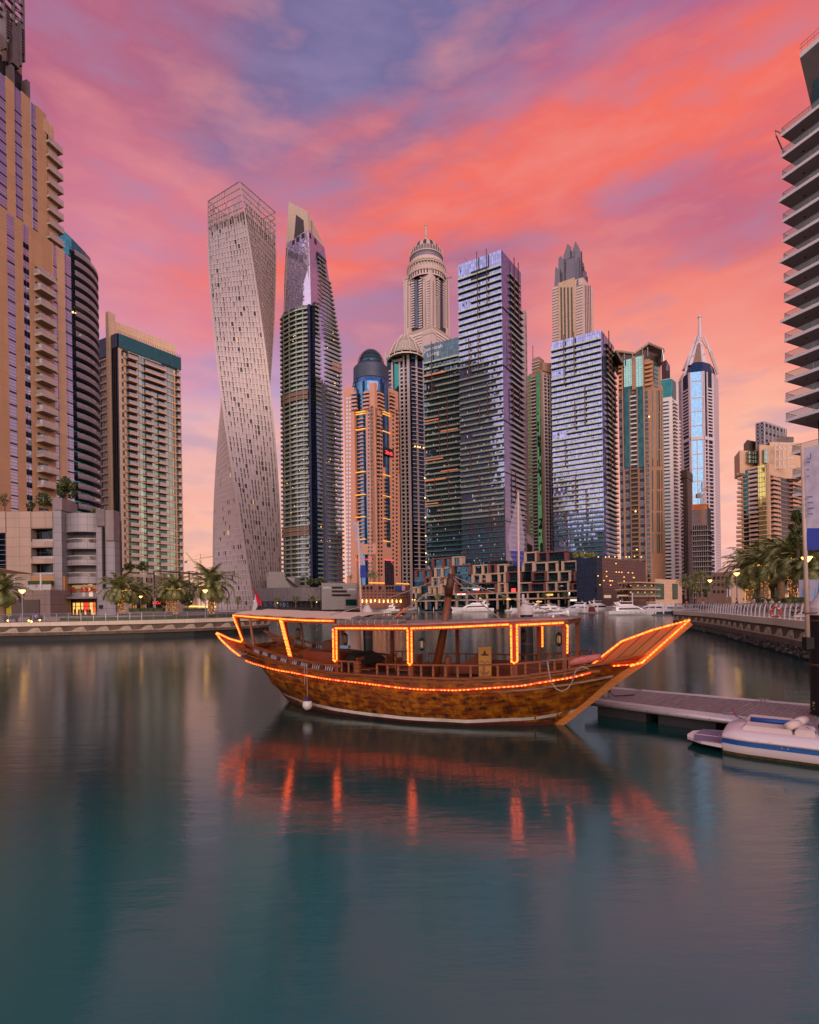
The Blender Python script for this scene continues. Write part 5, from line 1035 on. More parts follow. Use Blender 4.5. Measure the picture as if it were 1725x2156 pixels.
for i, z_ in enumerate(zs):
    o = 1.6 if i > 14 else 0; mb = MB(); e = .35 if i in (3, 6, 9) else 0
    mb.prism(ccw(rect(0, 30, 22, -e, o-e)), z_-.32, z_-.02); mb.build('slab', SOF, r)
    mb = MB(); mb.prism(ccw(rect(0, 30+2*e, .14, -e, o-.15-e)), z_-.42, z_+.06); mb.build('slab_edge', EDG, r)
    mb = MB(); p0, p1 = C+fbk*(o+.12), C+fbk*(o+.12)+fa*28; mb.hexa([(p0.x, p0.y, z_), (p1.x, p1.y, z_), (p1.x+.03, p1.y, z_), (p0.x+.03, p0.y, z_), (p0.x, p0.y, z_+1.1), (p1.x, p1.y, z_+1.1), (p1.x+.03, p1.y, z_+1.1), (p0.x+.03, p0.y, z_+1.1)]); p2 = C+fbk*6; mb.hexa([(p0.x, p0.y, z_), (p2.x, p2.y, z_), (p2.x, p2.y-.03, z_), (p0.x, p0.y-.03, z_), (p0.x, p0.y, z_+1.1), (p2.x, p2.y, z_+1.1), (p2.x, p2.y-.03, z_+1.1), (p0.x, p0.y-.03, z_+1.1)])
    g_ = mb.build('balustrade', GRL, r); mb = MB(); mb.bar((p0.x, p0.y, z_+1.1), (p1.x, p1.y, z_+1.1), .06, .05); mb.bar((p0.x, p0.y, z_+1.1), (p2.x, p2.y, z_+1.1), .06, .05)
    for k in range(8): q = p0+(p1-p0)*k/7; mb.bar((q.x, q.y, z_), (q.x, q.y, z_+1.1), .05, .05)
    mb.build('handrail', STEEL, r)
    mb = MB(); 
    for k in range(3): q = C+fbk*(1.9+o)+fa*(2.2+k*5.5); mb = MB(); mb.tube([(q.x, q.y, z_-.40), (q.x, q.y, z_-.31)], .16, 10); mb.build('downlight', DARKM, r)
# curved steel hoop under the roof terrace and the tall top overhang
zt = P(1645, 270, 85).z; mb = MB(); pts = [tuple(C+fbk*(-.1))+(zs[0]+.2,), tuple(C-fbk*1.1-fa*.3)+(zs[0]+.5,), tuple(C-fbk*1.3+fbk*.4-fa*.3)+(zs[0]-.2,), tuple(C+fbk*3.2+fa*-1)+(zs[1]+1.2,)]; mb.tube(pts, .10, 6); mb.build('hoop', STEEL, r)
z2 = P(1697, 105, 84).z; 
C2 = C+fbk*3.2+fa*1.2; mb = MB(); mb.prism(ccw([tuple(C2), tuple(C2+fa*20), tuple(C2+fa*20+fbk*16), tuple(C2+fbk*16)]), z2, z2+.8); mb.build('roof_slab', EDG, r)
mb = MB(); lo = C2+fbk*1.6+fa*1; b0 = [tuple(lo)+(zs[0]+3.0,), tuple(lo+fa*18)+(zs[0]+3.0,), tuple(lo+fa*18+fbk*14)+(zs[0]+3.,), tuple(lo+fbk*14)+(zs[0]+3.,)]; t0 = [tuple(C2)+(z2,), tuple(C2+fa*20)+(z2,), tuple(C2+fa*20+fbk*16)+(z2,), tuple(C2+fbk*16)+(z2,)]; mb.hexa(b0+t0); mb.build('roof_soffit', solid('dark soffit', '4E4240', .7), r)
mb = MB(); 
for k in range(9): q = C2+fbk*.2+fa*(.2+k*.9); mb.bar((q.x, q.y, z2+.8), (q.x, q.y, z2+2.1), .06, .06)
for h_ in (.7, 1.3): mb.bar((C2.x, C2.y, z2+.8+h_), (C2.x+fa.x*9, C2.y+fa.y*9, z2+.8+h_), .06, .06)
mb.build('roof_railing', STEEL, r)
# ================================================================= towers across the road behind the viewer (seen in the window glass)
def plain_tower(x, y, w_, d_, h, label, m_, band):
    r = root('apartment_tower', label, 'tower', (x, y, GL)); MB().prism([(x-w_/2, y-d_/2), (x+w_/2, y-d_/2), (x+w_/2, y+d_/2), (x-w_/2, y+d_/2)], GL, h).build('wall', m_, r)
    MB().prism([(x-w_/3, y-d_/3), (x+w_/3, y-d_/3), (x+w_/3, y+d_/3), (x-w_/3, y+d_/3)], h, h+9).build('roof_storey', band, r)
    for z_ in zz(8, h-3, int(h/7)): mb = MB(); mb.prism([(x-w_/2-1, y-d_/2-1), (x+w_/2+1, y-d_/2-1), (x+w_/2+1, y+d_/2+1), (x-w_/2-1, y+d_/2+1)], z_, z_+.7); mb.build('floor_band', band, r)
DW = glass('shadowed glass', '24404A', 2, 3.5, .2, dark=.6)
plain_tower(-290, 131, 58, 66, 375, 'tallest dark glass tower on the left bank outside the view', DW, GREYC)
plain_tower(-282, 70, 40, 44, 178, 'round shouldered dark tower south of the tallest one', DW, BEIGE)
plain_tower(-285, 5, 50, 50, 118, 'broad dark block south of the round shouldered tower', DW, GREYC)
plain_tower(-290, -104, 60, 110, 122, 'wide dark block across the road behind the viewer', DW, BEIGE)
plain_tower(90, -140, 70, 40, 70, 'lower dark block behind the viewer to the right', DW, GREYC)
# ================================================================= low buildings along the water
def frontal(x0, x1, Y, dY=0.): # facade facing the viewer, from photo column x0 to x1
    a, b = P(x0, 1250, Y), P(x1, 1250, Y+dY); return Face((a.x, a.y), (b.x, b.y))
LIT = lambda nm, c, s: emit(nm, c, s)
SHOPY = emit('yellow shop light', (1, .52, .10), 1.3); SHOPW = emit('white shop light', (1, .86, .66), 1.0); SIGNR = emit('red sign light', (1, .03, .03), 1.6); SIGNW = emit('white sign light', (1, .95, .9), 1.3); AMB = emit('amber lamp light', (1, .42, .08), 6)
MAR = solid('maroon frame', '6A3A38', .6, var=.08); BGE = solid('beige frame', 'B2957E', .6, var=.06); DGL = glass('podium window', '34546A', 1.1, 2.0, .06, wob=.03, dark=.8)
F = frontal(873, 1262, 393, -76); r = root('terrace_complex', 'stepped terrace complex of maroon and beige box frames with shops below, under the lavender towers', 'complex', (F.p(.5, GL)[0], F.p(.5, GL)[1], GL))
K = 4.313; X = lambda x: 873.7+x/K; Yp = lambda y: 1147.4+y/K
def cell(x0, y0, x1, y1, m_, t, splits=()):
    mb = MB(); w_ = 19/K; a, b, c, d = X(x0), Yp(y0), X(x1), Yp(y1); fb(mb, F, a, b, c, b+w_*.6, -4, t); mb.build('frame_head', m_, r)
    for x in (a, c-w_*1.1)+tuple(X(s_)-w_/2 for s_ in splits): mb = MB(); fb(mb, F, x, b+w_*.6, x+w_*1.1, d, -4, t-.05); mb.build('frame_post', m_, r)
    mb = MB(); fb(mb, F, a+w_, b+w_*.6, c-w_, d, -4, .4); mb.build('glazing', DGL, r); mb = MB(); fb(mb, F, a+w_, d-2.3, c-w_, d-.3, t-.5, t-.42); mb.build('balustrade', BALUD, r)
for x0, y0, x1 in ((0, 225, 165), (165, 120, 345), (345, 130, 435), (185, 205, 900), (435, 150, 835), (900, 150, 1000), (1000, 65, 1390), (1000, 150, 1640), (0, 290, 1640), (0, 375, 1640), (0, 430, 1640)):
    mb = MB(); fb(mb, F, X(x0), Yp(y0+6), X(x1), 1283, -16, 0 if y0 < 400 else .1); mb.build('wall', DGL if y0 < 420 else GREYC, r) if y0 != 430 else None
for c in ((345, 105, 435, 190, BGE, 1.5), (185, 205, 350, 290, BGE, 1.6, (255,)), (160, 290, 300, 375, BGE, 2.4, (235,)), (140, 375, 250, 445, BGE, 3., (195,)), (0, 380, 60, 440, BGE, 3.), (535, 180, 690, 265, BGE, 1.8, (625,)), (530, 265, 680, 345, BGE, 2.6, (610,)),
          (680, 255, 840, 340, BGE, 2.4, (775,)), (750, 175, 840, 260, BGE, 1.4), (1000, 65, 1120, 155, BGE, 1.7), (1085, 155, 1310, 240, BGE, 2.0, (1205,)), (1340, 145, 1490, 235, BGE, 2.0), (980, 155, 1095, 245, BGE, 1.8), (1200, 240, 1430, 330, BGE, 2.8, (1320,)), (955, 340, 1075, 430, BGE, 3.6), (1200, 335, 1420, 425, BGE, 3.6, (1300,)),
          (165, 118, 345, 205, MAR, 2.2, (270,)), (10, 225, 165, 300, MAR, 2.0, (90,)), (350, 183, 530, 270, MAR, 2.8), (678, 175, 755, 260, MAR, 2.2), (1120, 60, 1390, 150, MAR, 2.3, (1215,)), (1075, 245, 1215, 330, MAR, 3.4), (845, 240, 980, 335, MAR, 2.6), (1455, 240, 1585, 330, MAR, 3.2), (1060, 345, 1210, 430, MAR, 4.2), (1440, 345, 1600, 430, MAR, 4.2), (390, 345, 770, 430, MAR, 4.4), (100, 295, 165, 375, MAR, 2.8), (250, 290, 400, 375, MAR, 2.9), (770, 345, 850, 430, BGE, 3.5), (250, 350, 390, 445, BGE, 3.6)):
    cell(*c[:6], *(c[6:] or ((),)))
for y0, y1, t in ((430, 441, 4.8), (487, 500, 5.2)): mb = MB(); fb(mb, F, X(0 if y0 > 450 else 100), Yp(y0), X(1640), Yp(y1), -2, t); mb.build('floor_slab', BGE, r)
for x in range(30, 1640, 92): mb = MB(); fb(mb, F, X(x), Yp(441), X(x+14), Yp(487), 3.6, 4.6); mb.build('column', BGE, r); mb = MB(); fb(mb, F, X(x+4), Yp(500), X(x+20), 1283, 4.0, 5.0); mb.build('column', BGE, r)
mb = MB(); fb(mb, F, X(1640), Yp(415), X(1680), 1283, -14, 4.9); mb.build('end_wall', BGE, r)
rs = random.Random(5)
for x0, x1, y0, y1, m_ in ((420, 640, 385, 420, SHOPY), (660, 740, 388, 420, SHOPW), (770, 840, 375, 425, emit('red shop light', (1, .05, .03), .7)), (880, 920, 395, 428, SIGNR), (1205, 1280, 445, 462, SHOPY), (1435, 1550, 492, 510, SHOPW), (1420, 1432, 430, 455, SIGNW), (1570, 1582, 435, 455, SIGNW), (415, 490, 443, 455, SIGNW), (445, 462, 438, 458, SIGNR), (530, 590, 398, 410, SIGNW), (565, 585, 402, 418, SIGNR), (1130, 1180, 510, 520, SHOPY), (865, 900, 485, 500, SHOPY)):
    mb = MB(); tt = 4.95 if y0 > 428 else .45
    if y0 > 484: tt = 5.3
    if (x0, y0) in ((420, 385), (660, 388), (770, 375)): n_ = int((x1-x0)/12); [((lambda q: (fb(q, F, X(x0+i*12), Yp(y0+5), X(x0+i*12+7), Yp(y0+9), .45, .6), q.build('shop_light', m_, r)))(MB())) for i in range(n_)]
    else: fb(mb, F, X(x0), Yp(y0), X(x1), Yp(y1), tt, tt+.2); mb.build('shop_sign', m_, r)
mb = MB(); fb(mb, F, X(405), Yp(424), X(748), Yp(438), 4.85, 5.0); mb.build('fascia', solid('red fascia', '8A1E22', .5), r)
for x, w_, m_ in ((1310, 150, 'TEAL'),): pass
def awning_umb(x, y, Yd, lab):
    p = P(x, y, Yd); r_ = root('parasol', lab, 'parasol', (p.x, p.y, p.z)); MB().lathe([(1.6, p.z+2.2), (.05, p.z+2.9)], 8, (p.x, p.y)).build('canopy', solid('white canvas', 'D8D0CC', .8), r_); mb = MB(); mb.bar((p.x, p.y, p.z), (p.x, p.y, p.z+2.7), .08, .08); mb.build('pole', STEEL, r_)
awning_umb(1021, 1227, 358, 'white parasol on a terrace above the red fascia'); awning_umb(1183, 1242, 326, 'white parasol on the lower terrace near the beige end wall')
# palms etc come later; the dark block with lit slots
HEX = panels('brown scale cladding', '5A3A38', 2.6, 1.7, .16, .5, .12, .0, jc=.35); pc_ = P(1338, 1180, 238)
r, FL, FR, z, poly = tower('cinema_block', 'dark brown tiled block with rows of small amber lights right of the terrace complex', (1338, 1180), (1268, 1174), (1360, 1184), 300, HEX, part='wall', cat='block')
mb = MB(); mb.fbox(FL, -.16, 0, GL, z, -12, .0); mb.build('dark_glass', G_NAVY, r)
for y in (1186, 1204, 1214, 1223, 1232):
    for k in range(9):
        if rs.random() < .55: q = rs.uniform(-.14, .98); mb = MB(); z_ = FL.z(1290, y); mb.fbox(FL, q, q+.03, z_-.25, z_+.25, .02, .15); mb.build('slot_light', emit('amber slot', (1, .45, .06), 2.2), r)
mb = MB(); fb(mb, FL, 1272, 1253, 1286, 1259, .02, .3); mb.build('shop_window', emit('dim shop light', (1, .7, .4), .5), r); mb = MB(); fb(mb, FL, 1300, 1252, 1322, 1259, .02, .3); mb.build('shop_window', emit('dim shop light', (1, .7, .4), .5), r)
for k in range(9):
    p = P(1262+k*11+rs.uniform(-3, 3), 1172-1+rs.uniform(0, 2), 325); MB().sphere(tuple(p), .28, 6, 1, 4).build('festoon_light', AMB, r)
# tan low restaurant block on the right
r, FL, FR, z, poly = tower('restaurant', 'low tan waterfront restaurant with green glass terraces right of the dark tiled block', (1428, 1221), (1380, 1219), (1436, 1224), 262, TANL, part='wall', cat='restaurant')
for x0, x1 in ((1381, 1398), (1416, 1427)): mb = MB(); fb(mb, FL, x0, 1229, x1, 1262, .02, .2); mb.build('window', glass('bottle green window', '2C5A54', 1.2, 1.5, .06), r)
for i, (x0, y) in enumerate(((1327, 1226), (1322, 1240), (1325, 1254))):
    mb = MB(); fb(mb, FL, x0, y, 1381, y+2.5, -6, 2.4); mb.build('terrace_slab', BGE, r); mb = MB(); fb(mb, FL, x0-2, y-1-3.5, 1381, y-1, 2.2, 2.3) if i else None; i and mb.build('balustrade', glass('green terrace glass', '4E8A78', 1.2, 1.1, .05), r)
    mb = MB(); fb(mb, FL, x0+4, y+2.5, 1381, y+12, -6, -.5); mb.build('glazing', glass('warm restaurant glazing', '8A6448', .8, 3, .15, dark=.7), r)
for x in (1330, 1345, 1360, 1374): 
    for y in (1233, 1247): mb = MB(); p = FL.p(FL.q(x, y), FL.z(x, y), -.3); MB().sphere(p, .13, 6, 1, 4).build('wall_lamp', AMB, r)
# tan villas beyond the right promenade
VIL = solid('warm plaster', 'B89A80', .7, var=.08, dirt=.2)
r, FL, FR, z, poly = tower('villa_block', 'tan low rise building with stepped roofs behind the palms at the right promenade', (1540, 1202), (1497, 1208), (1566, 1206), 178, VIL, part='wall', cat='building')
mb = MB(); mb.fbox(FL, -.9, 0, GL, z-7, -12, -.4); mb.build('wing', VIL, r)
for x in range(1502, 1538, 9):
    for y in (1214, 1228, 1243): mb = MB(); fb(mb, FL, x, y, x+5, y+6, .02, .1); mb.build('window', glass('villa window', '4A6662', .8, 1.2, .08), r)
for x in (1452, 1466, 1480): mb = MB(); fb(mb, FL, x, 1240, x+8, 1256, -.3, -.2); mb.build('window', glass('villa window', '4A6662', .8, 1.2, .08), r)
# pink podium under the pink tower
PKD = panels('rosy podium cladding', '8A5C50', 1.8, 1.4, .06, .65, .06, .15)
r, FL, FR, z, poly = tower('podium_building', 'rosy brown podium with round windows and a blue and pink billboard under the pink tower', (810, 1232), (752.5, 1231), (863, 1233.5), 395, PKD, part='wall', cat='podium')
for x in (758, 766, 774, 782, 800): mb = MB(); p = FL.p(FL.q(x, 1238), FL.z(x, 1238), 0); mb.tube([p, (p[0]+FL.n.x*.2, p[1]+FL.n.y*.2, p[2])], 1.3, 12); mb.build('round_window', DARKM, r)
for x in (815, 821, 827): mb = MB(); p = FR.p(FR.q(x, 1238), FR.z(x, 1238), 0); mb.tube([p, (p[0]+FR.n.x*.2, p[1]+FR.n.y*.2, p[2])], 1.3, 12); mb.build('round_window', DARKM, r)
for y in (1243.5, 1251, 1257): 
    for x in range(757, 806, 8): mb = MB(); fb(mb, FL, x, y, x+3.4, y+2, .02, .1); mb.build('window', DARKM, r)
    for x in range(813, 856, 6): mb = MB(); fb(mb, FR, x, y, x+3.8, y+2.4, .02, .1); mb.build('window', DARKM, r)
mb = MB(); fb(mb, FR, 831, 1233, 845.5, 1244, .1, .4); mb.build('billboard', solid('blue billboard', '2E4A86', .5), r); mb = MB(); fb(mb, FR, 845.6, 1233, 852.6, 1244, .1, .4); mb.build('billboard', solid('pink billboard', 'D8A0BC', .5), r)
for x0, x1, F_ in ((779, 811, FL), (836, 863, FR)): mb = MB(); q0, q1 = F_.q(x0, 1227), F_.q(x1, 1227); mb.fbox(F_, q0, q1, z+1.2, z+2.0, -1, -.5); mb.build('light_bar', emit('amber light bar', (1, .34, .02), 2.6), r)
for x in range(762, 852, 9): F_ = FL if x < 808 else FR; p = F_.p(F_.q(x, 1266), F_.z(x, 1266), .7); mb = MB(); mb.box(p[0]-.35, p[0]+.35, p[1]-.35, p[1]+.35, p[2]-1, p[2]+1.2); mb.build('wall_lantern', AMB, r)
# grey podium and curved mesh building under the two left towers
GP = panels('grey podium cladding', '8E8684', 2.2, 1.3, .05, .65, .05, .2)
r, FL, FR, z, poly = tower('podium_building', 'grey podium with slotted car park openings under the tapering tower', (751, 1228), (677, 1227), (757, 1230), 402, GP, part='wall', cat='podium')
for y, x1 in ((1235, 722), (1243, 730), (1251, 738)): mb = MB(); fb(mb, FL, 699, y, x1, y+4.6, .02, .12); mb.build('car_park_slot', DARKM, r)
mb = MB(); fb(mb, FL, 728, 1262, 751, 1275, .02, .2); mb.build('shop_window', G_TEAL, r); SIGND = emit('dim white sign', (1, .95, .9), .45); ftext('DAMAC', 1.7, SIGND, FL, FL.q(679, 1236), FL.z(680, 1239), .2, r, 1.2); ftext('JADDAF', 1.5, SIGND, FL, FL.q(732, 1240), FL.z(735, 1242.5), .2, r, 1.2)
r, FL, FR, z, poly = tower('mesh_building', 'dark metal mesh clad building with a rounded front left of the grey podium', (676, 1238), (541, 1240), (680, 1239.5), 418, DARKM, part='core', cat='building')
Fm = Face(FL.A, FL.B, bulge=2.5); MSH = glass('metal mesh', '6A5E66', 1.2, .8, .12, metal=.5, rough=.35, wob=.03, dark=.4, fcol=(.09, .08, .09)); mb = MB(); mb.fbox(Fm, 0, 1, FL.z(600, 1266), z+.6, .3, 1.2, 10); mb.build('mesh_front', MSH, r)
for k in range(22): mb = MB(); mb.fbox(Fm, k/21-.002, k/21+.002, FL.z(600, 1266), z+.6, 1.2, 1.6); mb.build('mesh_rib', GREYC, r)
for x in range(546, 672, 10): mb = MB(); fb(mb, FL, x, 1268, x+7, 1278, .02, .6); mb.build('shop_window', glass('night blue shopfront', '2E3658', 1, 3, .1, dark=.9), r)
r, FL, FR, z, poly = tower('plant_block', 'grey upper block with a slanting stair edge above the mesh building', (620, 1216), (562, 1215), (642, 1220), 440, GP, part='wall', cat='block'); 
mb = MB(); fb(mb, FL, 567, 1204, 600, 1216, -8, -.5); mb.build('lift_house', GP, r)
mb = MB(); a, b_ = P(598, 1214, 437), P(626, 1237, 436); mb.bar(a, b_, 1.6, 1.6); mb.build('stair_edge', DARKM, r)
# white restaurants with a pergola between the tan tower and the twisted one
r, FL, FR, z, poly = tower('restaurant', 'cream terraced restaurant building with glass rails beside the tan tower', (345, 1212), (256, 1206), (415, 1229), 165, solid('cream render', 'C4AC9C', .7, var=.06, dirt=.2), part='wall', cat='restaurant')
for y, x0, x1 in ((1216, 262, 340), (1238, 270, 340)): mb = MB(); fb(mb, FL, x0, y, x1, y+9, .02, .3); mb.build('glazing', glass('restaurant glazing', '6E7A7C', 1.5, 2, .08), r)
for y, x0, x1 in ((1224, 350, 410), (1246, 350, 410)): mb = MB(); fb(mb, FR, x0, y, x1, y+9, .02, .3); mb.build('glazing', glass('restaurant glazing', '6E7A7C', 1.5, 2, .08), r)
for x in (262, 280, 300, 320, 340): mb = MB(); fb(mb, FL, x, 1210, x+3, 1290, .1, .9); mb.build('column', solid('cream render', 'C4AC9C', .7), r)
mb = MB(); fb(mb, FL, 285, 1258, 342, 1284, .05, .4); mb.build('shop_window', glass('dim shopfront', '3A3230', 1.4, 3, .1), r)
ftext('NOZOMI', 1.3, emit('red sign light', (1, .03, .03), 1.6), FL, FL.q(318, 1270), FL.z(320, 1272), .6, r, 1.3)
ftext('Mezzaluna', 1.5, SIGNW, FR, FR.q(392, 1266), FR.z(395, 1268), .6, r, 1.2); mb = MB(); fb(mb, FR, 393, 1276, 450, 1278.5, .8, 1.1); mb.build('light_bar', emit('gold light bar', (1, .55, .12), 2.), r)
p = P(365, 1200, 158); mb = MB(); mb.hexa([P(322, 1203, 158), P(407, 1210, 158), P(407, 1210, 158)+Vector((3, 9, .3)), P(322, 1203, 158)+Vector((3, 9, .3)), P(322, 1201, 158), P(407, 1208, 158), P(407, 1208, 158)+Vector((3, 9, .3)), P(322, 1201, 158)+Vector((3, 9, .3))])
q_ = root('pergola', 'flat dark pergola roof on slanting struts above the cream restaurant', 'pergola', (p.x, p.y, GL)); mb.build('roof', DARKM, q_)
for x, y in ((326, 1228), (380, 1230), (400, 1232)): mb = MB(); mb.bar(P(x, y+30, 159), P(x-2, 1204, 159), .3, .3); mb.build('post', DARKM, q_)
GRC = solid('lime crane steel', '8E9A4A', .5); 
a = P(417, 1288, 620); crane('lime green luffing crane left of the twisted tower', (a.x, a.y, GL), P(417, 1196, 620).z-GL, R(178), 22, 8, GRC, None, R(52)); a = P(424, 1288, 640); crane('pale crane with a long level jib between the tan tower and the twisted one', (a.x, a.y, GL), P(430, 1178, 640).z-GL, R(2), 22, 18, GRC, None, R(8))
# ================================================================= left waterfront mall
MC = panels('pinkish cladding', 'A88E80', 2.6, 1.9, .04, .6, .06, .35); MG = panels('grey cladding', '8F878C', 1.6, 1.5, .04, .5, .05, .2, metal=.2)
r = root('shopping_mall', 'four storey stone and metal mall with curved terraces and a lit red shop', 'mall', (-75, 104, 3.2)); F = frontal(-40, 250, 104); gz = 2.9
Xm = lambda x: x/5.852; Ym = lambda y: 1131.6+y/5.852
def fx(x0, y0, x1, y1, t0, t1, m_, nm, n=1): mb = MB(); fb(mb, F, x0, y0, x1, y1, t0, t1, n); return mb.build(nm, m_, r)
# front wall in pieces round the window bays
zt = F.z(100, 1078)
rows = [(1112, 1140.5), (1152, 1176.4), (1186, 1211)]
fx(13, 1077, 65.8, 1300, -2, 0, MC, 'wall'); fx(112, 1077, 127, 1300, -2, 0, MC, 'wall'); fx(-40, 1077, 13, 1122, -2, 0, MC, 'wall'); fx(-40, 1122, 12.8, 1300, -3, -.6, G_NAVY, 'glazing')
for y in (1135, 1147, 1158, 1167, 1180, 1188, 1200): fx(-40, y, 12.8, y+1, -.6, -.3, GREYC, 'transom')
py = 1077
for y0, y1 in rows: fx(65.8, py, 112, y0, -2, 0, MC, 'wall'); fx(65.8, y0, 112, y1, -3, -1.6, glass('dark cafe glass', '2C3034', 1.8, 2, .06, wob=.03, dark=.8), 'window'); fx(66, y1-5.5, 111.8, y1-.5, -.3, -.2, RAILG, 'balustrade'); fx(65.8, y0-.1, 112, y0+1, -1.6, .15, GREYC, 'lintel'); py = y1
fx(65.8, py, 112, 1300, -2, 0, MC, 'wall')
fx(127, 1056, 144.5, 1300, -3, 2.0, MG, 'pillar'); fx(129, 1053, 146, 1078, -2, 2.2, solid('mauve panel', '7E6E70', .5), 'pillar_head')
fx(211, 1080, 249, 1300, -.6, 1.2, MG, 'pillar'); fx(213, 1075, 231, 1110, 1.3, 1.7, solid('perforated mauve panel', '6E5F62', .6), 'panel'); fx(232, 1077, 249, 1140, -.5, 1.6, solid('mauve panel', '7E6E70', .5), 'panel'); fx(226, 1112, 229, 1240, 1.2, 1.8, DARKM, 'fin'); fx(218, 1274, 224, 1281, 1.2, 1.6, DARKM, 'wall_box')
TGL = solid('clear terrace glass', '6E6C70', .1, .2, var=.1); TGL.node_tree.nodes['Principled BSDF'].inputs['Alpha'].default_value = .3
Fb = Face(tuple(Vector(F.p(F.q(144.5, 1200), 0, 0)).xy), tuple(Vector(F.p(F.q(211, 1200), 0, 0)).xy), bulge=1.3)
def cb(y0, y1, t0, t1, m_, nm, s0=0, s1=1): z1, z0 = F.z(178, y0), F.z(178, y1); MB().fbox(Fb, s0, s1, z0, z1, t0, t1, 10).build(nm, m_, r)
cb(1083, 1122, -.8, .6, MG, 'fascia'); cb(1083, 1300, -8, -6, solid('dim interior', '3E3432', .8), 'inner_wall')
for y0, y1 in ((1144.4, 1157.2), (1180.3, 1191.4), (1215.3, 1229)): cb(y0, y1, -7.9, .6, MG, 'terrace_slab'); cb(y0-8, y0, .35, .42, TGL, 'balustrade'); cb(y0-9, y0-8, .32, .5, WB, 'handrail')
for k, y in enumerate((1140, 1176, 1211)):
    for j in range(7): q = random.uniform(.05, .95); c = Fb.p(q, F.z(178, y), -1.5-random.random()*2); mb = MB(); mb.box(c[0]-.5, c[0]+.5, c[1]-.3, c[1]+.3, c[2]-.9, c[2]+random.uniform(-.2, .5)); mb.build('terrace_seat', random.choice([solid('wicker', '6A4A38', .8), solid('beige cushion', 'A08A74', .9)]), r)
mb = MB(); z0, z1 = F.z(178, 1256), F.z(178, 1230); mb.fbox(Fb, 0, 1, z0, z1, -1.5, -.9, 8); mb.build('shop_window', glass('lit upper shop', 'A8906A', 1.3, 3.2, .06, metal=.3, dark=.4), r)
mb = MB(); mb.fbox(Fb, .02, .98, z0+1.6, z1-.2, -.89, -.86, 8); o = mb.build('lit_ceiling', emit('soft yellow light', (1, .6, .22), .32), r)
RED = solid('red letters', 'C01818', .5)
for q, t_ in ((.015, 'O'), (.095, 'M'), (.42, 'O'), (.56, 'O'), (.72, 'O'), (.92, 'I')): ftext(t_, 1.5, RED, Fb, q, z0+.95, -.55, r, 1.25)
cb(1248, 1257, -.45, -.4, RAILG, 'balustrade'); cb(1257, 1261, -2.5, 1.4, GREYC, 'canopy')
fx(145, 1264, 211, 1300, -2, -.5, solid('dark red shopfront', '4A1412', .5), 'shopfront')
fx(151, 1269, 197.5, 1294, -.5, -.4, emit('yellow shop light', (1, .52, .10), 1.3), 'shop_interior'); fx(175, 1269, 184, 1288, -.4, -.3, emit('red shop light panel', (1, .02, .015), 1.1), 'shop_panel'); fx(193.5, 1269, 197.5, 1290, -.4, -.3, emit('red shop light panel', (1, .02, .015), 1.1), 'shop_panel')
for x in (157, 167.5, 174.5, 185.5): fx(x, 1268, x+.8, 1296, -.4, -.2, DARKM, 'mullion')
for k in range(10): x = random.uniform(152, 190); fx(x, 1282+random.uniform(0, 3), x+random.uniform(1.5, 4), 1294, -.39, -.2, solid('shop display', random.choice(['6A3A20']), .7), 'display')
fx(145, 1276, 211, 1277, -.5, .0, DARKM, 'transom')
fx(107, 1255, 127, 1300, -1, 2.2, solid('brown plaster', '8A6A58', .7, var=.06), 'column')
MB().prism([F.p(q, 0, t)[:2] for q, t in ((0.02, -1.8), (.985, -1.8), (.72, -14), (0.02, -14))], gz, zt-.8).build('core', MG, r)
# low annex with shutter, orange wall and shade sail
r2 = root('annex', 'low brown annex with a roller shutter and an orange roof terrace at the mall corner', 'annex', (-78, 98, gz)); F2 = frontal(-40, 106, 98)
def f2(x0, y0, x1, y1, t0, t1, m_, nm): mb = MB(); fb(mb, F2, x0, y0, x1, y1, t0, t1); return mb.build(nm, m_, r2)
f2(-40, 1243, 106, 1304, -6, 0, panels('brown panels', '85706A', 2.4, 1.8, .04, .6, .05, .2), 'wall'); f2(34, 1211, 104.5, 1243, -5.2, -4.3, solid('orange plaster', 'B07C4E', .7, var=.06), 'terrace_wall'); f2(-40, 1231, 101, 1243, -1, -.8, RAILG, 'balustrade'); f2(34, 1221, 84, 1230, -3.8, -3, solid('hedge green', '34491E', .9, var=.5, scale=6, bmp=.5), 'hedge')
f2(27, 1263, 84, 1301, .02, .2, panels('roller shutter', '5E4A46', 9, .18, .05, .6, .03, .1), 'shutter'); f2(13, 1271, 26, 1301, .02, .2, solid('yellow door', '9A8A10', .6), 'door'); f2(13, 1263, 26, 1270, .02, .2, solid('yellow transom', '6A6010', .6), 'transom')
p = F2.p(F2.q(18, 1258.5), F2.z(18, 1258.5), .2); mb = MB(); mb.tube([p, (p[0], p[1]-.5, p[2])], .42, 16); mb.build('round_sign', solid('navy sign', '15235E', .4), r2)
sl = root('shade_sail', 'cream shade sail stretched between poles above the annex terrace', 'shade sail', (-82, 96, 9)); a, b_, c_ = P(-30, 1192, 94), P(84, 1209, 95), P(-30, 1206, 99); mb = MB(); N_ = 8
mb.hexa([a-Vector((0, 0, .05)), b_-Vector((0, 0, .05)), b_+Vector((.1, .3, -.05)), c_-Vector((0, 0, .05)), a, b_, b_+Vector((.1, .3, 0)), c_]); mb.build('canvas', solid('cream canvas', 'C6A488', .8), sl)
for x, y0, y1, Yd in ((86, 1208, 1243, 95), (31, 1215, 1236, 96)): mb = MB(); mb.tube([P(x, y1, Yd), P(x, y0, Yd)], .16, 8); mb.build('pole', WB, sl)
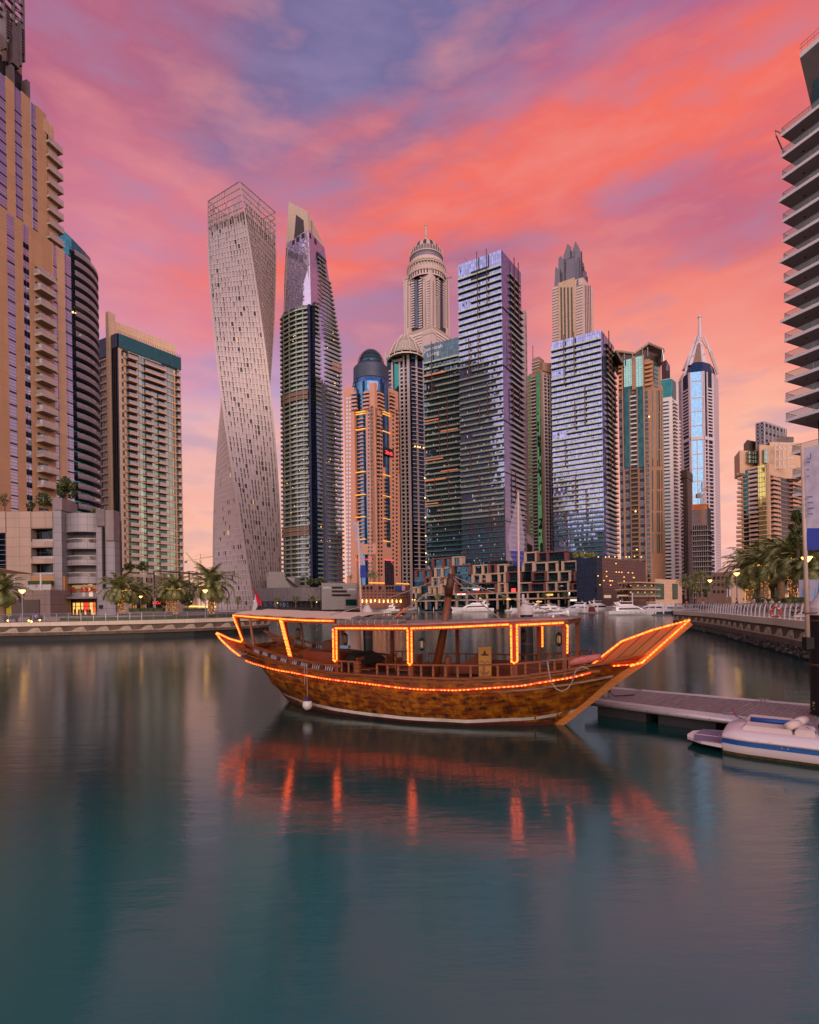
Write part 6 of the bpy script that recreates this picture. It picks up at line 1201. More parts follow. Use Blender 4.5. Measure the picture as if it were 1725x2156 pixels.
# ================================================================= palms
def leafmat(name, c1, c2):
    m, N, b = principled(name); tc = N.n('ShaderNodeTexCoord').outputs['Object']; n_ = N.n('ShaderNodeTexNoise', {'Vector': tc, 'Scale': 2.2, 'Detail': 3}).outputs[0]
    lk(N, b, 'Base Color', N.mix(N.rng(n_, .35, .65), srgb(c1), srgb(c2))); lk(N, b, 'Roughness', .6); return m
PALM = leafmat('palm frond green', '56602C', '94905C'); BARK = solid('palm bark', '7A6048', .9, var=.4, scale=6, bmp=.8)
FAIRY = emit('warm fairy light', (1, .40, .06), 4); TREEM = leafmat('broad leaf green', '26330F', '56602A'); BRK2 = solid('grey brown bark', '5A4A3A', .9, var=.3)
def palm(seed, th, fl, tr, nf=52, nl=26, fairy=True):
    rs = random.Random(seed); r = local('date_palm', 'palm', 'palm tree', 'date palms along the promenades'); mb = MB()
    rings = []; K = 14
    for i in range(K+1): t = i/K; rings.append((tr*(1.15-.25*t+(.08 if i % 2 else 0)), th*t))
    mb.lathe(rings, 12); mb.lathe([(tr*.9, th), (tr*1.35, th+.25), (tr*.8, th+.7), (.05, th+.9)], 12); mb.build('trunk', BARK, r, smooth=True)
    cr = MB()
    for k in range(nf):
        az = 2.399*k+rs.uniform(-.2, .2); lv = k/nf; el0 = R(82-100*lv+rs.uniform(-8, 8)); L = fl*(.75+.3*math.sin(math.pi*min(1, lv+.25)))*rs.uniform(.88, 1.08)
        p = Vector((0, 0, th+.5)); el = el0; pts = [p.copy()]; S = 9
        for i in range(S): d = Vector((math.cos(az)*math.cos(el), math.sin(az)*math.cos(el), math.sin(el))); p = p+d*L/S; pts.append(p.copy()); el -= R(6.0+6*lv)*(1+.12*i)
        sd = Vector((-math.sin(az), math.cos(az), 0))
        for i in range(S): cr.bar(pts[i], pts[i+1], .05*(1-i/S)+.015, .03)
        for j in range(nl):
            t = (j+1.)/nl; f = t*S; i = min(int(f), S-1); q = pts[i]+(pts[i+1]-pts[i])*(f-i); d = (pts[i+1]-pts[i]).normalized(); up = sd.cross(d)
            ll = fl*.24*math.sin(math.pi*min(1, .12+.86*t))**.6*rs.uniform(.8, 1.1)
            for s_ in (-1, 1):
                w_ = d*.085; tip = q+(sd*s_*.75+d*.62+up*-.0).normalized()*ll+Vector((0, 0, -.28*ll*rs.uniform(.2, 1.4))); b0 = len(cr.v); cr.v += [tuple(q-w_), tuple(q+w_), tuple(tip)]; cr.face((b0, b0+1, b0+2))
    cr.build('crown', PALM, r)
    if fairy:
        fm = MB()
        for k in range(170):
            a, z_ = rs.uniform(0, 6.28), rs.uniform(.05, th*.98); rr_ = tr*1.22; c = (rr_*math.cos(a), rr_*math.sin(a), z_); fm.box(c[0]-.014, c[0]+.014, c[1]-.014, c[1]+.014, c[2]-.014, c[2]+.014)
        for k in range(46):
            a, q = rs.choice([.3, 2.6, 3.6, 5.8, 4.7]), rs.uniform(.3, 1.)*fl*.36; c = (q*math.cos(a), q*math.sin(a), th+.25+q*.35-q*q*.12); fm.box(c[0]-.022, c[0]+.022, c[1]-.022, c[1]+.022, c[2]-.022, c[2]+.022)
        struct(fm.build('fairy_lights', FAIRY, r), 'stuff')
    return r
pA = palm(1, 3.2, 4.1, .36); pB = palm(2, 4.0, 3.9, .34, 50); pC = palm(3, 5.0, 3.6, .24, 28, 14, False); used = set()
def put(proto, x, yb, ytop, Y, label, sc_=None, rz=None, lights=True):
    base = P(x, yb, Y); h = (yb-ytop)/FPX*Y; th = {pA.name: 3.7, pB.name: 4.5, pC.name: 5.5}[proto.name]; k = sc_ or h/th
    if proto.name not in used:
        used.add(proto.name); o = proto
        o.location = base; o.scale = (k, k, k); o['label'] = label; return o
    return dup(proto, base, rz if rz is not None else random.uniform(0, 6), label, k, None if lights else (lambda c: not c.name.startswith('fairy')))
put(pA, 255, 1293, 1243, 88, 'wide date palm with light wrapped trunk right of the red shop'); put(pB, 369.4, 1294, 1240, 90, 'tallest wide date palm with light wrapped trunk, middle of the left lawn')
put(pA, 445, 1293, 1233, 93, 'date palm with light wrapped trunk nearest the twisted tower'); put(pB, 355.7, 1290, 1245, 100, 'palm with light wrapped trunk half hidden behind the tallest lawn palm'); put(pA, 281, 1288, 1250, 104, 'smaller light wrapped palm behind the palm beside the red shop'); put(pA, 301, 1287, 1252, 110, 'dim light wrapped palm between lamp posts behind the left lawn')
put(pA, 6, 1300, 1246, 84, 'unlit date palm cut by the left edge of the view', lights=False)
for i, (x, yb, yt, Y) in enumerate(((459, 1284, 1262, 160), (479, 1285, 1264, 165), (501, 1285, 1264, 170))): put(pC, x, yb, yt, Y, ('small palm just right of the lit palm by the twisted tower', 'small palm, second of three before the twisted tower foot', 'small palm, rightmost of three before the twisted tower foot')[i])
for i, (x, yb, yt) in enumerate(((582, 1282, 1264), (623, 1281, 1262), (657, 1280, 1261), (683, 1280, 1263), (698, 1280, 1263), (720.6, 1279, 1263))): put(pC, x, yb, yt, 412, ('leftmost', 'second', 'third', 'fourth', 'fifth', 'rightmost')[i]+' small palm of the row before the mesh and grey podiums')
for i, (x, yb, yt, Y) in enumerate(((775, 1277, 1258, 395), (787, 1277, 1257, 395), (839, 1276, 1260, 392), (886, 1275, 1257, 380), (922, 1275, 1256, 370), (965, 1275, 1258, 361), (1013, 1274, 1257, 351), (1061, 1273, 1257, 341), (1148, 1272, 1253, 323), (1191, 1272, 1252, 315))):
    put(pC, x, yb, yt, Y, ('bushy palm left of the rosy podium corner', 'bushy palm at the rosy podium corner', 'small palm right of the rosy podium corner', 'palm at the left end of the terrace complex', 'second palm before the terrace complex', 'third palm before the terrace complex, left of the leaning mast', 'fourth palm before the terrace complex under the red fascia', 'palm before the terrace complex left of the tall pile', 'palm before the yellow shop sign of the terrace complex', 'rightmost palm before the terrace complex')[i])
for i, (x, yb, yt, Y) in enumerate(((738.7, 1228, 1214, 400), (780, 1232, 1212, 396), (788, 1232, 1211, 396))): put(pC, x, yb, yt, Y, ('roof palm on the grey podium at the pink tower', 'left one of two roof palms on the rosy podium', 'right one of two roof palms on the rosy podium')[i])
put(pA, 1578.6, 1266, 1203, 88, 'light wrapped palm, leftmost large one on the right bank'); put(pB, 1612, 1266, 1190, 76, 'light wrapped palm in the middle of the right bank cluster'); put(pB, 1670, 1265, 1176, 65, 'largest light wrapped palm beside the banner pole on the right')
put(pA, 1600, 1266, 1196, 96, 'unlit palm between the lit palms on the right bank', lights=False); put(pB, 1645, 1266, 1180, 84, 'unlit palm behind the largest lit palm on the right', lights=False); put(pA, 1712, 1266, 1196, 62, 'unlit palm cut by the right edge of the view', lights=False); put(pA, 1632, 1266, 1202, 100, 'unlit palm farthest back in the right bank cluster', lights=False)
for i, (x, yb, yt, Y) in enumerate(((1534.6, 1262, 1228, 150), (1491, 1263, 1232, 150), (1460, 1264, 1234, 160), (1444, 1262, 1224, 170), (1477, 1245, 1212, 172), (1470, 1262, 1236, 175), (1466, 1244, 1214, 178))): put(pC, x, yb, yt, Y, ('slim palm before the tan low rise building', 'slim palm right of the first lamp post on the right bank', 'slim palm left of the first lamp post on the right bank', 'slim palm beside the tan waterfront restaurant', 'raised slim palm in front of the concrete frame', 'slim palm low behind the railing end', 'raised slim palm beside the one before the concrete frame')[i])
# ================================================================= broad leaved trees and shrubs
def tree(x, yb, yt, Y, hw, label, name='tree', cat='tree', seed=0, n=1500, leaf=.16, trunk=True, kind=TREEM, sparse=0.):
    rs = random.Random(seed+int(x)); base = P(x, yb, Y); H = (yb-yt)/FPX*Y; W = hw/FPX*Y; r = root(name, label, cat, tuple(base)); z0 = base.z; h0 = .28*H if trunk else .0
    if trunk:
        mb = MB(); mb.tube([base, base+Vector((.05, 0, h0)), base+Vector((0, .1, H*.7))], [.05*H*.6, .04*H*.6, .01*H], 7)
        for k in range(7): a = k*2.4; q = base+Vector((0, 0, h0+k*.06*H)); mb.tube([q, q+Vector((math.cos(a)*W*.45, math.sin(a)*W*.45, .16*H)), q+Vector((math.cos(a)*W*.75, math.sin(a)*W*.75, .26*H))], [.02*H, .012*H, .004*H], 5)
        mb.build('trunk', BRK2, r)
    cr = MB(); cl = []
    for k in range(26): a, q, v = rs.uniform(0, 6.28), rs.uniform(.1, .85)**.6, rs.uniform(.0, 1.); pr = math.sin(math.pi*(.15+.8*v)); cl.append((base+Vector((math.cos(a)*q*W*pr, math.sin(a)*q*W*pr*.8, h0+(H-h0)*(.12+.8*v))), rs.uniform(.18, .34)*W))
    for k in range(n):
        c, rad_ = cl[k % len(cl)]; d = Vector([rs.gauss(0, 1) for _ in range(3)]).normalized(); p = c+d*rad_*rs.uniform(.55, 1.12); s_ = leaf*rs.uniform(.6, 1.5); u = Vector([rs.gauss(0, 1) for _ in range(3)]).normalized()*s_; v = d.cross(u).normalized()*s_*.6; b0 = len(cr.v); cr.v += [tuple(p-u), tuple(p+v), tuple(p+u), tuple(p-v)]; cr.face((b0, b0+1, b0+2, b0+3))
    cr.build('crown' if trunk else 'foliage', kind, r); return r
tree(137, 1070, 1007, 108, 26, 'largest leafy tree on the mall roof beside the teal tower', n=2600, leaf=.2); tree(93, 1074, 1040, 107, 20, 'spreading tree on the mall roof left of the largest one', n=900, leaf=.17)
tree(10, 1076, 1038, 107, 15, 'thin tree on the mall roof at the left edge', n=260, leaf=.12); tree(64, 1077, 1056, 106, 10, 'small shrub tree on the mall roof before the balconies', 'shrub', 'shrub', n=350, leaf=.15)
tree(200, 1094, 1072, 109, 18, 'dense bush on the mall roof right end', 'bush', 'bush', n=1200, leaf=.17, trunk=False); tree(148, 1090, 1068, 108, 8, 'low bush on the mall roof behind the pillar', 'bush', 'bush', n=400, leaf=.15, trunk=False)
for i, (x, yb, yt, hw) in enumerate(((250, 1212, 1192, 12), (272, 1207, 1186, 14), (300, 1207, 1184, 13))): tree(x, yb, yt, 162, hw, ('tree at the mall pillar on the cream restaurant roof', 'flat topped tree on the cream restaurant roof', 'rightmost tree on the cream restaurant roof')[i], n=600, leaf=.26)
tree(1681, 1190, 1068, 62, 18, 'tall dense dark green tree behind the banner on the right', n=4200, leaf=.16, seed=4)
for i, x in enumerate((1212, 1225, 1239, 1247)): tree(x, 1178, 1163, 326, 7, ('leftmost', 'second', 'third', 'rightmost')[i]+' yellow green roof shrub beside the festoon lights', 'shrub', 'shrub', n=240, leaf=.4, kind=leafmat('lit yellow green leaf', '6A6A1C', 'A09A3A'))
for i, x in enumerate((655, 668, 680)): tree(x, 1229, 1219, 404, 9, ('left', 'middle', 'right')[i]+' shrub on the roof of the grey podium', 'shrub', 'shrub', n=200, leaf=.7, trunk=False)
tree(395, 1288, 1247, 118, 15, 'round dark tree behind the lawn between two lit palms', n=1100, leaf=.22, seed=9); tree(345, 1288, 1252, 124, 12, 'round dark tree left of the tallest lawn palm', n=800, leaf=.22, seed=8)
def hedge(x0, x1, y0, y1, Y, label, n=1200):
    a, b_ = P(x0, y1, Y), P(x1, y1, Y); H = (y1-y0)/FPX*Y; rs = random.Random(int(x0)); mb = MB(); mb.box(a.x+.1, b_.x-.1, a.y, a.y+.8, a.z, a.z+H*.85); 
    for k in range(n): p = Vector((rs.uniform(a.x, b_.x), a.y+rs.uniform(-.15, .9), a.z+rs.uniform(.1, 1.05)*H)); u = Vector([rs.gauss(0, 1) for _ in range(3)]).normalized()*.11; v = Vector([rs.gauss(0, 1) for _ in range(3)]).normalized()*.08; b0 = len(mb.v); mb.v += [tuple(p-u), tuple(p+v), tuple(p+u)]; mb.face((b0, b0+1, b0+2))
    return tag(mb.build('hedge', TREEM), label, 'hedge')
hedge(270, 345, 1280, 1290, 97, 'low dark hedge behind the lawn left of the tallest palm'); hedge(385, 440, 1281, 1289, 100, 'low hedge behind the lawn right of the tallest palm'); hedge(1598, 1640, 1262, 1270, 66, 'low hedge behind the right bank railing by the palms'); hedge(1655, 1700, 1259, 1270, 52, 'low hedge behind the life ring on the right bank')
# ================================================================= lamps
LAMPG = emit('sodium lamp glow', (1, .47, .08), 9); POSTM = solid('lamp post paint', '8A8A98', .5, .4)
def lamp(h):
    r = local('street_lamp', 'lamp', 'street lamp', 'street lamps along the waterfront'); mb = MB(); mb.tube([(0, 0, 0), (0, 0, .5)], .13, 10); mb.tube([(0, 0, .5), (0, 0, h-.45)], [.085, .06], 10); mb.build('post', POSTM, r)
    MB().lathe([(.02, h-.55), (.16, h-.42), (.42, h-.08), (.40, h-.04), (.02, h-.04)], 16).build('lamp_bowl', LAMPG, r); MB().lathe([(.02, h-.03), (.46, h-.03), (.44, h+.04), (.02, h+.12)], 16).build('lamp_cap', POSTM, r); return r
LP = lamp(5.); first = [1]
def putlamp(x, yb, yt, Y, label):
    b_ = P(x, yb, Y); k = (yb-yt)/FPX*Y/5.; 
    if first: first.clear(); LP.location = b_; LP.scale = (k,)*3; LP['label'] = label; return LP
    return dup(LP, b_, 0, label, k)
for a in ((47.8, 1316, 1242, 76, 'lit street lamp before the roller shutter on the left bank'), (433, 1302, 1242, 88, 'lit street lamp left of the lit palm by the twisted tower'), (297, 1293, 1255, 98, 'lit street lamp right of the palm by the red shop'), (276, 1291, 1263, 112, 'small lit street lamp behind the palm by the red shop'), (313, 1290, 1265, 122, 'small distant street lamp left of the tallest lawn palm'),
          (1496, 1270, 1221, 96, 'lit street lamp left of the two on the right bank'), (1552.5, 1270, 1206, 80, 'taller lit street lamp before the right bank palms'), (1701, 1290, 1172, 42, 'lit street lamp half hidden by the banner pole on the right'),
          (536, 1281, 1265, 380, 'tiny lit lamp behind the flag at the boat stern'), (584.7, 1281, 1269, 412, 'distant lit lamp before the mesh building, leftmost'), (667, 1280, 1267, 410, 'distant lit lamp at the join of mesh and grey podium'), (714, 1279, 1267, 408, 'distant lit lamp before the grey podium shop window'), (766, 1279, 1266, 404, 'distant lit lamp right of the left banner pole'), (842, 1277, 1265, 396, 'distant lit lamp above the moored cruisers'), (869, 1276, 1262, 382, 'left one of two adjoining distant lamps by the terrace complex'), (873.8, 1276, 1262.5, 381, 'right one of two adjoining distant lamps by the terrace complex'), (922.4, 1275, 1261, 371, 'distant lit lamp left of the leaning mast'), (1011.7, 1274, 1259, 352, 'distant lit lamp above the long white yacht'), (1066, 1273, 1270, 340, 'low distant lamp left of the tall white cone pile'), (1102, 1273, 1258, 333, 'distant lit lamp right beside the tall white cone pile'), (1262, 1272, 1256, 300, 'distant lit lamp at the big yacht bow rail')):
    putlamp(*a)
for i, (x, y) in enumerate(((16.6, 1307), (60.7, 1307), (66, 1308.5), (84, 1306))):
    p = P(x, y, 75.5); r = root('ground_light', ('leftmost', 'second', 'third', 'rightmost')[i]+' glowing floodlight standing low behind the left railing', 'floodlight', tuple(p)); MB().sphere(tuple(p), .12, 8).build('bulb', LAMPG, r); mb = MB(); mb.bar((p.x, p.y, GL+.02), (p.x, p.y, p.z-.1), .08, .08); mb.build('stand', DARKM, r)
# ================================================================= yachts
HULLW = solid('white gelcoat', 'E6DEDE', .25, .05, var=.03); HULLN = solid('navy gelcoat', '1C2A4A', .25); DWIN = solid('smoked yacht window', '1A1A22', .1, .3); TEAK = solid('teak', '8A6A4C', .7)
def yacht(L, kind, hull):
    """x forward, length about L; kind 0 flybridge yacht, 1 low sports cruiser, 2 small boat under a canvas cover"""
    r = local('yacht', 'yacht', 'yacht', 'boats moored along the far quay'); B = L*.13; H = L*.095
    def sec(t): # t 0 stern..1 bow
        b_ = B*(1-max(0, (t-.45)/.55)**2.2)*(.92+.08*min(1, t*4)); sh = H*(1+.45*t*t); x = L*(t-.5); return [(x+L*.05*(t > .9), 0, -.25), (x, b_*.55, -.2), (x+(t**6)*L*.02, b_*.92, sh*.35), (x+(t**3)*L*.06, b_, sh), (x+(t**3)*L*.06, 0, sh+.03), (x+(t**3)*L*.06, -b_, sh), (x+(t**6)*L*.02, -b_*.92, sh*.35), (x, -b_*.55, -.2)]
    MB().loft([sec(t) for t in (0, .1, .25, .45, .6, .75, .87, .95, 1.)]).build('hull', hull, r)
    def house(x0, x1, z0, z1, w0, rake=.25, rb=.05, nm='cabin', m_=HULLW):
        hh = z1-z0; return MB().hexa([(x0, -w0, z0), (x1, -w0*.72, z0), (x1, w0*.72, z0), (x0, w0, z0), (x0+hh*rb, -w0*.86, z1), (x1-hh/rake*.45, -w0*.6, z1), (x1-hh/rake*.45, w0*.6, z1), (x0+hh*rb, w0*.86, z1)]).build(nm, m_, r)
    if kind == 0:
        house(-L*.34, L*.30, H*1.05, H*1.95, B*.86); MB().hexa([(-L*.28, -B*.875, H*1.3), (L*.20, -B*.74, H*1.3), (L*.20, B*.74, H*1.3), (-L*.28, B*.875, H*1.3), (-L*.27, -B*.83, H*1.72), (L*.125, -B*.69, H*1.72), (L*.125, B*.69, H*1.72), (-L*.27, B*.83, H*1.72)]).build('window_band', DWIN, r)
        house(-L*.40, L*.10, H*1.96, H*2.12, B*.86, 2., 0, 'flybridge_deck'); house(-L*.2, L*.08, H*2.13, H*2.5, B*.6, .3, .1, 'flybridge'); MB().box(-L*.26, L*.02, -B*.6, B*.6, H*3.02, H*3.12).build('hardtop', HULLW, r)
        for s_ in (-1, 1): mb = MB(); mb.hexa([(-L*.26, s_*B*.62, H*2.1), (-L*.18, s_*B*.62, H*2.1), (-L*.18, s_*B*.56, H*2.1), (-L*.26, s_*B*.56, H*2.1), (-L*.32, s_*B*.62, H*3.03), (-L*.27, s_*B*.62, H*3.03), (-L*.27, s_*B*.56, H*3.03), (-L*.32, s_*B*.56, H*3.03)]); mb.build('radar_arch', HULLW, r)
        MB().sphere((-L*.2, 0, H*3.3), H*.16, 8).build('radar_dome', HULLW, r); mb = MB(); mb.bar((-L*.15, 0, H*3.1), (-L*.17, 0, H*3.9), .05, .05); mb.build('antenna', HULLW, r)
    elif kind == 1:
        house(-L*.30, L*.22, H*1.05, H*1.6, B*.8, .16, .3); MB().hexa([(-L*.2, -B*.79, H*1.22), (L*.16, -B*.66, H*1.18), (L*.16, B*.66, H*1.18), (-L*.2, B*.79, H*1.22), (-L*.17, -B*.74, H*1.48), (0, -B*.68, H*1.5), (0, B*.68, H*1.5), (-L*.17, B*.74, H*1.48)]).build('window_band', DWIN, r)
        mb = MB(); mb.tube([(-L*.27, -B*.7, H*1.3), (-L*.24, -B*.55, H*2.1), (-L*.24, B*.55, H*2.1), (-L*.27, B*.7, H*1.3)], .09*L/12, 6); mb.build('radar_arch', HULLW, r); mb = MB(); mb.bar((-L*.24, 0, H*2.1), (-L*.25, 0, H*2.9), .05, .05); mb.build('antenna', HULLW, r)
    else:
        house(-L*.36, L*.2, H*.95, H*1.75, B*.86, .25, .5, 'canvas_cover', solid('pale canvas cover', 'C4BCC0', .8)); mb = MB(); mb.tube([(-L*.2, -B*.7, H*1.2), (-L*.1, -B*.6, H*2.2), (-L*.1, B*.6, H*2.2), (-L*.2, B*.7, H*1.2)], .06, 6); mb.build('radar_arch', HULLW, r)
    for k in range(5 if kind == 0 else 3):
        for s_ in (-1, 1): x = L*(-.15+.11*k); c = (x, s_*B*(.975 if k < 3 else .93), H*.66); mb = MB(); mb.tube([c, (c[0], c[1]+s_*.06, c[2])], H*.10, 8); mb.build('porthole', DWIN, r)
    mb = MB(); pts = []
    for s_ in (-1, 1):
        pts = [(L*(t-.5)+(t**3)*L*.06, s_*B*.96*(1-max(0, (t-.45)/.55)**2.2), H*(1+.45*t*t)+.1+.035*L) for t in (.4, .55, .7, .82, .92, .985)]; mb.tube(pts, .018*L/10, 5)
        for p_ in pts[::2]: mb.bar((p_[0], p_[1], p_[2]-.035*L-.08), p_, .03, .03)
    mb.build('bow_rail', STEEL, r); return r
protos = {}
def boat(x, ywl, lpx, flip, kind, label, hull='W', dh=0., Yf=None):
    Y = Yf or (CZ*FPX/((ywl-(CY-ROLL*(x-CX))))); L = lpx/FPX*Y/math.cos(dh); key = (kind, hull)
    p = P(x, ywl, Y); p.x = ray(x, ywl)[0]*Y; k = L/12.
    if key not in protos: o = protos[key] = yacht(12., kind, HULLW if hull == 'W' else HULLN); o['label'] = label
    else: o = dup(protos[key], (0, 0, 0), 0, label)
    o.location = (p.x, p.y, 0.02); o.rotation_euler = (0, 0, (math.pi if flip else 0)+dh); o.scale = (k,)*3; return o
boat(1327, 1295.4, 98, False, 0, 'largest white flybridge yacht, before the tan waterfront restaurant')
boat(1400, 1294, 62, False, 2, 'dark hulled boat under a pale cover right of the largest yacht', 'N'); boat(1416, 1290.5, 40, True, 1, 'white sports boat at the end of the right bank railing')
boat(1201, 1289, 34, False, 1, 'small white sports cruiser left of the red covered pontoon'); boat(1159, 1288, 34, False, 2, 'dark hulled boat with arch, third to the right of the tall pile', 'N'); boat(1112, 1289, 62, True, 0, 'white flybridge yacht just behind the tall cone topped pile')
boat(997, 1289, 84, True, 0, 'long white flybridge yacht right of the leaning mast'); boat(811, 1288.8, 62, True, 0, 'white flybridge yacht right of the left cone topped pile'); boat(863, 1287.5, 66, True, 1, 'low sleek white sports yacht left of the leaning mast')
boat(1052, 1286, 36, True, 1, 'white sports cruiser behind the stern of the long yacht'); boat(1071, 1285.5, 34, False, 2, 'dark covered boat left of the tall cone topped pile', 'N')
rs = random.Random(11); nm_ = iter(['first', 'second', 'third', 'fourth', 'fifth', 'sixth', 'seventh', 'eighth', 'ninth', 'tenth', 'eleventh', 'twelfth', 'thirteenth', 'fourteenth', 'fifteenth'])
for x, y, l_, f, k, h_ in ((1090, 1284, 30, 0, 1, 'W'), (1126, 1284, 32, 1, 1, 'W'), (1142, 1285.5, 30, 1, 0, 'W'), (1170, 1284, 30, 0, 0, 'W'), (1186, 1284.5, 30, 0, 1, 'W'), (1214, 1284, 34, 1, 0, 'W'), (1233, 1285, 34, 0, 1, 'W'), (1246, 1284, 36, 1, 2, 'W'), (1262, 1284, 40, 0, 0, 'W'), (1278, 1283, 36, 1, 1, 'W'), (1370, 1286, 40, 1, 0, 'W'), (1390, 1285, 36, 0, 1, 'W'), (1350, 1284, 34, 1, 1, 'W'), (1425, 1285, 34, 0, 0, 'W'), (1448, 1284, 34, 1, 2, 'W')):
    boat(x, y, l_*1.75, f, k, next(nm_)+' boat from the left in the crowded back row right of the tall pile', h_, rs.uniform(-.5, .5), Yf=(300 if x < 1100 else 278 if x < 1240 else 262 if x < 1300 else 215)-rs.uniform(0, 12))
# pontoons and their white piles
def pontoon(x0, x1, y, label):
    Y = CZ*FPX*.93/((y-(CY-ROLL*((x0+x1)/2-CX)))); a, b_ = P(x0, y, Y), P(x1, y, Y); r = root('pontoon', label, 'pontoon', (a.x, a.y, 0)); MB().box(a.x, b_.x, a.y, a.y+2.2, .0, .42).build('deck', solid('pontoon deck', 'A39890', .7), r); MB().box(a.x, b_.x, a.y-.06, a.y-.005, .1, .38).build('fender_strip', DARKM, r)
    n_ = max(2, int((b_.x-a.x)/9))
    for k in range(n_): x = a.x+(b_.x-a.x)*(k+.5)/n_; mb = MB(); mb.tube([(x, a.y+2.4, -.5), (x, a.y+2.4, 3.)], .2, 10); mb.lathe([(.22, 3.), (.01, 3.5)], 10, (x, a.y+2.4)); mb.build('guide_pile', HULLW, r)
pontoon(835, 961, 1288, 'long low pontoon before the sleek sports yacht'); pontoon(1221, 1277, 1290.6, 'pontoon with a dark edge left of the largest yacht'); pontoon(1380, 1414, 1294, 'short pontoon right of the largest yacht'); pontoon(1118, 1160, 1289.8, 'short pontoon right of the tall cone pile')
p = P(1248, 1286, 225); tag(MB().hexa([(p.x-1.4, p.y, .45), (p.x+1.4, p.y, .45), (p.x+1.4, p.y+1.4, .45), (p.x-1.4, p.y+1.4, .45), (p.x-1.1, p.y+.2, 2.8), (p.x+.9, p.y+.2, 2.8), (p.x+.9, p.y+1.2, 2.8), (p.x-1.1, p.y+1.2, 2.8)]).build('covered_crate', solid('crimson tarpaulin', '5E1222', .8)), 'crimson tarpaulin cover standing on the pontoon left of the largest yacht', 'cover')
# passing water taxi
Y = 175.; p = P(822, 1302, Y); r = root('water_taxi', 'small ferry with a pale canopy and red stern lamp crossing behind the dhow canopy', 'ferry', (p.x, p.y, 0))
MB().loft([[(p.x-2.6, p.y-.7, .1), (p.x-2.6, p.y+.7, .1), (p.x-2.8, p.y+.8, .8), (p.x-2.8, p.y-.8, .8)], [(p.x+1.6, p.y-.8, .1), (p.x+1.6, p.y+.8, .1), (p.x+1.8, p.y+.95, .8), (p.x+1.8, p.y-.95, .8)], [(p.x+2.8, p.y-.05, .3), (p.x+2.8, p.y+.05, .3), (p.x+3., p.y+.1, .9), (p.x+3., p.y-.1, .9)]]).build('hull', DARKM, r)
MB().box(p.x-2.4, p.x+2.2, p.y-.9, p.y+.9, 2.2, 2.35).build('canopy', HULLW, r)
for x in (-2.1, 0, 2): mb = MB(); mb.bar((p.x+x, p.y-.8, .8), (p.x+x, p.y-.8, 2.2), .07, .07); mb.bar((p.x+x, p.y+.8, .8), (p.x+x, p.y+.8, 2.2), .07, .07); mb.build('canopy_post', STEEL, r)
MB().box(p.x+.9, p.x+2.3, p.y-.96, p.y-.9, 2.12, 2.32).build('red_lamp', emit('red boat lamp', (1, .02, .04), 2.5), r); MB().box(p.x-2.6, p.x-1.4, p.y-.96, p.y-.9, 2.05, 2.2).build('blue_lamp', emit('blue boat lamp', (.12, .12, 1), .8), r)
# ================================================================= right bank details
c = P(1633, 1289, 40.2); r = root('life_ring', 'orange life ring hung on the right bank railing', 'life ring', tuple(c)); q = Vector(c); mb = MB(); ry = Vector((-.5, .86, 0)); 
pts = [q+ry*(.36*math.cos(a))+Vector((0, 0, .36*math.sin(a))) for a in [2*math.pi*i/20 for i in range(21)]]; mb.tube(pts, .075, 8, cap=False); mb.build('ring', solid('orange ring', 'C83A18', .5, var=.05), r, smooth=True)
for i in (2, 7, 12, 17): mb = MB(); mb.tube([pts[i], pts[i]+(pts[i+1]-pts[i])*.5], .082, 8); mb.build('band', HULLW, r)
for i, (x0, x1, Y) in enumerate(((1683, 1706, 58), (1706.5, 1735, 56))):
    a, b_ = P(x0, 1262, Y), P(x1, 1262, Y-1); t_ = P(x0, 1221, Y).z; r = root('hoarding', ('left', 'right')[i]+' pale hoarding panel with a blue sail shape behind the palms at right', 'hoarding', tuple(a)); FH = Face((a.x, a.y), (b_.x, b_.y)); MB().fbox(FH, 0, 1, a.z-.2, t_, -.1, 0).build('panel', solid('pale lilac hoarding', 'B4ACC0', .6), r)
    mb = MB(); mb.hexa([FH.p(.45, a.z, .02), FH.p(.8, a.z, .02), FH.p(.8, a.z, .0), FH.p(.45, a.z, .0), FH.p(.7, t_-.1, .02), FH.p(.86, t_-.1, .02), FH.p(.86, t_-.1, .0), FH.p(.7, t_-.1, .0)]); mb.build('sail_print', solid('blue print', '2A7CB4', .6), r)
    mb = MB(); mb.hexa([FH.p(.2, a.z, .02), FH.p(.42, a.z, .02), FH.p(.42, a.z, .0), FH.p(.2, a.z, .0), FH.p(.4, t_-.9, .02), FH.p(.44, t_-.9, .02), FH.p(.44, t_-.9, .0), FH.p(.4, t_-.9, .0)]); mb.build('sail_print', solid('pale blue print', '5EA8CC', .6), r)
for i, (x, Y) in enumerate(((1603, 74), (1634, 72), (1590, 80))):
    b_ = P(x, 1268, Y); h_ = (1268-1240)/FPX*Y; r = root('closed_parasol', ('middle', 'rightmost', 'leftmost')[i]+' of three closed parasols between the lit palms on the right', 'parasol', tuple(b_)); MB().lathe([(.05, b_.z+.5), (.26, b_.z+.7), (.17, b_.z+1.4), (.04, b_.z+h_)], 8, (b_.x, b_.y)).build('canopy', solid('folded taupe canvas' if i == 0 else 'folded green canvas', '7A6658' if i == 0 else '3C5230', .8), r); mb = MB(); mb.bar(b_, b_+Vector((0, 0, h_+.1)), .06, .06); mb.build('pole', STEEL, r)
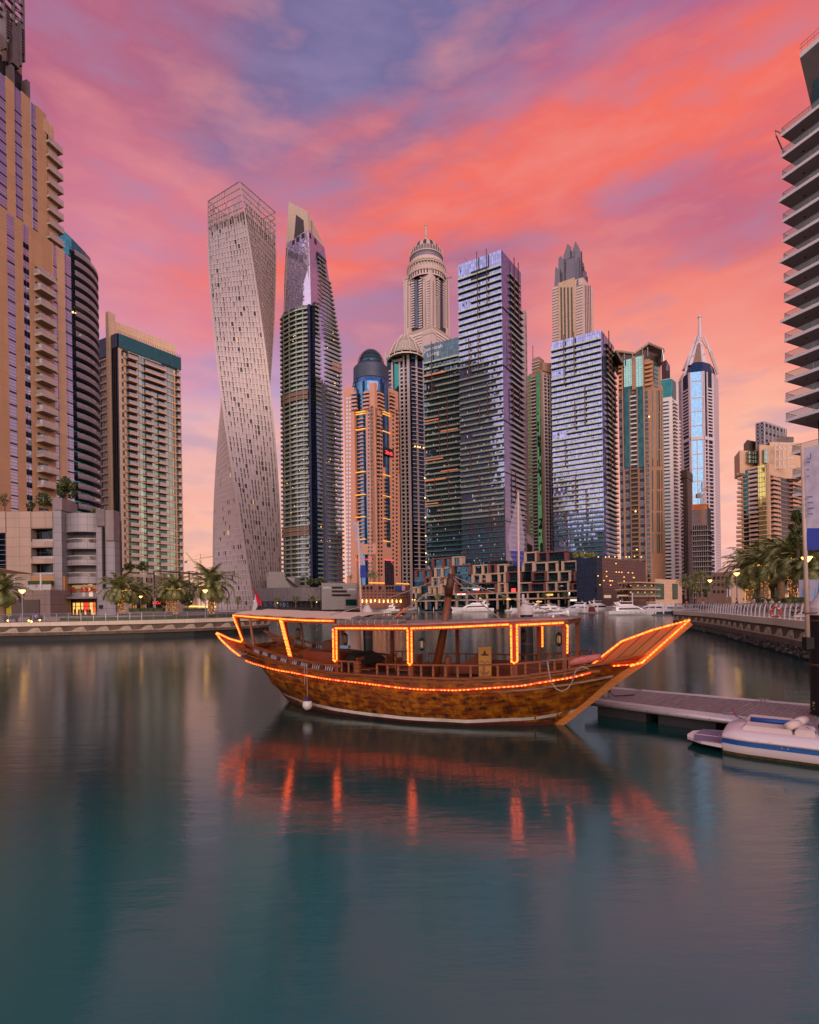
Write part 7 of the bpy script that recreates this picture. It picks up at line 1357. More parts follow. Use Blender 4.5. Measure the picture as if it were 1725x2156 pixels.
# small banner far right-centre, and sun shade of white banner flags by the yachts
for i, (x, y0, y1, Y) in enumerate(((1531.5-6.5, 1223, 1262, 150), (1180, 1245, 1283, 150), (1331, 1236, 1284, 200))):
    b_, t_ = P((1531, 1099.5, 1331)[i], y1, Y), P((1531, 1099.5, 1331)[i], (1223, 1251, 1248)[i], Y); r = root('banner', ('white banner before the slim palms right of the restaurant', 'short grey banner just behind the tall cone topped pile', 'slim white banner before the largest yacht')[i], 'banner', tuple(b_)); mb = MB(); mb.bar(b_, t_, .08, .08); mb.build('pole', STEEL, r); MB().box(b_.x, b_.x+(1.2, .7, .5)[i], b_.y-.03, b_.y+.03, t_.z-(t_.z-b_.z)*.85, t_.z).build('cloth', solid('lilac white cloth', 'C0B6C8', .8), r)
# benches on the left bank
for i, (x, Y) in enumerate(((22, 78), (74, 78.5))):
    b_ = P(x, 1306, Y); b_.z = GL; r = root('bench', ('left', 'right')[i]+' slatted bench behind the left railing', 'bench', tuple(b_)); 
    MB().box(b_.x-1, b_.x+1, b_.y-.25, b_.y+.25, GL+.42, GL+.48).build('seat', solid('dark bench slats', '3E3840', .6), r); MB().box(b_.x-1, b_.x+1, b_.y+.25, b_.y+.3, GL+.5, GL+.9).build('backrest', solid('dark bench slats', '3E3840', .6), r)
    for s_ in (-.85, .85): MB().box(b_.x+s_-.04, b_.x+s_+.04, b_.y-.22, b_.y+.28, GL, GL+.42).build('leg', STEEL, r)
# ================================================================= people
SKIN = solid('skin', 'A87858', .6, var=.05); HAIR = solid('dark hair', '17120F', .7)
def person(loc, face, top, bottom, label, pose='stand', walk=0.):
    """one skinned body, clothes as slightly larger shells, hair as a cap"""
    r = root('person', label, 'person', (0, 0, 0)); r['_o'] = (0, 0, 0)
    hip = .92 if pose == 'stand' else .50; sh = hip+.52; J = {}
    if pose == 'stand': knee = [(walk*.16, .1, .48), (-walk*.16, -.1, .48)]; foot = [(walk*.30, .1, .06), (-walk*.34, -.1, .09)]
    else: knee = [(.44, .12, .50), (.44, -.12, .50)]; foot = [(.42, .12, .06), (.46, -.12, .06)]
    hand = [(-walk*.2+.06, .26, hip-.08), (walk*.2+.06, -.26, hip-.08)] if pose == 'stand' else [(.38, .12, .62), (.36, -.14, .62)]; elb = [(-.04, .27, hip+.2), (-.04, -.27, hip+.2)]
    V = [(0, 0, hip), (0, 0, hip+.2), (.01, 0, sh-.04), (.02, 0, sh+.10), (.05, 0, sh+.20), (.05, 0, sh+.30)]; Rr = [(.14, .11), (.13, .10), (.15, .10), (.05, .05), (.085, .075), (.07, .065)]; E = [(0, 1), (1, 2), (2, 3), (3, 4), (4, 5)]
    def body(vs, rr_, es, nm, m_, par=None, sub=1):
        me = bpy.data.meshes.new(nm); me.from_pydata(vs, es, []); ob = bpy.data.objects.new(nm, me); COL.objects.link(ob); md = ob.modifiers.new('s', 'SKIN'); md.use_smooth_shade = True
        for i, sv in enumerate(me.skin_vertices[0].data): sv.radius = rr_[i]; sv.use_root = (i == 0)
        ob.modifiers.new('u', 'SUBSURF').levels = sub; me.materials.append(m_); ob.parent = par; return ob
    def limbs(V, Rr, E, k=1., what='all'):
        V, Rr, E = list(V), [(a*k, b_*k) for a, b_ in Rr], list(E)
        for i in (0, 1):
            n_ = len(V); sg = 1 if i == 0 else -1
            V += [(0, sg*.1, hip-.06), knee[i], foot[i], (foot[i][0]+.16, foot[i][1], foot[i][2]-.02)]; Rr += [(.085*k, .085*k), (.055*k, .055*k), (.038*k, .038*k), (.035, .03)]; E += [(0, n_), (n_, n_+1), (n_+1, n_+2), (n_+2, n_+3)]
            n_ = len(V); V += [(0, sg*.19, sh-.03), elb[i], hand[i], (hand[i][0]+.03, hand[i][1], hand[i][2]-.09)]; Rr += [(.05*k, .05*k), (.036*k, .036*k), (.025*k, .025*k), (.03, .018)]; E += [(2, n_), (n_, n_+1), (n_+1, n_+2), (n_+2, n_+3)]
        return V, Rr, E
    body(*limbs(V, Rr, E), 'body', SKIN, r)
    tv = [(0, 0, hip+.02), (0, 0, hip+.2), (.01, 0, sh-.03), (0, .2, sh-.04), (0, -.2, sh-.04), elb[0], elb[1]]; body(tv, [(.165, .135), (.15, .12), (.17, .12), (.065, .065), (.065, .065), (.055, .055), (.055, .055)], [(0, 1), (1, 2), (2, 3), (2, 4), (3, 5), (4, 6)], 'shirt', top, r)
    bv = [(0, 0, hip+.02), (0, .1, hip-.08), (0, -.1, hip-.08), knee[0], knee[1], (foot[0][0], foot[0][1], foot[0][2]+.06), (foot[1][0], foot[1][1], foot[1][2]+.06)]; body(bv, [(.17, .14), (.10, .10), (.10, .10), (.075, .075), (.075, .075), (.06, .06), (.06, .06)], [(0, 1), (0, 2), (1, 3), (2, 4), (3, 5), (4, 6)], 'trousers', bottom, r)
    MB().lathe2((.035, 0, sh+.28), [(.098*math.cos(a), .105*math.sin(a)) for a in (-.5, -.1, .3, .7, 1.1, 1.5)], 10).build('hair', HAIR, r)
    r.location = loc; r.rotation_euler = (0, 0, face); return r
CL = lambda c: solid('cloth '+c, c, .85, var=.1)
for x, Y, fc, t_, b_, lab, po, wk in ((1567, 66, 2.6, 'D8D0DC', '2A2A38', 'person in a white shirt walking behind the right railing, left of the lit palms', 'stand', 1), (1552, 68, 2.9, '3A2A40', '22202A', 'person in dark clothes beside the taller lamp post on the right bank', 'stand', .6), (1586, 60, .2, 'B87A80', '3A3440', 'person in a pink top walking right of the white shirted one', 'stand', 1), (1612, 58, 3.0, 'A8A0B8', '2C2C44', 'person in a lilac shirt below the middle lit palm', 'stand', .8), (1625, 60, .1, 'C8C0C4', '303048', 'person in a pale shirt right of the lilac shirted one', 'stand', .5),
                                     (1446, 92, 1.5, '7A1E28', '221C20', 'person in dark red at the far end of the right railing', 'stand', 0), (1481, 86, 2.4, 'D0C4CC', '2A2630', 'person in white near the first lamp post on the right bank', 'stand', .8), (1676, 44, 3.3, '2E3A64', '1E2438', 'person in dark blue sitting behind the railing right of the life ring', 'sit', 0), (1688, 44.5, 2.9, 'A86A60', '2A2A34', 'person in a salmon top sitting beside the dark blue one', 'sit', 0), (76, 78.2, -1.4, '9098D0', '3A3A50', 'person in a light blue shirt sitting on the right bench', 'sit', 0)):
    p = P(x, 1280, Y); person((p.x, p.y, GL+(.0 if po == 'stand' else -.04)), fc, CL(t_), CL(b_), lab, po, wk)
for i, (x, Y) in enumerate(((1676, 44.15), (1688, 44.65))): p = P(x, 1280, Y); tag(MB().box(p.x-.4, p.x+.4, p.y-.05, p.y+.4, GL, GL+.36).build('stone_block', CONC), ('left', 'right')[i]+' low stone seat block under the sitting pair on the right', 'seat')
# ================================================================= the wooden dhow
def woodmat(name, c1, c2, plank=.16, stain=.0, ang=0., patch=None, rough=.5):
    m, N, b = principled(name); tc = N.n('ShaderNodeTexCoord'); uv = tc.outputs['UV']; ob = tc.outputs['Object']
    g = N.n('ShaderNodeTexNoise', {'Vector': N.v('MULTIPLY', uv, (.9, 14, 1)), 'Scale': 2., 'Detail': 6, 'Roughness': .65}).outputs[0]
    cc = N.mix(N.rng(g, .3, .7), srgb(c1), srgb(c2))
    if plank:
        sp = N.n('ShaderNodeSeparateXYZ', {0: uv}); f = N.m('FRACT', N.m('DIVIDE', sp.outputs[1], plank)); cell = N.n('ShaderNodeTexWhiteNoise', {1: N.m('FLOOR', N.m('DIVIDE', sp.outputs[1], plank))}, noise_dimensions='1D').outputs[0]
        cc = N.mix(N.rng(cell, 0, 1, 0, .45), cc, srgb(c1)); cc = N.mix(N.m('LESS_THAN', f, .12), cc, tuple(v*.18 for v in srgb(c1)))
    if patch:
        pn = N.n('ShaderNodeTexNoise', {'Vector': N.v('MULTIPLY', uv, (1.5, 2.6, 1)), 'Scale': 1.3, 'Detail': 6, 'Roughness': .7}).outputs[0]; cc = N.mix(N.rng(pn, .46, .60, 0, .8), cc, srgb(patch))
    if stain:
        v1 = N.n('ShaderNodeTexVoronoi', {'Vector': N.v('MULTIPLY', uv, (2.6, 5.4, 1)), 'Scale': 1., 'Randomness': .55}).outputs[0]
        sn_ = N.n('ShaderNodeTexNoise', {'Vector': N.v('MULTIPLY', uv, (6.5, 1.5, 1)), 'Scale': 1.5, 'Detail': 5, 'Roughness': .7}).outputs[0]
        big = N.n('ShaderNodeTexNoise', {'Vector': N.v('MULTIPLY', ob, (.5, .5, .8)), 'Scale': 1., 'Detail': 3}).outputs[0]
        k = N.m('MULTIPLY', N.rng(v1, .46, .22), N.rng(sn_, .38, .52)); col_ = N.m('FRACT', N.m('DIVIDE', N.n('ShaderNodeSeparateXYZ', {0: uv}).outputs[0], .27)); k = N.m('MAXIMUM', k, N.m('MULTIPLY', N.rng(N.m('ABSOLUTE', N.m('SUBTRACT', col_, .5)), .06, .26, .6, .1), N.rng(sn_, .46, .60))); k = N.m('MAXIMUM', k, N.rng(sn_, .60, .72, 0, .8)); k = N.m('MULTIPLY', k, N.rng(N.n('ShaderNodeSeparateXYZ', {0: uv}).outputs[1], -.02, -.25, .25, 1.)); k = N.m('MULTIPLY', k, N.rng(big, .30, .5, .35, 1.)); cc = N.mix(N.m('MULTIPLY', k, stain), cc, (.012, .007, .004))
    lk(N, b, 'Base Color', cc); lk(N, b, 'Roughness', rough); bump(N, b, g, .25, .01); MATS[name] = m; return m
WH = woodmat('weathered hull planks', '5A2206', '8E4408', .17, 1., patch='AE6806'); WD = woodmat('varnished teak', '6A2E10', '94501C', .14, .12); WK = woodmat('oiled posts', '5A260E', '80421A', 0, .15); WDK = woodmat('dark stained wood', '3A1A0C', '5E2C14', .2, .3); DECKM = woodmat('worn deck boards', '6E5040', '8E6E58', .14, .2, rough=.6)
WL = solid('white boot stripe', 'C8BDB4', .6, var=.1, scale=4, dirt=.9); ANTI = solid('red antifouling', '4E1A10', .7, var=.5, scale=3, dirt=.8)
O_, AX, ST = Vector((-.2, 20.)), Vector((.8925, -.451)), Vector((-.451, -.8925))
dh = root('dhow', 'old wooden dhow with orange string lights, beige canopy and a leaning mast', 'dhow', (0, 0, 0))
def W(s, o, z):
    if s < -3: s = -3+(s+3)*.85
    p = O_+AX*s+ST*o; return Vector((p.x, p.y, z))      # along, towards the viewer, up
def lerp(pts, s):
    if s <= pts[0][0]: return pts[0][1]
    for (a, va), (b_, vb) in zip(pts[:-1], pts[1:]):
        if s <= b_: t = (s-a)/(b_-a); t = t*t*(3-2*t)*.35+t*.65; return va+(vb-va)*t
    return pts[-1][1]
Bd = lambda s: lerp([(-8.2, 1.35), (-7, 1.6), (-5, 1.92), (-2, 2.12), (1, 2.16), (3, 2.02), (5, 1.62), (6, 1.32), (7, .93), (7.8, .50), (8.4, .16), (9.7, .07)], s)
Bw = lambda s: lerp([(-6.1, .06), (-5.2, .55), (-4, 1.15), (-2, 1.72), (1, 1.86), (3, 1.55), (4.6, .8), (5.4, .3), (5.8, .07)], s)
Zt = lambda s: lerp([(-8.2, 2.46), (-7.4, 2.36), (-6.3, 2.14), (-4, 1.82), (-2.5, 1.68), (-1.5, 1.62), (0, 1.60), (2.7, 1.62), (4.6, 1.72), (5.9, 1.90), (7., 2.10), (8.4, 2.42)], s)
Zk = lambda s: lerp([(-8.2, 2.0), (-7.8, 1.7), (-7.2, 1.1), (-6.6, .42), (-6.1, .0), (-5.2, -.35), (-3, -.6), (3, -.6), (5., -.4), (5.7, .0), (6.15, .39), (7.7, 1.76), (8.4, 2.28)], s)
Zl = lambda s: lerp([(-7.3, 1.90), (-6.8, 1.77), (-4.6, 1.57), (-1.6, 1.36), (1.6, 1.22), (2.7, 1.24), (4.7, 1.42), (6.1, 1.66), (7.1, 1.90)], s)
def sect(s, side):   # half section from keel to sheer
    zk, zt, bd = Zk(s), Zt(s), Bd(s); bw = Bw(s) if -6.1 < s < 5.8 else 0.; pts = [(0.02, zk)]
    if -6.1 < s < 5.8: pts += [(bw*.55, zk*.65), (bw*.92, -.05), (bw, .12), (bw+(bd-bw)*.45, .62), (bw+(bd-bw)*.78, 1.1*.9), (bd*.985, (Zl(s)))]
    else:
        for t in (.12, .25, .35, .55, .78, .92): pts.append((bd*(t**.75), zk+(zt-zk)*t))
    pts.append((bd, zt)); return [W(s, side*o, z) for o, z in pts]
ss = [-8.2+.3*i for i in range(56)]+[8.4]
for side in (1, -1):
    mb = MB(); rows = [sect(s, side) for s in ss]; n_ = len(rows[0]); ws = 0.
    mb.v = [tuple(p) for row in rows for p in row]
    for i in range(len(rows)-1):
        for k in range(n_-1):
            q = (i*n_+k, (i+1)*n_+k, (i+1)*n_+k+1, i*n_+k+1); u0, u1 = ss[i], ss[i+1]; vv = lambda a, b_: mb.v[a][2]-Zl(b_)
            mb.face(q if side > 0 else q[::-1], [(u0, vv(q[0], u0)), (u1, vv(q[1], u1)), (u1, vv(q[2], u1)), (u0, vv(q[3], u0))] if side > 0 else [(u0, vv(q[3], u0)), (u1, vv(q[2], u1)), (u1, vv(q[1], u1)), (u0, vv(q[0], u0))])
            z_ = (mb.v[q[0]][2]+mb.v[q[2]][2])/2; mb.mi[-1] = 1 if mb.v[q[2]][2] < .2 else 0
    mb.build('hull', [WH, ANTI], dh, smooth=True)
    mb = MB(); a_, b_ = [], []    # white boot stripe, standing a little proud
    S2 = [-6.0+.3*i for i in range(42)]; zs0 = lambda s: lerp([(-6.4, .34), (-4, .24), (-.5, .12), (3, .12), (5, .2), (6.4, .46)], s)
    for s0, s1 in zip(S2[:-1], S2[1:]):
        def pt(s, z):
            sc__ = [(q-W(s, 0, q.z)).length for q in sect(s, 1)]; zz__ = [q.z for q in sect(s, 1)]; o = np.interp(z, zz__, sc__); return W(s, side*(o+.012), z)
        w_ = .115; mb.hexa([pt(s0, zs0(s0)), pt(s1, zs0(s1)), pt(s1, zs0(s1))-Vector((ST.x, ST.y, 0))*side*.01, pt(s0, zs0(s0))-Vector((ST.x, ST.y, 0))*side*.01, pt(s0, zs0(s0)+w_), pt(s1, zs0(s1)+w_), pt(s1, zs0(s1)+w_)-Vector((ST.x, ST.y, 0))*side*.01, pt(s0, zs0(s0)+w_)-Vector((ST.x, ST.y, 0))*side*.01])
    mb.build('boot_stripe', WL, dh)
    # rubbing strakes and cap rail
    for nm, f, w_, h_, m_, s0, s1 in (('rubbing_strake', lambda s: Zl(s)+.05, .07, .07, WD, -7.2, 7.2), ('upper_strake', lambda s: (Zl(s)+Zt(s))/2+.06, .05, .05, WD, -7.6, 7.), ('cap_rail', lambda s: Zt(s)+.02, .16, .06, WD, -8.1, 8.3)):
        mb = MB(); pp = [W(s, side*(Bd(s)*(1.0 if nm == 'cap_rail' else .997)+.01), f(s)) for s in np.arange(s0, s1, .35)]
        for a, b2 in zip(pp[:-1], pp[1:]): mb.bar(a, b2, w_, h_)
        mb.build(nm, m_, dh)
    # stern quarter wing: the horn that sticks out behind
    mb = MB(); top = [(-7.3, 2.60), (-8.2, 2.72), (-9.2, 3.0)]; bot = [(-7.3, 2.2), (-8.1, 2.28), (-8.9, 2.72), (-9.2, 2.9)]; o = side*1.42
    T_ = [W(s, side*(Bd(max(s, -8.2))+(.02 if s > -8 else .06)), z) for s, z in top]; B_ = [W(-7.3, side*Bd(-7.3), 2.2), W(-8.2, side*(Bd(-8.2)+.02), 2.3), W(-9.2, side*(Bd(-8.2)+.06), 2.93)]
    th = Vector((ST.x, ST.y, 0))*side*.07
    for i in range(2): mb.hexa([B_[i], B_[i+1], B_[i+1]-th, B_[i]-th, T_[i], T_[i+1], T_[i+1]-th, T_[i]-th])
    mb.build('stern_wing', WD, dh)
# transom, deck, stem blade
mb = MB(); a, b_ = sect(-8.2, 1), sect(-8.2, -1); pl_ = a+b_[::-1]; k0 = len(mb.v); mb.v += [tuple(p) for p in pl_]; mb.face(list(range(len(pl_)))[::-1]); mb.build('transom', WH, dh)
mb = MB(); S3 = np.arange(-8.1, 7.6, .6); zd = lambda s: max(1.28, Zt(s)-.42)
for s0, s1 in zip(S3[:-1], S3[1:]): mb.hexa([W(s0, Bd(s0)*.96, zd(s0)-.06), W(s1, Bd(s1)*.96, zd(s1)-.06), W(s1, -Bd(s1)*.96, zd(s1)-.06), W(s0, -Bd(s0)*.96, zd(s0)-.06), W(s0, Bd(s0)*.96, zd(s0)), W(s1, Bd(s1)*.96, zd(s1)), W(s1, -Bd(s1)*.96, zd(s1)), W(s0, -Bd(s0)*.96, zd(s0))])
mb.build('deck', DECKM, dh)
mb = MB(); st_b = [(5.6, -.12), (6.15, .34), (7.0, 1.10), (7.7, 1.70), (8.37, 2.22), (9.62, 3.40)]; st_t = [(5.55, .12), (6.0, .55), (6.85, 2.02), (7.2, 2.33), (7.73, 2.77), (8.61, 3.13), (9.62, 3.46)]
poly = [(s, z) for s, z in st_b]+[(s, z) for s, z in st_t[::-1]]; k = len(poly)
mb.v = [tuple(W(s, .07, z)) for s, z in poly]+[tuple(W(s, -.07, z)) for s, z in poly]; mb.face(list(range(k)), [(s*.7+z*.7, z*.7-s*.7) for s, z in poly]); mb.face([2*k-1-i for i in range(k)])
for i in range(k): j = (i+1) % k; mb.face((i, i+k, j+k, j))
mb.build('stem_blade', woodmat('amber stem wood', '8A4412', 'A86420', .22, .1), dh)
mb = MB(); 
for (s0, z0), (s1, z1) in zip(st_b[:-1], st_b[1:]): mb.bar(W(s0, 0, z0+.02), W(s1, 0, z1+.02), .22, .26)
mb.build('stem_post', woodmat('amber stem wood2', '8E4A16', 'B2701F', 0, .15), dh)
# bulwark with white slatted openings aft, both sides; balustrades forward
SLW = solid('pale painted slats', 'A8A4B0', .5)
for side in (1, -1):
    mb = MB(); pp = [(s, Zt(s)+.27) for s in np.arange(-7.5, -1.2, .3)]
    for (s0, z0), (s1, z1) in zip(pp[:-1], pp[1:]): mb.bar(W(s0, side*Bd(s0), z0), W(s1, side*Bd(s1), z1), .10, .09)
    mb.build('bulwark_rail', WD, dh)
    for s0 in np.arange(-6.7, -2.0, .62):
        mb = MB(); mb.hexa([W(s0-.09, side*(Bd(s0)+.01), Zt(s0)), W(s0+.09, side*(Bd(s0)+.01), Zt(s0)-.02), W(s0+.09, side*(Bd(s0)-.05), Zt(s0)-.02), W(s0-.09, side*(Bd(s0)-.05), Zt(s0)), W(s0-.09, side*(Bd(s0)+.01), Zt(s0)+.26), W(s0+.09, side*(Bd(s0)+.01), Zt(s0)+.24), W(s0+.09, side*(Bd(s0)-.05), Zt(s0)+.24), W(s0-.09, side*(Bd(s0)-.05), Zt(s0)+.26)]); mb.build('bulwark_post', WDK, dh)
        for j in range(4): mb = MB(); q = s0+.16+.1*j; mb.bar(W(q-.03, side*(Bd(q)-.02), Zt(q)+.02), W(q+.05, side*(Bd(q)-.02), Zt(q)+.25), .03, .03); mb.build('slat', SLW, dh)
    r0, r1 = (0.0, 6.7)
    base = lambda s: Zt(s)+.03; topz = lambda s: max(Zt(s)+.36, lerp([(0, 2.02), (3.5, 2.08), (4.6, 2.14), (6.7, 2.36)], s))
    mb = MB(); pp = [W(s, side*(Bd(s)-.02), topz(s)) for s in np.arange(r0, r1+.1, .33)]
    for a, b2 in zip(pp[:-1], pp[1:]): mb.bar(a, b2, .10, .05)
    mb.build('handrail', WD, dh)
    for s in np.arange(r0, r1+.05, .42): mb = MB(); mb.bar(W(s, side*(Bd(s)-.02), base(s)-.05), W(s, side*(Bd(s)-.02), topz(s)), .07, .06); mb.build('baluster', WD, dh)
    # gate block and short rail by the boarding gap
    mb = MB(); mb.hexa([W(-.95, side*2.14, 1.55), W(-.72, side*2.14, 1.55), W(-.72, side*2.0, 1.55), W(-.95, side*2.0, 1.55), W(-.95, side*2.14, 2.08), W(-.72, side*2.14, 2.08), W(-.72, side*2.0, 2.08), W(-.95, side*2.0, 2.08)]); mb.build('gate_post', WD, dh)
    mb = MB(); mb.bar(W(-1.75, side*2.1, 2.08), W(-.8, side*2.1, 2.06), .1, .05); mb.build('handrail', WD, dh)
    for s in (-1.5, -1.2): mb = MB(); mb.bar(W(s, side*2.08, 1.6), W(s, side*2.08, 2.06), .06, .06); mb.build('baluster', WD, dh)
# posts, roof beams
PS = [(-7.45, 2.62, -8.05, 3.68), (-4.05, 2.12, -4.5, 3.50), (-1.68, 1.6, -1.68, 3.24), (1.33, 1.6, 1.33, 3.24), (4.75, 1.72, 4.75, 3.36), (6.18, 1.95, 6.18, 3.40)]
for side in (1, -1):
    for s0, z0, s1, z1 in PS: mb = MB(); mb.bar(W(s0, side*(Bd(s0)-.05), z0-.3), W(s1, side*(Bd(max(s1, -8))-.05), z1), .13, .12, up=(ST.x, ST.y, 0)); mb.build('roof_post', WK, dh)
    for s0 in (-6.6,): mb = MB(); mb.bar(W(s0, side*1.6, 2.2), W(s0-.3, side*1.6, 3.6), .09, .09); mb.build('roof_post', WK, dh)
    for seg in ([(-8.1, 3.72), (-4.5, 3.56), (-1.7, 3.50)], [(-1.75, 3.26), (1.33, 3.27), (4.75, 3.38), (6.3, 3.43)]):
        for (s0, z0), (s1, z1) in zip(seg[:-1], seg[1:]): mb = MB(); mb.bar(W(s0, side*(Bd(max(s0, -8))-.0), z0), W(s1, side*(Bd(s1)-.0), z1), .09, .17); mb.build('roof_beam', WK, dh)
for s, z in ((-8.0, 3.72), (-4.5, 3.55), (-1.7, 3.30), (1.33, 3.27), (4.75, 3.38), (6.25, 3.43)): mb = MB(); mb.bar(W(s, 2.0 if s > -8 and s < 3 else 1.4, z), W(s, -2.0 if s > -8 and s < 3 else -1.4, z), .10, .12); mb.build('cross_beam', WK, dh)
mb = MB(); 
for s0, s1, z0, z1 in ((-1.8, 1.33, 3.36, 3.37), (1.33, 4.75, 3.37, 3.48), (4.75, 6.42, 3.48, 3.53)):
    b0, b1 = Bd(s0)+.05, Bd(s1)+.05; mb.hexa([W(s0, b0, z0), W(s1, b1, z1), W(s1, -b1, z1), W(s0, -b0, z0), W(s0, b0, z0+.06), W(s1, b1, z1+.06), W(s1, -b1, z1+.06), W(s0, -b0, z0+.06)])
mb.build('roof_deck', solid('grey weathered roof boards', '84706A', .8, var=.25, scale=3), dh)
# beige canopy with a rolled lashed front edge
CAN = solid('beige canvas', 'CDB298', .85, var=.07, scale=1.2); mb = MB(); NX, NY = 16, 8; g_ = []
for i in range(NX+1):
    s = -8.15+(7.2 if True else 0)*i/NX
    for j in range(NY+1): v = j/NY*2-1; wd = Bd(max(s, -8.))*1.0+.04; z = 3.80-.035*(s+8.15)*.9+.16*(1-v*v)-.05*math.sin(math.pi*i/NX)*(1-v*v)+(.12 if v < 0 else 0)*(-v)+.015*math.sin(i*2.1+j); g_.append(W(s, v*wd, z))
mb.v = [tuple(p) for p in g_]+[tuple(p-Vector((0, 0, .02))) for p in g_]; M_ = (NX+1)*(NY+1)
for i in range(NX):
    for j in range(NY): a = i*(NY+1)+j; mb.face((a, a+NY+1, a+NY+2, a+1)); mb.face((a+M_, a+1+M_, a+NY+2+M_, a+NY+1+M_))
mb.build('canopy', CAN, dh, smooth=True)
mb = MB(); mb.tube([W(-.95+.01*k, 2.12-.35*k, 3.56+.035*math.sin(k*1.7)) for k in range(13)], [.10+.02*math.sin(k*2.3) for k in range(13)], 8); mb.build('canopy_roll', solid('rolled grey canvas', '6A605C', .9, var=.2, scale=6), dh)
mb = MB(); mb.tube([W(-1.7+.32*k, -2.1, 3.72+.02*math.sin(k*2)) for k in range(4)]+[W(-.5, -2.1, 3.72)], .07, 7); mb.build('canopy_roll', solid('rolled grey canvas', '6A605C', .9, var=.2, scale=6), dh)
mb = MB(); mb.tube([W(-1.6, 2.15, 3.46), W(-.6, 2.16, 3.46), W(.6, 2.16, 3.48), W(1.15, 2.1, 3.52)], [.10, .09, .10, .06], 8); mb.build('canopy_roll', solid('rolled grey canvas', '6A605C', .9, var=.2, scale=6), dh)
for k in range(9): s = -1.5+.3*k; mb = MB(); mb.tube([W(s, 2.16+.1*math.cos(a), 3.465+.1*math.sin(a)) for a in [i*math.pi/4 for i in range(9)]], .012, 4); mb.build('lashing', solid('lashing rope', 'A8A09A', .8), dh)
# mast and rigging
mt = [W(1.18, 0, 1.2), W(1.6, 0, 3.0), W(1.97, 0, 5.17)]; MB().tube([mt[0], mt[1], mt[1].lerp(mt[2], .62)], [.17, .14, .125], 12).build('mast', WK, dh, smooth=True); MB().tube([mt[1].lerp(mt[2], .62), mt[2]], [.15, .14], 12).build('mast_head', WDK, dh, smooth=True)
ROPE = solid('grey rope', '8A7E76', .9, var=.2, scale=8)
for a, b_, sg in ((mt[2], W(-2.6, 1.2, 3.72), .1), (mt[2], W(.25, 1.6, 3.5), .02), (mt[2]-Vector((0, 0, .08)), W(4.4, 1.75, 3.5), .05), (mt[2]-Vector((0, 0, .05)), W(6.2, .2, 3.6), .1)):
    pts = [a.lerp(b_, t)-Vector((0, 0, sg*4*t*(1-t))) for t in [i/8 for i in range(9)]]; mb = MB(); mb.tube(pts, .018, 5); mb.build('stay_rope', ROPE, dh)
a, b_ = mt[2], W(.25, 1.6, 3.5); mb = MB(); mb.tube([a.lerp(b_, .72), a.lerp(b_, .78), a.lerp(b_, .83), a.lerp(b_, .93)], [.015, .045, .03, .02], 6); mb.build('pennant', solid('orange cloth', 'D0561C', .7), dh)
mb = MB(); mb.tube([W(2.15, 1.2, 1.35), W(2.3, 1.2, 2.25)], .10, 10); mb.build('bollard', WK, dh)
# helm console, seats, sign board, ramp
def wbox(s0, s1, o0, o1, z0, z1, m_, nm, top=None): mb = MB(); mb.hexa([W(s0, o1, z0), W(s1, o1, z0), W(s1, o0, z0), W(s0, o0, z0), W(s0, o1, z1), W(s1, o1, z1), W(s1, o0, z1), W(s0, o0, z1)]); return mb.build(nm, m_, dh)
PLV = woodmat('red brown panelling', '5A2210', '7E3818', 0, .1)
wbox(-4.2, -2.3, .2, 1.1, 1.45, 2.28, PLV, 'cabin_box'); wbox(-3.7, -3.2, -.2, .3, 2.28, 2.66, PLV, 'instrument_box'); wbox(-3.6, -3.3, .3, .31, 2.36, 2.6, solid('instrument screen', '5A5450', .3), 'instrument_screen'); wbox(-2.6, -1.9, -.6, .5, 2.1, 2.2, solid('black cloth', '141214', .9), 'cover_cloth')
mb = MB(); mb.hexa([W(-2.3, .9, 1.8), W(-1.4, .9, 1.8), W(-1.4, -1.2, 1.8), W(-2.3, -1.2, 1.8), W(-2.1, .7, 2.2), W(-1.6, .7, 2.0), W(-1.6, -1.0, 2.0), W(-2.1, -1., 2.2)]); mb.build('engine_cover', solid('black cloth', '141214', .9), dh); wbox(-2.55, -2.1, .55, .75, 2.4, 2.52, solid('pale blue box', '8AB0D0', .5), 'storage_box')
for s, o in ((-1.3, .7), (-.6, -.3), (.3, -1.2), (.2, .4)): 
    wbox(s-.28, s+.28, o-.25, o+.25, 1.62, 1.67, WD, 'bench_seat'); wbox(s-.30, s-.25, o-.25, o+.25, 1.67, 2.08, WD, 'bench_back'); wbox(s-.28, s-.22, o+.2, o+.25, 1.28, 1.62, WDK, 'bench_leg'); wbox(s+.22, s+.28, o+.2, o+.25, 1.28, 1.62, WDK, 'bench_leg')
for side in (-1,): wbox(-5.5, 6., -1.95, -1.55, 1.62, 1.68, WD, 'side_bench'); wbox(-2.5, 4.9, -1.55, -1.5, 1.3, 1.62, PLV, 'bench_front')
wbox(2.2, 4.8, -1.68, -1.6, 1.62, 1.9, PLV, 'bulkhead')
sb = root('sign_board', 'tan sign board with a dark ship emblem standing on the dhow deck', 'sign board', (0, 0, 0)); s0, s1, o = 3.02, 3.48, .15
mb = MB(); mb.hexa([W(s0, o+.03, 1.4), W(s1, o+.03, 1.4), W(s1, o-.03, 1.4), W(s0, o-.03, 1.4), W(s0, o+.03, 2.52), W(s1, o+.03, 2.56), W(s1, o-.03, 2.56), W(s0, o-.03, 2.52)]); mb.build('board', woodmat('tan sign ply', 'A8742E', 'C08C40', 0, 0), sb)
EMB = solid('dark burnt emblem', '2A1608', .7); mb = MB(); f = lambda u, v: W(3.25+u, o+.035, 2.25+v)
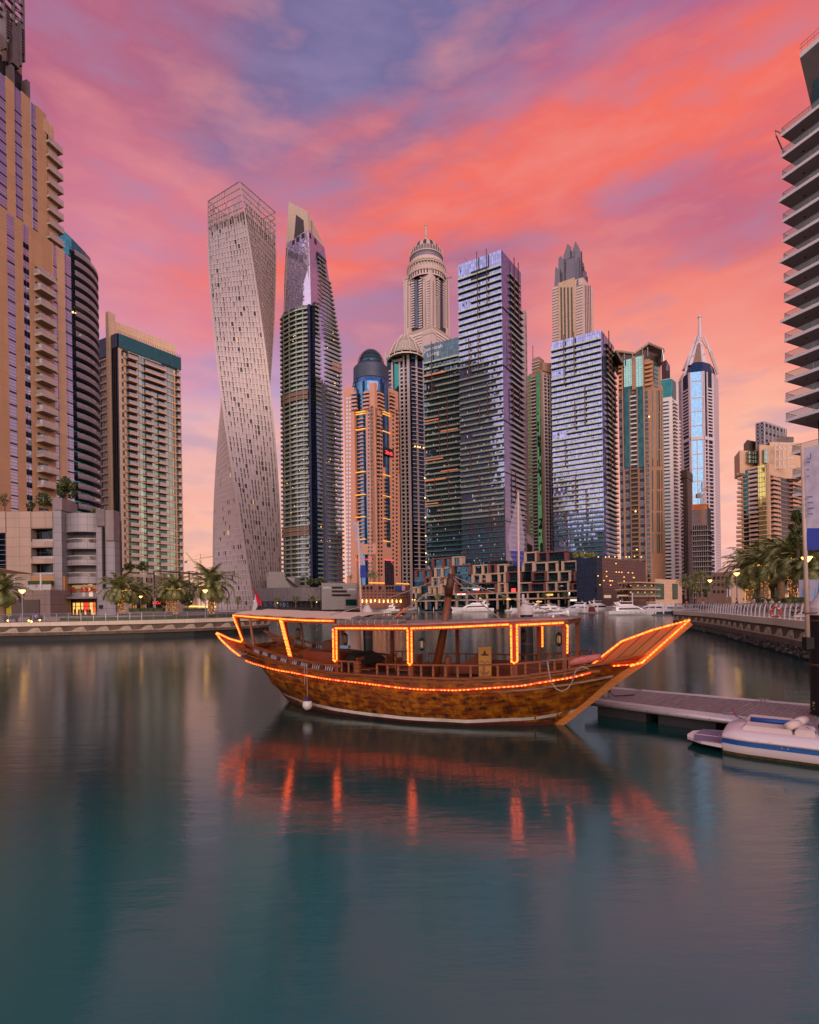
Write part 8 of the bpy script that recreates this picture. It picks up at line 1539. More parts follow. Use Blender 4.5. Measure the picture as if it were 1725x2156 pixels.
mb.hexa([f(-.12, -.02), f(.12, -.02), f(.12, -.02)-Vector((ST.x, ST.y, 0))*.004, f(-.12, -.02)-Vector((ST.x, ST.y, 0))*.004, f(-.15, .03), f(.15, .03), f(.15, .03)-Vector((ST.x, ST.y, 0))*.004, f(-.15, .03)-Vector((ST.x, ST.y, 0))*.004]); mb.build('emblem', EMB, sb)
mb = MB(); mb.hexa([f(-.06, .035), f(.06, .035), f(.06, .035)-Vector((ST.x, ST.y, 0))*.004, f(-.06, .035)-Vector((ST.x, ST.y, 0))*.004, f(-.005, .17), f(.005, .17), f(.005, .17)-Vector((ST.x, ST.y, 0))*.004, f(-.005, .17)-Vector((ST.x, ST.y, 0))*.004]); mb.build('emblem_sail', EMB, sb)
mb = MB(); mb.tube([f(-.18+.06*i, -.25+.05*math.sin(i*1.7)) for i in range(7)], .01, 4); mb.build('scroll_line', EMB, sb); mb = MB(); mb.tube([f(-.16+.05*i, -.62+.05*math.cos(i*2.1)) for i in range(7)], .012, 4); mb.build('scroll_line', EMB, sb)
mb = MB(); mb.hexa([W(1.9, -.3, 1.5), W(3., -.3, 1.5), W(3., -.36, 1.5), W(1.9, -.36, 1.5), W(1.9, -.3, 1.72), W(3., -.3, 2.3), W(3., -.36, 2.3), W(1.9, -.36, 1.72)]); mb.build('stair_side', PLV, dh)
# string lights
TUB = emit('orange rope light', (1, .058, .002), 5); BUL = emit('amber bulb', (1, .085, .003), 10); TUB2 = emit('dim orange rope light', (1, .03, .001), 3.2)
def string(paths, nm='string_light', r_=.028, step=.085, dim=False):
    for path in paths:
        mb = MB(); mb.tube(path, r_*(.75 if dim else 1.1), 6, cap=True); t = mb.build(nm, TUB2 if dim else TUB, dh); bm_ = MB(); d = 0.; rs = random.Random(len(path)); nx = 0.
        for a, b_ in zip(path[:-1], path[1:]):
            L = (b_-a).length
            while nx < d+L:
                p = a+(b_-a)*((nx-d)/L); l_ = (b_-a).normalized()*rs.uniform(.02, .04); p = p+Vector((ST.x, ST.y, 0))*r_*(.6 if dim else .9); bm_.tube([p-l_, p+l_], r_*(.75 if dim else .85)*rs.uniform(.85, 1.15), 6); nx += step*(1.6 if dim else 1.)*rs.choice([.8, 1, 1, 1.3, 2.0 if dim else 1.4])
            d += L
        o = bm_.build('bulbs', BUL, t); struct(o, 'stuff')
e = .08
string([[W(-8.1, Bd(-8)+e, 3.74), W(-6.3, Bd(-6.3)+e, 3.66), W(-4.5, Bd(-4.5)+e, 3.60)], [W(-4.4, Bd(-4.4)+e, 3.59), W(-3, Bd(-3)+e, 3.54), W(-1.75, Bd(-1.75)+e, 3.52)],
        [W(-1.6, 2.14+e, 3.26), W(1.25, 2.16+e, 3.27)], [W(1.42, 2.16+e, 3.27), W(3., 2.03+e, 3.32), W(4.6, 1.72+e, 3.39)], [W(4.85, 1.66+e, 3.37), W(5.6, 1.45+e, 3.40), W(6.25, 1.24+e, 3.43), W(6.3, 1.22+e, 3.3), W(6.28, 1.24+e, 2.5)],
        [W(-8.1, Bd(-8)+e, 3.66), W(-7.35, Bd(-7.3)+e, 2.72), W(-7.5, Bd(-7.5)+e, 2.64), W(-8.3, 1.45+e, 2.75), W(-9.22, 1.42+e, 3.0)], [W(-9.22, 1.42+e, 2.95), W(-8.95, 1.42+e, 2.72), W(-8.3, 1.38+e, 2.30), W(-8.02, 1.2+e, 2.05), W(-7.7, .95, 1.72)],
        [W(6.85, .12, 2.05), W(7.2, .12, 2.36), W(7.73, .12, 2.80), W(8.61, .12, 3.16), W(9.62, .12, 3.47), W(8.37, .16, 2.22), W(8.33, .2, 2.17), W(8.0, .3, 2.06)],
        [W(4.02-8.1, 0, 0)+Vector((0, 0, 0))][:0] or [W(-4.55, 1.97+e, 3.52), W(-4.05, 1.97+e+.02, 2.18)], [W(-4.45, 1.97+e, 3.5), W(-3.96, 1.97+e, 2.16)],
        [W(-1.76, 2.12+e, 3.2), W(-1.76, 2.12+e, 2.12), W(-1.7, 2.12+e, 2.07), W(-1.62, 2.12+e, 2.12), W(-1.62, 2.12+e, 3.24)], [W(1.26, 2.13+e, 3.2), W(1.26, 2.13+e, 2.12), W(1.33, 2.13+e, 2.06), W(1.40, 2.13+e, 2.12), W(1.40, 2.13+e, 3.24)],
        [W(4.66, 1.68+e, 3.34), W(4.66, 1.68+e, 2.24), W(4.74, 1.66+e, 2.18), W(4.84, 1.66+e, 2.24), W(4.84, 1.66+e, 3.34)], [W(4.9, -1.5, 3.3), W(4.9, -1.5, 2.45)]])
string([[W(s, Bd(s)+.05, Zl(s)+.02) for s in np.arange(-7.1, 7.1, .5)]], dim=True, r_=.024)
string([[W(7.55, .62, 2.08), W(8.0, .32, 2.1), W(8.3, .18, 2.16)]], dim=True)
# lanterns
def lantern(s, o, z, label, warm, lab_first=None):
    r = root('lantern', label, 'lantern', tuple(W(s, o, z)), 'lanterns hanging from the dhow roof'); c = W(s, o, z); k = 1.1
    MB().lathe([(.02, .23), (.05, .19), (.10, .15), (.11, .12), (.02, .12)], 8).build('cap', DARKM, r, off=(0, 0, 0)); MB().lathe([(.07, -.13), (.085, 0), (.07, .12)], 8).build('glass', (lambda m_: m_)(solid('amber lantern glass', '5A4020', .1)), r, off=(0, 0, 0)) if not warm else MB().lathe([(.055, -.1), (.06, 0), (.05, .1)], 8).build('glass', emit('warm lantern glass', (1, .5, .12), .25), r, off=(0, 0, 0))
    for j in range(6): a = j*math.pi/3; mb = MB(); mb.bar((.09*math.cos(a), .09*math.sin(a), -.15), (.09*math.cos(a), .09*math.sin(a), .13), .02, .02); mb.build('frame_bar', DARKM, r, off=(0, 0, 0))
    MB().lathe([(.02, -.22), (.10, -.15), (.10, -.13), (.02, -.12)], 8).build('base', DARKM, r, off=(0, 0, 0)); MB().sphere((0, 0, -.03), .035, 8).build('bulb', emit('white lantern bulb', (1, .85, .6), 6) if not warm else emit('yellow lantern bulb', (1, .55, .1), 4), r, off=(0, 0, 0)); mb = MB(); mb.bar((0, 0, .22), (0, 0, .40), .015, .015); mb.build('hook', DARKM, r, off=(0, 0, 0)); return r
lantern(-3.85, 1.75, 3.02, 'black lantern by the slanting lit stern post of the dhow', False); lantern(-1.42, 1.95, 2.86, 'black lantern beside the lit post under the canopy front', False); lantern(1.15, 1.9, 2.82, 'black lantern left of the lit post nearest the mast', False); lantern(1.62, 1.9, 2.72, 'black lantern right of the lit post nearest the mast', True); lantern(4.25, -1.35, 2.86, 'black lantern beside the tan sign board', False); lantern(5.98, 1.05, 2.9, 'black lantern at the foremost roof post', True)
# loudspeaker, flag, fender, rope, rolled mat
r = root('loudspeaker', 'white horn loudspeaker lying on the dhow roof near the bow', 'loudspeaker', tuple(W(6., .3, 3.6))); 
mb = MB(); mb.tube([W(5.55, .5, 3.68), W(5.95, .45, 3.70), W(6.1, .43, 3.71), W(6.2, .42, 3.72)], [.05, .035, .08, .16], 12); mb.build('horn', HULLW, r, smooth=True); mb = MB(); mb.bar(W(5.7, .48, 3.54), W(5.7, .48, 3.68), .05, .05); mb.build('bracket', HULLW, r)
fp0, fp1 = P(558, 1290, 23.6), P(531.5, 1233, 23.6); r = root('flag', 'red white and black flag hanging from a slanting pole at the dhow stern', 'flag', tuple(fp0)); mb = MB(); mb.tube([fp0-Vector((-.12, 0, .35)), fp1], .028, 7); mb.build('pole', WD, r); MB().sphere(tuple(fp1), .045, 8).build('finial', solid('brass', '9A7030', .35, .8), r)
def fgrid(pts, m_, nm): mb = MB(); mb.v = [tuple(P(x, y, Y)) for x, y, Y in pts]; n2 = len(pts)//2; [mb.face((i, i+1, n2+i+1, n2+i)) for i in range(n2-1)]; [mb.face((n2+i, n2+i+1, i+1, i)) for i in range(0)]; return mb.build(nm, m_, r, smooth=False)
fgrid([(533.5, 1240, 23.55), (538, 1252, 23.5), (540, 1265, 23.5), (542, 1276, 23.5), (535, 1240, 23.45), (545, 1254, 23.3), (550, 1265, 23.35), (552, 1276, 23.3)], solid('flag red', 'B8122A', .7, var=.1), 'red_stripe')
fgrid([(537, 1252, 23.6), (535.5, 1264, 23.6), (533, 1276, 23.6), (530, 1288, 23.6), (538.5, 1252, 23.5), (541, 1265, 23.5), (542.5, 1276, 23.45), (537, 1288, 23.5)], solid('flag white', 'B8B4BC', .7, var=.1), 'white_stripe')
fgrid([(542.5, 1275.5, 23.48), (537, 1288.5, 23.48), (551, 1275.5, 23.3), (550, 1290, 23.3)], solid('flag black', '1E1A26', .8), 'black_stripe'); fgrid([(551, 1275.5, 23.31), (549.5, 1289, 23.31), (554, 1277, 23.4), (556, 1289, 23.4)], solid('flag green', '1E3A2E', .8), 'green_stripe')
c = W(-2.95, 2.22, .42); r = root('boat_fender', 'white ball fender with a blue neck hanging on the dhow side', 'fender', tuple(c)); MB().lathe([(.02, c.z-.2)]+[(.19*math.sin(math.pi*i/10), c.z-.2*math.cos(math.pi*i/10)) for i in range(1, 9)], 20, (c.x, c.y)).build('ball', solid('fender white', 'C4BAB6', .4, var=.05), r, smooth=True); MB().lathe([(.13, c.z+.145), (.08, c.z+.22), (.03, c.z+.28), (.01, c.z+.3)], 16, (c.x, c.y)).build('neck', solid('fender blue', '15205E', .4), r, smooth=True)
mb = MB(); mb.tube([c+Vector((0, 0, .28)), W(-2.97, 2.2, 1.2), W(-3., 2.16, 1.85), W(-3.05, 2.0, 1.98)], .014, 5); mb.build('rope', ROPE, r); mb = MB(); mb.tube([W(-3.2, 2.0, 1.98), W(-3.15, 2.15, 1.8), W(-3.12, 2.17, 1.15)], .016, 5); mb.build('rope', ROPE, r)
r = root('mooring_rope', 'grey mooring rope sagging from the dhow bow', 'rope', (0, 0, 0)); mb = MB(); pr = [(1153, 1393), (1156, 1415), (1161, 1437), (1172, 1451), (1184, 1456), (1197, 1449), (1205, 1436), (1209, 1422), (1213, 1412), (1226, 1404), (1240, 1409)]; mb.tube([P(x, y, 15.45-(i*.055)) for i, (x, y) in enumerate(pr)], .022, 7); mb.build('rope', ROPE, r, smooth=True)
mb = MB(); mb.tube([W(6.3, 1.15, 2.16), W(6.5, 1.08, 2.24), W(6.9, .9, 2.30), W(7.15, .7, 2.36)], [.10, .12, .12, .09], 12); tag(mb.build('rolled_mat', solid('faded pink roll', 'B0605C', .8, var=.2, scale=5), smooth=True), 'faded pink roll lying on the dhow bow rail', 'mat')
# small covered blue craft behind
Y = 30.; c = P(1144, 1410, Y); r = root('dinghy', 'small blue covered craft floating behind the dhow bow railing', 'dinghy', (c.x, c.y, 0)); MB().loft([[(c.x-.65, c.y-.3, 0), (c.x-.65, c.y+.3, 0), (c.x-.75, c.y+.42, .3), (c.x-.75, c.y-.42, .3)], [(c.x+.4, c.y-.3, 0), (c.x+.4, c.y+.3, 0), (c.x+.45, c.y+.42, .35), (c.x+.45, c.y-.42, .35)], [(c.x+.8, c.y-.05, .1), (c.x+.8, c.y+.05, .1), (c.x+.95, c.y+.1, .42), (c.x+.95, c.y-.1, .42)]]).build('hull', DARKM, r); MB().loft([[(c.x-.7, c.y-.4, .3), (c.x+.7, c.y-.3, .36), (c.x+.7, c.y+.3, .36), (c.x-.7, c.y+.4, .3)], [(c.x-.6, c.y-.25, .55), (c.x+.3, c.y-.2, .62), (c.x+.3, c.y+.2, .62), (c.x-.6, c.y+.25, .55)]]).build('cover', solid('blue cover', '1E4EA8', .5), r)
# ================================================================= mooring piles with cone caps and banner poles
PILE = solid('black pile steel', '161214', .5, .2, var=.3, scale=1.5); PCAP = solid('white pile cap', 'C2B2B0', .5, var=.05); BAND = solid('rusty band', '5A2E24', .6)
def pile(x, Y, rad, zc, zt, label):
    p = P(x, 1290, Y); r = root('mooring_pile', label, 'pile', (p.x, p.y, 0)); c = (p.x, p.y); MB().lathe([(rad, -2), (rad, zc)], 24, c).build('shaft', PILE, r, smooth=True); MB().lathe([(rad*1.02, zc), (rad*1.12, zc+.02), (rad*1.12, zc+.28*rad*2.2), (.01, zt)], 28, c).build('cone_cap', PCAP, r); MB().lathe([(rad*1.02, zc-.18), (rad*1.05, zc-.18), (rad*1.05, zc-.12), (rad*1.02, zc-.12)], 24, c).build('band', BAND, r); MB().lathe([(rad*1.02, zc-1.5), (rad*1.05, zc-1.5), (rad*1.05, zc-1.44), (rad*1.02, zc-1.44)], 24, c).build('band', BAND, r)
    mb = MB(); rr_ = random.Random(2)
    if Y < 20:
        for k in range(260): a, z_ = rr_.uniform(0, 6.28), rr_.uniform(-.1, .75)*rr_.random()+.25; s_ = rr_.uniform(.012, .03); q = (p.x+rad*math.cos(a), p.y+rad*math.sin(a), z_); mb.box(q[0]-s_, q[0]+s_, q[1]-s_, q[1]+s_, q[2]-s_, q[2]+s_)
        struct(mb.build('barnacles', solid('barnacle', '7E6A50', .9), r), 'stuff')
pile(773, 35, .36, P(773, 1295, 35).z, P(772.5, 1268, 35).z, 'dark pile with white cone cap rising behind the dhow canopy front'); pile(1107, 27, .36, P(1107, 1295, 27).z, P(1106.6, 1262, 27).z, 'dark pile with white cone cap behind the dhow roof near the bow'); pile(1737, 15.6, .38, P(1709, 1296, 15.6).z, P(1737, 1232, 15.6).z, 'dark pile with white cone cap at the right edge by the dock')
def flagpole(x0, y0, x1, y1, Y, rad, label, cloth):
    a, b_ = P(x0, y0, Y), P(x1, y1, Y); r = root('banner_pole', label, 'banner pole', tuple(a)); MB().tube([a, b_], [rad, rad*.75], 10).build('pole', solid('cream pole paint', 'C4A898', .5), r, smooth=True)
    for m_, nm, L_, R_ in cloth:
        mb = MB(); n_ = len(L_)-1; K = 4; vs = []
        for i in range(n_+1):
            for j in range(K+1): t = j/K; x = L_[i][0]+(R_[i][0]-L_[i][0])*t; y = L_[i][1]+(R_[i][1]-L_[i][1])*t; vs.append(tuple(P(x, y, Y-.04-.05*math.sin(j*1.5+i*.8)*(Y/35))))
        mb.v = vs
        for i in range(n_):
            for j in range(K): q = i*(K+1)+j; mb.face((q, q+K+1, q+K+2, q+1))
        mb.build(nm, m_, r, smooth=True)
    return r
CW, CB = solid('lilac banner cloth', 'A79CAE', .8, var=.2, scale=3), solid('royal blue banner cloth', '22308E', .7, var=.12)
D1 = lambda x, y: (684.2+x/8.625, 1079+y/8.625)
r1 = flagpole(764, 1375, 753.8, 1098, 34.5, .085, 'cream banner pole with a twisted white and blue banner beside the left cone pile', [(CW, 'banner_cloth', [D1(505, 185), D1(545, 400), D1(590, 600), D1(622, 800), D1(635, 955)], [D1(600, 170), D1(612, 350), D1(650, 560), D1(690, 760), D1(735, 960)]), (CB, 'blue_hem', [D1(635, 955), D1(640, 1070), D1(645, 1185)], [D1(735, 960), D1(752, 1080), D1(765, 1190)])])
CT = solid('thin lilac cloth', 'A89AB4', .8, var=.1); CT.node_tree.nodes['Principled BSDF'].inputs['Alpha'].default_value = .55; CT2 = solid('thin blue cloth', '2A3494', .8, var=.1); CT2.node_tree.nodes['Principled BSDF'].inputs['Alpha'].default_value = .65
flagpole(1094, 1400, 1091.2, 1036.5, 26.2, .075, 'tall cream banner pole with a translucent furled banner at the right cone pile', [(CT, 'banner_cloth', [(1090, 1040), (1082, 1075), (1074, 1110), (1070, 1135), (1073, 1160)], [(1092, 1040), (1097, 1075), (1102, 1110), (1105, 1135), (1104, 1160)]), (CT2, 'blue_hem', [(1073, 1160), (1080, 1178), (1084, 1192)], [(1104, 1160), (1103, 1178), (1101, 1192)])])
r3 = flagpole(1701.5, 1352, 1689.4, 941, 15.0, .062, 'thick cream banner pole with a large white and blue banner at the right edge', [(CW, 'banner_cloth', [(1693.5, 944), (1695, 1000), (1697, 1060), (1698, 1112)], [(1745, 930), (1745, 1000), (1746, 1060), (1747, 1112)]), (CB, 'blue_hem', [(1698, 1112), (1699, 1135), (1700, 1158)], [(1747, 1112), (1748, 1135), (1749, 1157)])])
BMK = solid('grey blue print', '5A5C86', .8)
for i, (x, y, w_, h_) in enumerate(((1700, 965, 8, 2.2), (1706, 955, 3, 9), (1699, 972, 7, 3), (1698, 988, 6, 2.4), (1699, 1002, 5, 2.2), (1699, 1045, 12, 2.6), (1699.5, 1057, 13, 2.6), (1700, 1069, 14, 3), (1700, 1081, 12, 2.2))): mb = MB(); q = 14.82; mb.hexa([P(x, y+h_, q), P(x+w_, y+h_, q), P(x+w_, y+h_, q+.01), P(x, y+h_, q+.01), P(x, y, q), P(x+w_, y-1, q), P(x+w_, y-1, q+.01), P(x, y, q+.01)]); mb.build('print_mark', BMK, r3)
mb = MB(); a = P(1701, 1340, 15.02); mb.box(a.x-.1, a.x+.12, a.y-.09, a.y+.09, a.z-.35, a.z-.02); mb.build('socket', PILE, r3); mb = MB(); b_ = P(1696, 1291, 15.0); mb.tube([b_+Vector((-.06, -.07, 0)), b_+Vector((.16, -.09, 0)), b_+Vector((.5, .2, 0))], .02, 6); mb.build('bracket', BAND, r3)
# ================================================================= floating dock
zD = .55; DK = root('floating_dock', 'grey timber floating dock with pale metal edges behind the dhow bow', 'dock', (6, 16, 0))
def Pz(x, y, z): r_, s_ = ray(x, y); Y = (z-CZ)/s_; return Vector((r_*Y, Y, z))
nl, nr, fl_, fr = Pz(1236, 1472, zD), Pz(1800, 1542, zD), Pz(1284, 1449, zD), Pz(1810, 1495, zD)
m, N, b = principled('weathered dock boards'); uvn = N.n('ShaderNodeTexCoord').outputs['Object']; dd = (fl_-nl).normalized(); al = (nr-nl).normalized()
u_ = N.v('DOT_PRODUCT', uvn, (al.x, al.y, 0), 1); v_ = N.v('DOT_PRODUCT', uvn, (-al.y, al.x, 0), 1); f = N.m('FRACT', N.m('DIVIDE', u_, .14)); ce = N.n('ShaderNodeTexWhiteNoise', {1: N.m('FLOOR', N.m('DIVIDE', u_, .14))}, noise_dimensions='1D').outputs[0]
g = N.n('ShaderNodeTexNoise', {'Vector': N.n('ShaderNodeCombineXYZ', {0: N.m('MULTIPLY', u_, 9.), 1: N.m('MULTIPLY', v_, .8), 2: 0.}).outputs[0], 'Scale': 2., 'Detail': 5}).outputs[0]
cc = N.mix(N.rng(g, .3, .7), srgb('6A5A58'), srgb('94827E')); cc = N.mix(N.rng(ce, 0, 1, 0, .35), cc, srgb('584A4A')); cc = N.mix(N.m('LESS_THAN', f, .08), cc, (.03, .025, .025)); lk(N, b, 'Base Color', cc); lk(N, b, 'Roughness', .65)
mb = MB(); mb.hexa([nl-Vector((0, 0, .08)), nr-Vector((0, 0, .08)), fr-Vector((0, 0, .08)), fl_-Vector((0, 0, .08)), nl, nr, fr, fl_]); mb.build('deck_boards', m, DK)
ALU = solid('pale dock metal', 'BEB0B4', .35, .3, var=.06, dirt=.2)
for a, b_ in ((nl, nr), (fl_, fr)): mb = MB(); mb.bar(a+Vector((0, 0, .02)), b_+Vector((0, 0, .02)), .12, .06); mb.build('edge_trim', ALU, DK)
mb = MB(); n_ = Vector((al.y, -al.x, 0)); mb.tube([nl+n_*.10-Vector((0, 0, .10)), nr+n_*.10-Vector((0, 0, .10))], .10, 12); mb.build('rub_rail', ALU, DK, smooth=True); mb = MB(); mb.bar(nl+n_*.0, fl_, .1, .1); mb.build('edge_trim', ALU, DK)
L = (nr-nl).length
for k in range(int(L/.62)): c = nl+al*(.35+.62*k)+n_*.205-Vector((0, 0, .10)); MB().sphere(tuple(c), .016, 6, 1, 4).build('bolt', DARKM, DK)
for k in range(6): c = nl+al*(1.2+k*2.1)+n_*-.1; mb = MB(); mb.bar(c-al*.9-Vector((0, 0, .30)), c+al*.9-Vector((0, 0, .30)), .5, .34) if 0 else mb.hexa([c-al*.85-Vector((0, 0, .62)), c+al*.85-Vector((0, 0, .62)), c+al*.85-n_*1.3-Vector((0, 0, .62)), c-al*.85-n_*1.3-Vector((0, 0, .62)), c-al*.85-Vector((0, 0, .18)), c+al*.85-Vector((0, 0, .18)), c+al*.85-n_*1.3-Vector((0, 0, .18)), c-al*.85-n_*1.3-Vector((0, 0, .18))]); mb.build('float', solid('dark plastic float', '2A2528', .6, var=.3), DK)
def cleat(x, y, label):
    c = Pz(x, y, zD+.03); r = root('dock_cleat', label, 'cleat', tuple(c), 'cleats on the dock edges'); mb = MB(); mb.tube([c+al*-.17+Vector((0, 0, .11)), c+al*-.08+Vector((0, 0, .09)), c+al*.08+Vector((0, 0, .09)), c+al*.17+Vector((0, 0, .11))], [.014, .02, .02, .014], 7); mb.build('horn', STEEL, r, smooth=True)
    for k in (-.05, .05): mb = MB(); mb.bar(c+al*k, c+al*k+Vector((0, 0, .09)), .025, .025); mb.build('foot', STEEL, r)
cleat(1346, 1457, 'steel cleat on the far dock edge near the dhow bow'); cleat(1607, 1478, 'steel cleat on the far dock edge towards the dark pile'); cleat(1530, 1507, 'steel cleat with mooring lines on the near dock edge'); cleat(1698, 1530, 'steel cleat behind the motorboat on the near dock edge')
r = root('mooring_line', 'dark mooring line with a red end on the near dock cleat', 'rope', tuple(Pz(1530, 1507, zD))); mb = MB(); mb.tube([Pz(1547, 1505, zD+.1), Pz(1556, 1511, zD+.08), Pz(1568, 1516, zD+.05)], .012, 5); mb.build('line', DARKM, r); mb = MB(); mb.tube([Pz(1549, 1505, zD+.1), P(1542, 1491, Pz(1549, 1505, zD+.1).y)], .012, 5); mb.build('red_end', solid('red rope', '8A1A20', .7), r)
c = Pz(1271, 1474, zD); c = Pz(1272, 1466, zD); r = root('power_pedestal', 'short grey dock post with black hoses near the dhow bow', 'pedestal', tuple(c)); MB().lathe([(.13, zD), (.13, zD+.36), (.11, zD+.40), (.01, zD+.41)], 16, (c.x, c.y)).build('post', GREYC, r, smooth=False); mb = MB(); mb.tube([c+Vector((-.28, -.1, .25)), c+Vector((-.1, -.14, .28)), c+Vector((.2, -.14, .22))], .045, 8); mb.build('valve', DARKM, r); mb = MB(); mb.tube([c+Vector((.15, -.12, .2)), c+Vector((.3, -.2, .04)), c+Vector((.75, -.1, .03)), c+Vector((1.15, .05, .03))], .02, 6); mb.build('hose', DARKM, r); mb = MB(); mb.tube([c+Vector((-.1, -.14, .25)), c+Vector((-.1, -.26, -.05)), c+Vector((0, -.3, -.22)), c+Vector((.1, -.26, 0)), c+Vector((.12, -.14, .25))], .014, 6); mb.build('hose', DARKM, r)
c = Pz(1464, 1467.5, zD+.01); tag(MB().sphere((c.x, c.y, zD+.03), .035, 8, .5).build('red_button', solid('red plastic', 'A01018', .5)), 'small red disc lying on the dock boards', 'disc')
# ================================================================= white motorboat at the right edge
mbo = root('motorboat', 'white motorboat with a blue stripe and grey swim platform at the right edge', 'motorboat', (8.3, 12.5, 0))
s0 = Pz(1519, 1589, 0.); s1 = Pz(1725, 1618, 0.); ax = (s1-s0).normalized(); ax = Vector((ax.x, ax.y, 0)).normalized(); nn = Vector((-ax.y, ax.x, 0)); BO = s0
def Q(u, v, z): return BO+ax*u+nn*v+Vector((0, 0, z*.74))   # u forward, v away from the viewer
BM = 2.1; US = [0, .05, .1, .2, .35, .6, 1.2, 2., 3., 3.8, 4.5, 5.1, 5.7, 6.1, 6.38]
def bsec(u): k = min(1., .86+.14*math.sin(min(1, u/.6)*math.pi/2))*(1 if u < 3.8 else max(.03, 1-((u-3.8)/2.6)**2)**.5); zt = .72+.14*math.sin(min(1, u/.35)*math.pi/2)+.012*u; w_ = BM/2*k; cv = BM/2; return [Q(u, cv-w_*.86, -.1), Q(u, cv-w_*.96, .18), Q(u, cv-w_, .40), Q(u, cv-w_*1.0, .56), Q(u-.0, cv-w_*.97, zt-.07), Q(u+.0, cv-w_*.86, zt), Q(u, cv, zt+.05), Q(u, cv+w_*.86, zt), Q(u, cv+w_, .56), Q(u, cv+w_*.86, -.1)]
mb = MB(); mb.loft([bsec(u) for u in US]); 
mb.build('hull', solid('cream white hull', 'D0BFC2', .25, var=.03), mbo, smooth=True)
mb = MB()
for u0, u1 in zip(US[:-1], US[1:]):
    a, b_ = bsec(u0), bsec(u1); e_ = -nn*.008; mb.hexa([a[2]+e_, b_[2]+e_, b_[2]-e_, a[2]-e_, a[3].lerp(a[2], .1)+e_, b_[3].lerp(b_[2], .1)+e_, b_[3]-e_, a[3]-e_])
mb.build('blue_stripe', solid('bright blue vinyl', '0E4E96', .35, var=.03), mbo)
mb = MB(); pts = [bsec(u)[3]-nn*.02+Vector((0, 0, .02)) for u in US]; mb.tube(pts, .02, 6); mb.build('rub_strip', solid('rub strip', '9A8A88', .4, .3), mbo)
mb = MB(); 
for u0, u1 in zip(US[:-1], US[1:]): a, b_ = bsec(u0)[0], bsec(u1)[0]; a2, b2 = bsec(u0)[1], bsec(u1)[1]; e_ = -nn*.006; f = .75; mb.hexa([a+e_, b_+e_, b_-e_, a-e_, a.lerp(a2, f)+e_, b_.lerp(b2, f)+e_, b_.lerp(b2, f)-e_, a.lerp(a2, f)-e_])
mb.build('fouling_band', solid('yellow brown fouling', '4A3A1A', .8, var=.7, scale=14), mbo)
mb = MB(); pl_ = [(-.9, .62), (-.95, .9), (-.9, 1.45), (-.55, 1.85), (0, 1.98), (0, .12), (-.5, .28)]; k = len(pl_); mb.v = [tuple(Q(u, v, .20)) for u, v in pl_]+[tuple(Q(u, v, .30)) for u, v in pl_]; mb.face([i for i in range(k)]); mb.face([2*k-1-i for i in range(k)]); [mb.face((i, i+k, (i+1) % k+k, (i+1) % k)) for i in range(k)]; mb.build('swim_platform', solid('cream white hull', 'D0BFC2', .25), mbo)
for a0, a1 in ((.06, .46), (.54, .94)):
    v0, v1 = .2+1.7*a0, .2+1.7*a1; mb = MB(); mb.hexa([Q(-.80+.25*abs(a0-.5), v0, .302), Q(-.04, v0, .302), Q(-.04, v1, .302), Q(-.80+.25*abs(a1-.5), v1, .302), Q(-.80+.25*abs(a0-.5), v0, .31), Q(-.04, v0, .31), Q(-.04, v1, .31), Q(-.80+.25*abs(a1-.5), v1, .31)]); mb.build('deck_pad', solid('grey deck pad', '6E6878', .7), mbo)
def qbox(u0, u1, v0, v1, z0, z1, m_, nm, tp=.06): mb = MB(); mb.loft([[Q(u0, v0, z0), Q(u1, v0, z0), Q(u1, v1, z0), Q(u0, v1, z0)], [Q(u0, v0, z1-tp), Q(u1, v0, z1-tp), Q(u1, v1, z1-tp), Q(u0, v1, z1-tp)], [Q(u0+tp, v0+tp, z1), Q(u1-tp, v0+tp, z1), Q(u1-tp, v1-tp, z1), Q(u0+tp, v1-tp, z1)]]); return mb.build(nm, m_, mbo)
CUS = solid('cream cushion', 'C8B4AA', .6, var=.04); BLC = solid('blue cushion', '15498A', .5, var=.06)
qbox(.45, 1.5, .35, 1.05, .86, 1.02, CUS, 'sun_pad'); qbox(.45, 1.5, 1.35, 1.9, .88, 1.08, CUS, 'sun_pad'); qbox(1.55, 1.95, .3, 1.0, .86, 1.08, CUS, 'seat')
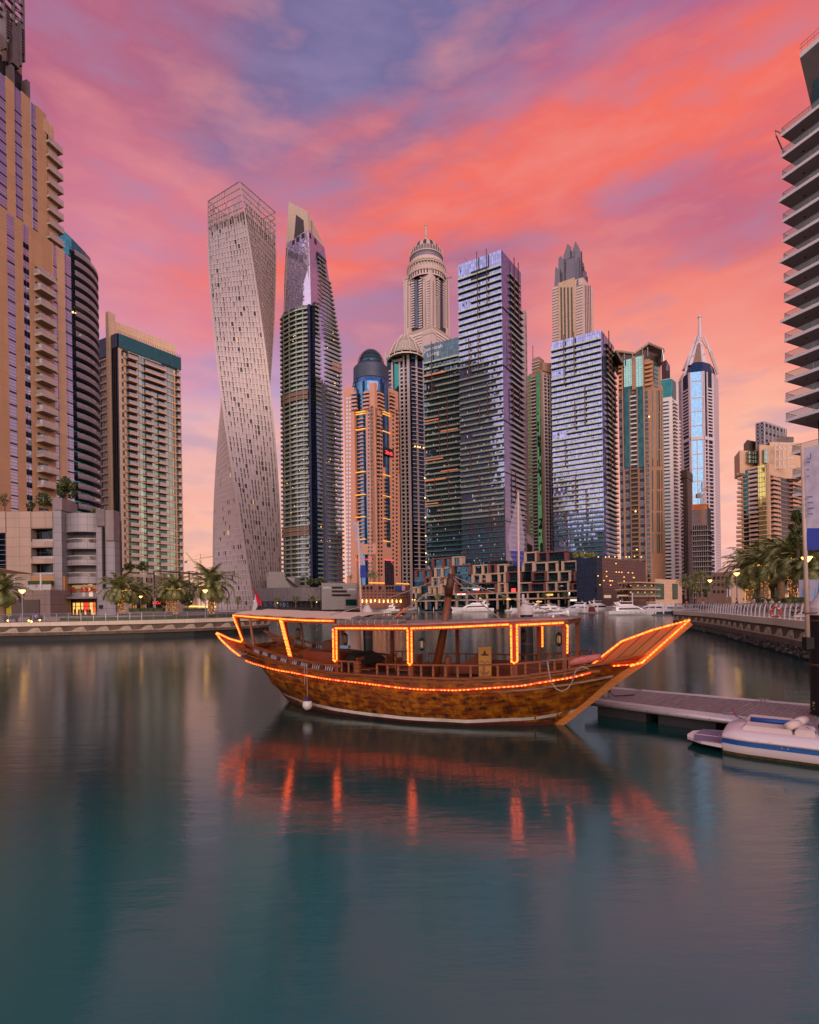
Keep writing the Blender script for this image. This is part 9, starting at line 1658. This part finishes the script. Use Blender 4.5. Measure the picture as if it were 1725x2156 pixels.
mb = MB(); mb.tube([Q(.55, 1.2, 1.04), Q(1.6, 1.2, 1.05)], .075, 10); mb.build('blue_bolster', BLC, mbo, smooth=True); mb = MB(); mb.tube([Q(1.62, .95, 1.0), Q(1.8, .7, 1.06), Q(1.95, .45, 1.0)], .03, 6); mb.build('blue_piping', BLC, mbo)
for u, v0, v1 in ((1.42, .45, .95), (1.55, 1.0, 1.6)): mb = MB(); mb.tube([Q(u-.02, v0, 1.10), Q(u+.08, (v0+v1)/2, 1.13), Q(u+.18, v1, 1.13)], [.10, .115, .10], 12); mb.build('headrest', CUS, mbo, smooth=True)
mb = MB(); mb.hexa([Q(2.0, .55, .88), Q(2.6, .45, .88), Q(2.6, 1.9, .88), Q(2.0, 1.9, .88), Q(2.05, .7, 1.02), Q(2.3, .6, 1.0), Q(2.3, 1.8, 1.04), Q(2.05, 1.8, 1.08)]); mb.build('well', solid('black well', '161417', .5), mbo); qbox(2.62, 3.6, .4, 1.9, .86, 1.12, CUS, 'console'); qbox(3.1, 3.4, .38, .9, .9, 1.16, BLC, 'seat_back')
mb = MB(); mb.hexa([Q(.42, .052, .58), Q(1.15, .015, .60), Q(1.15, .04, .60), Q(.42, .08, .58), Q(.60, .075, .78), Q(1.22, .06, .76), Q(1.22, .09, .76), Q(.6, .10, .78)]); mb.build('vent_recess', CUS, mbo)
for u0, u1 in ((.62, .82), (.88, 1.10)): mb = MB(); mb.hexa([Q(u0, .015, .63), Q(u1, .005, .64), Q(u1, .04, .64), Q(u0, .04, .63), Q(u0+.06, .04, .72), Q(u1+.02, .03, .715), Q(u1+.02, .06, .715), Q(u0+.06, .07, .72)]); mb.build('vent', solid('warm chrome vent', 'B08A60', .2, .8), mbo)
for u in (1.3, 1.42): mb = MB(); c = Q(u, -.02, .50); mb.tube([c, c-nn*.015], .02, 8); mb.build('fitting', STEEL, mbo)
mb = MB(); mb.tube([Q(.02, .3, .50), Q(-.1, .35, .52), Q(-.1, .5, .52), Q(.02, .55, .5)], .012, 6); mb.build('grab_loop', STEEL, mbo)
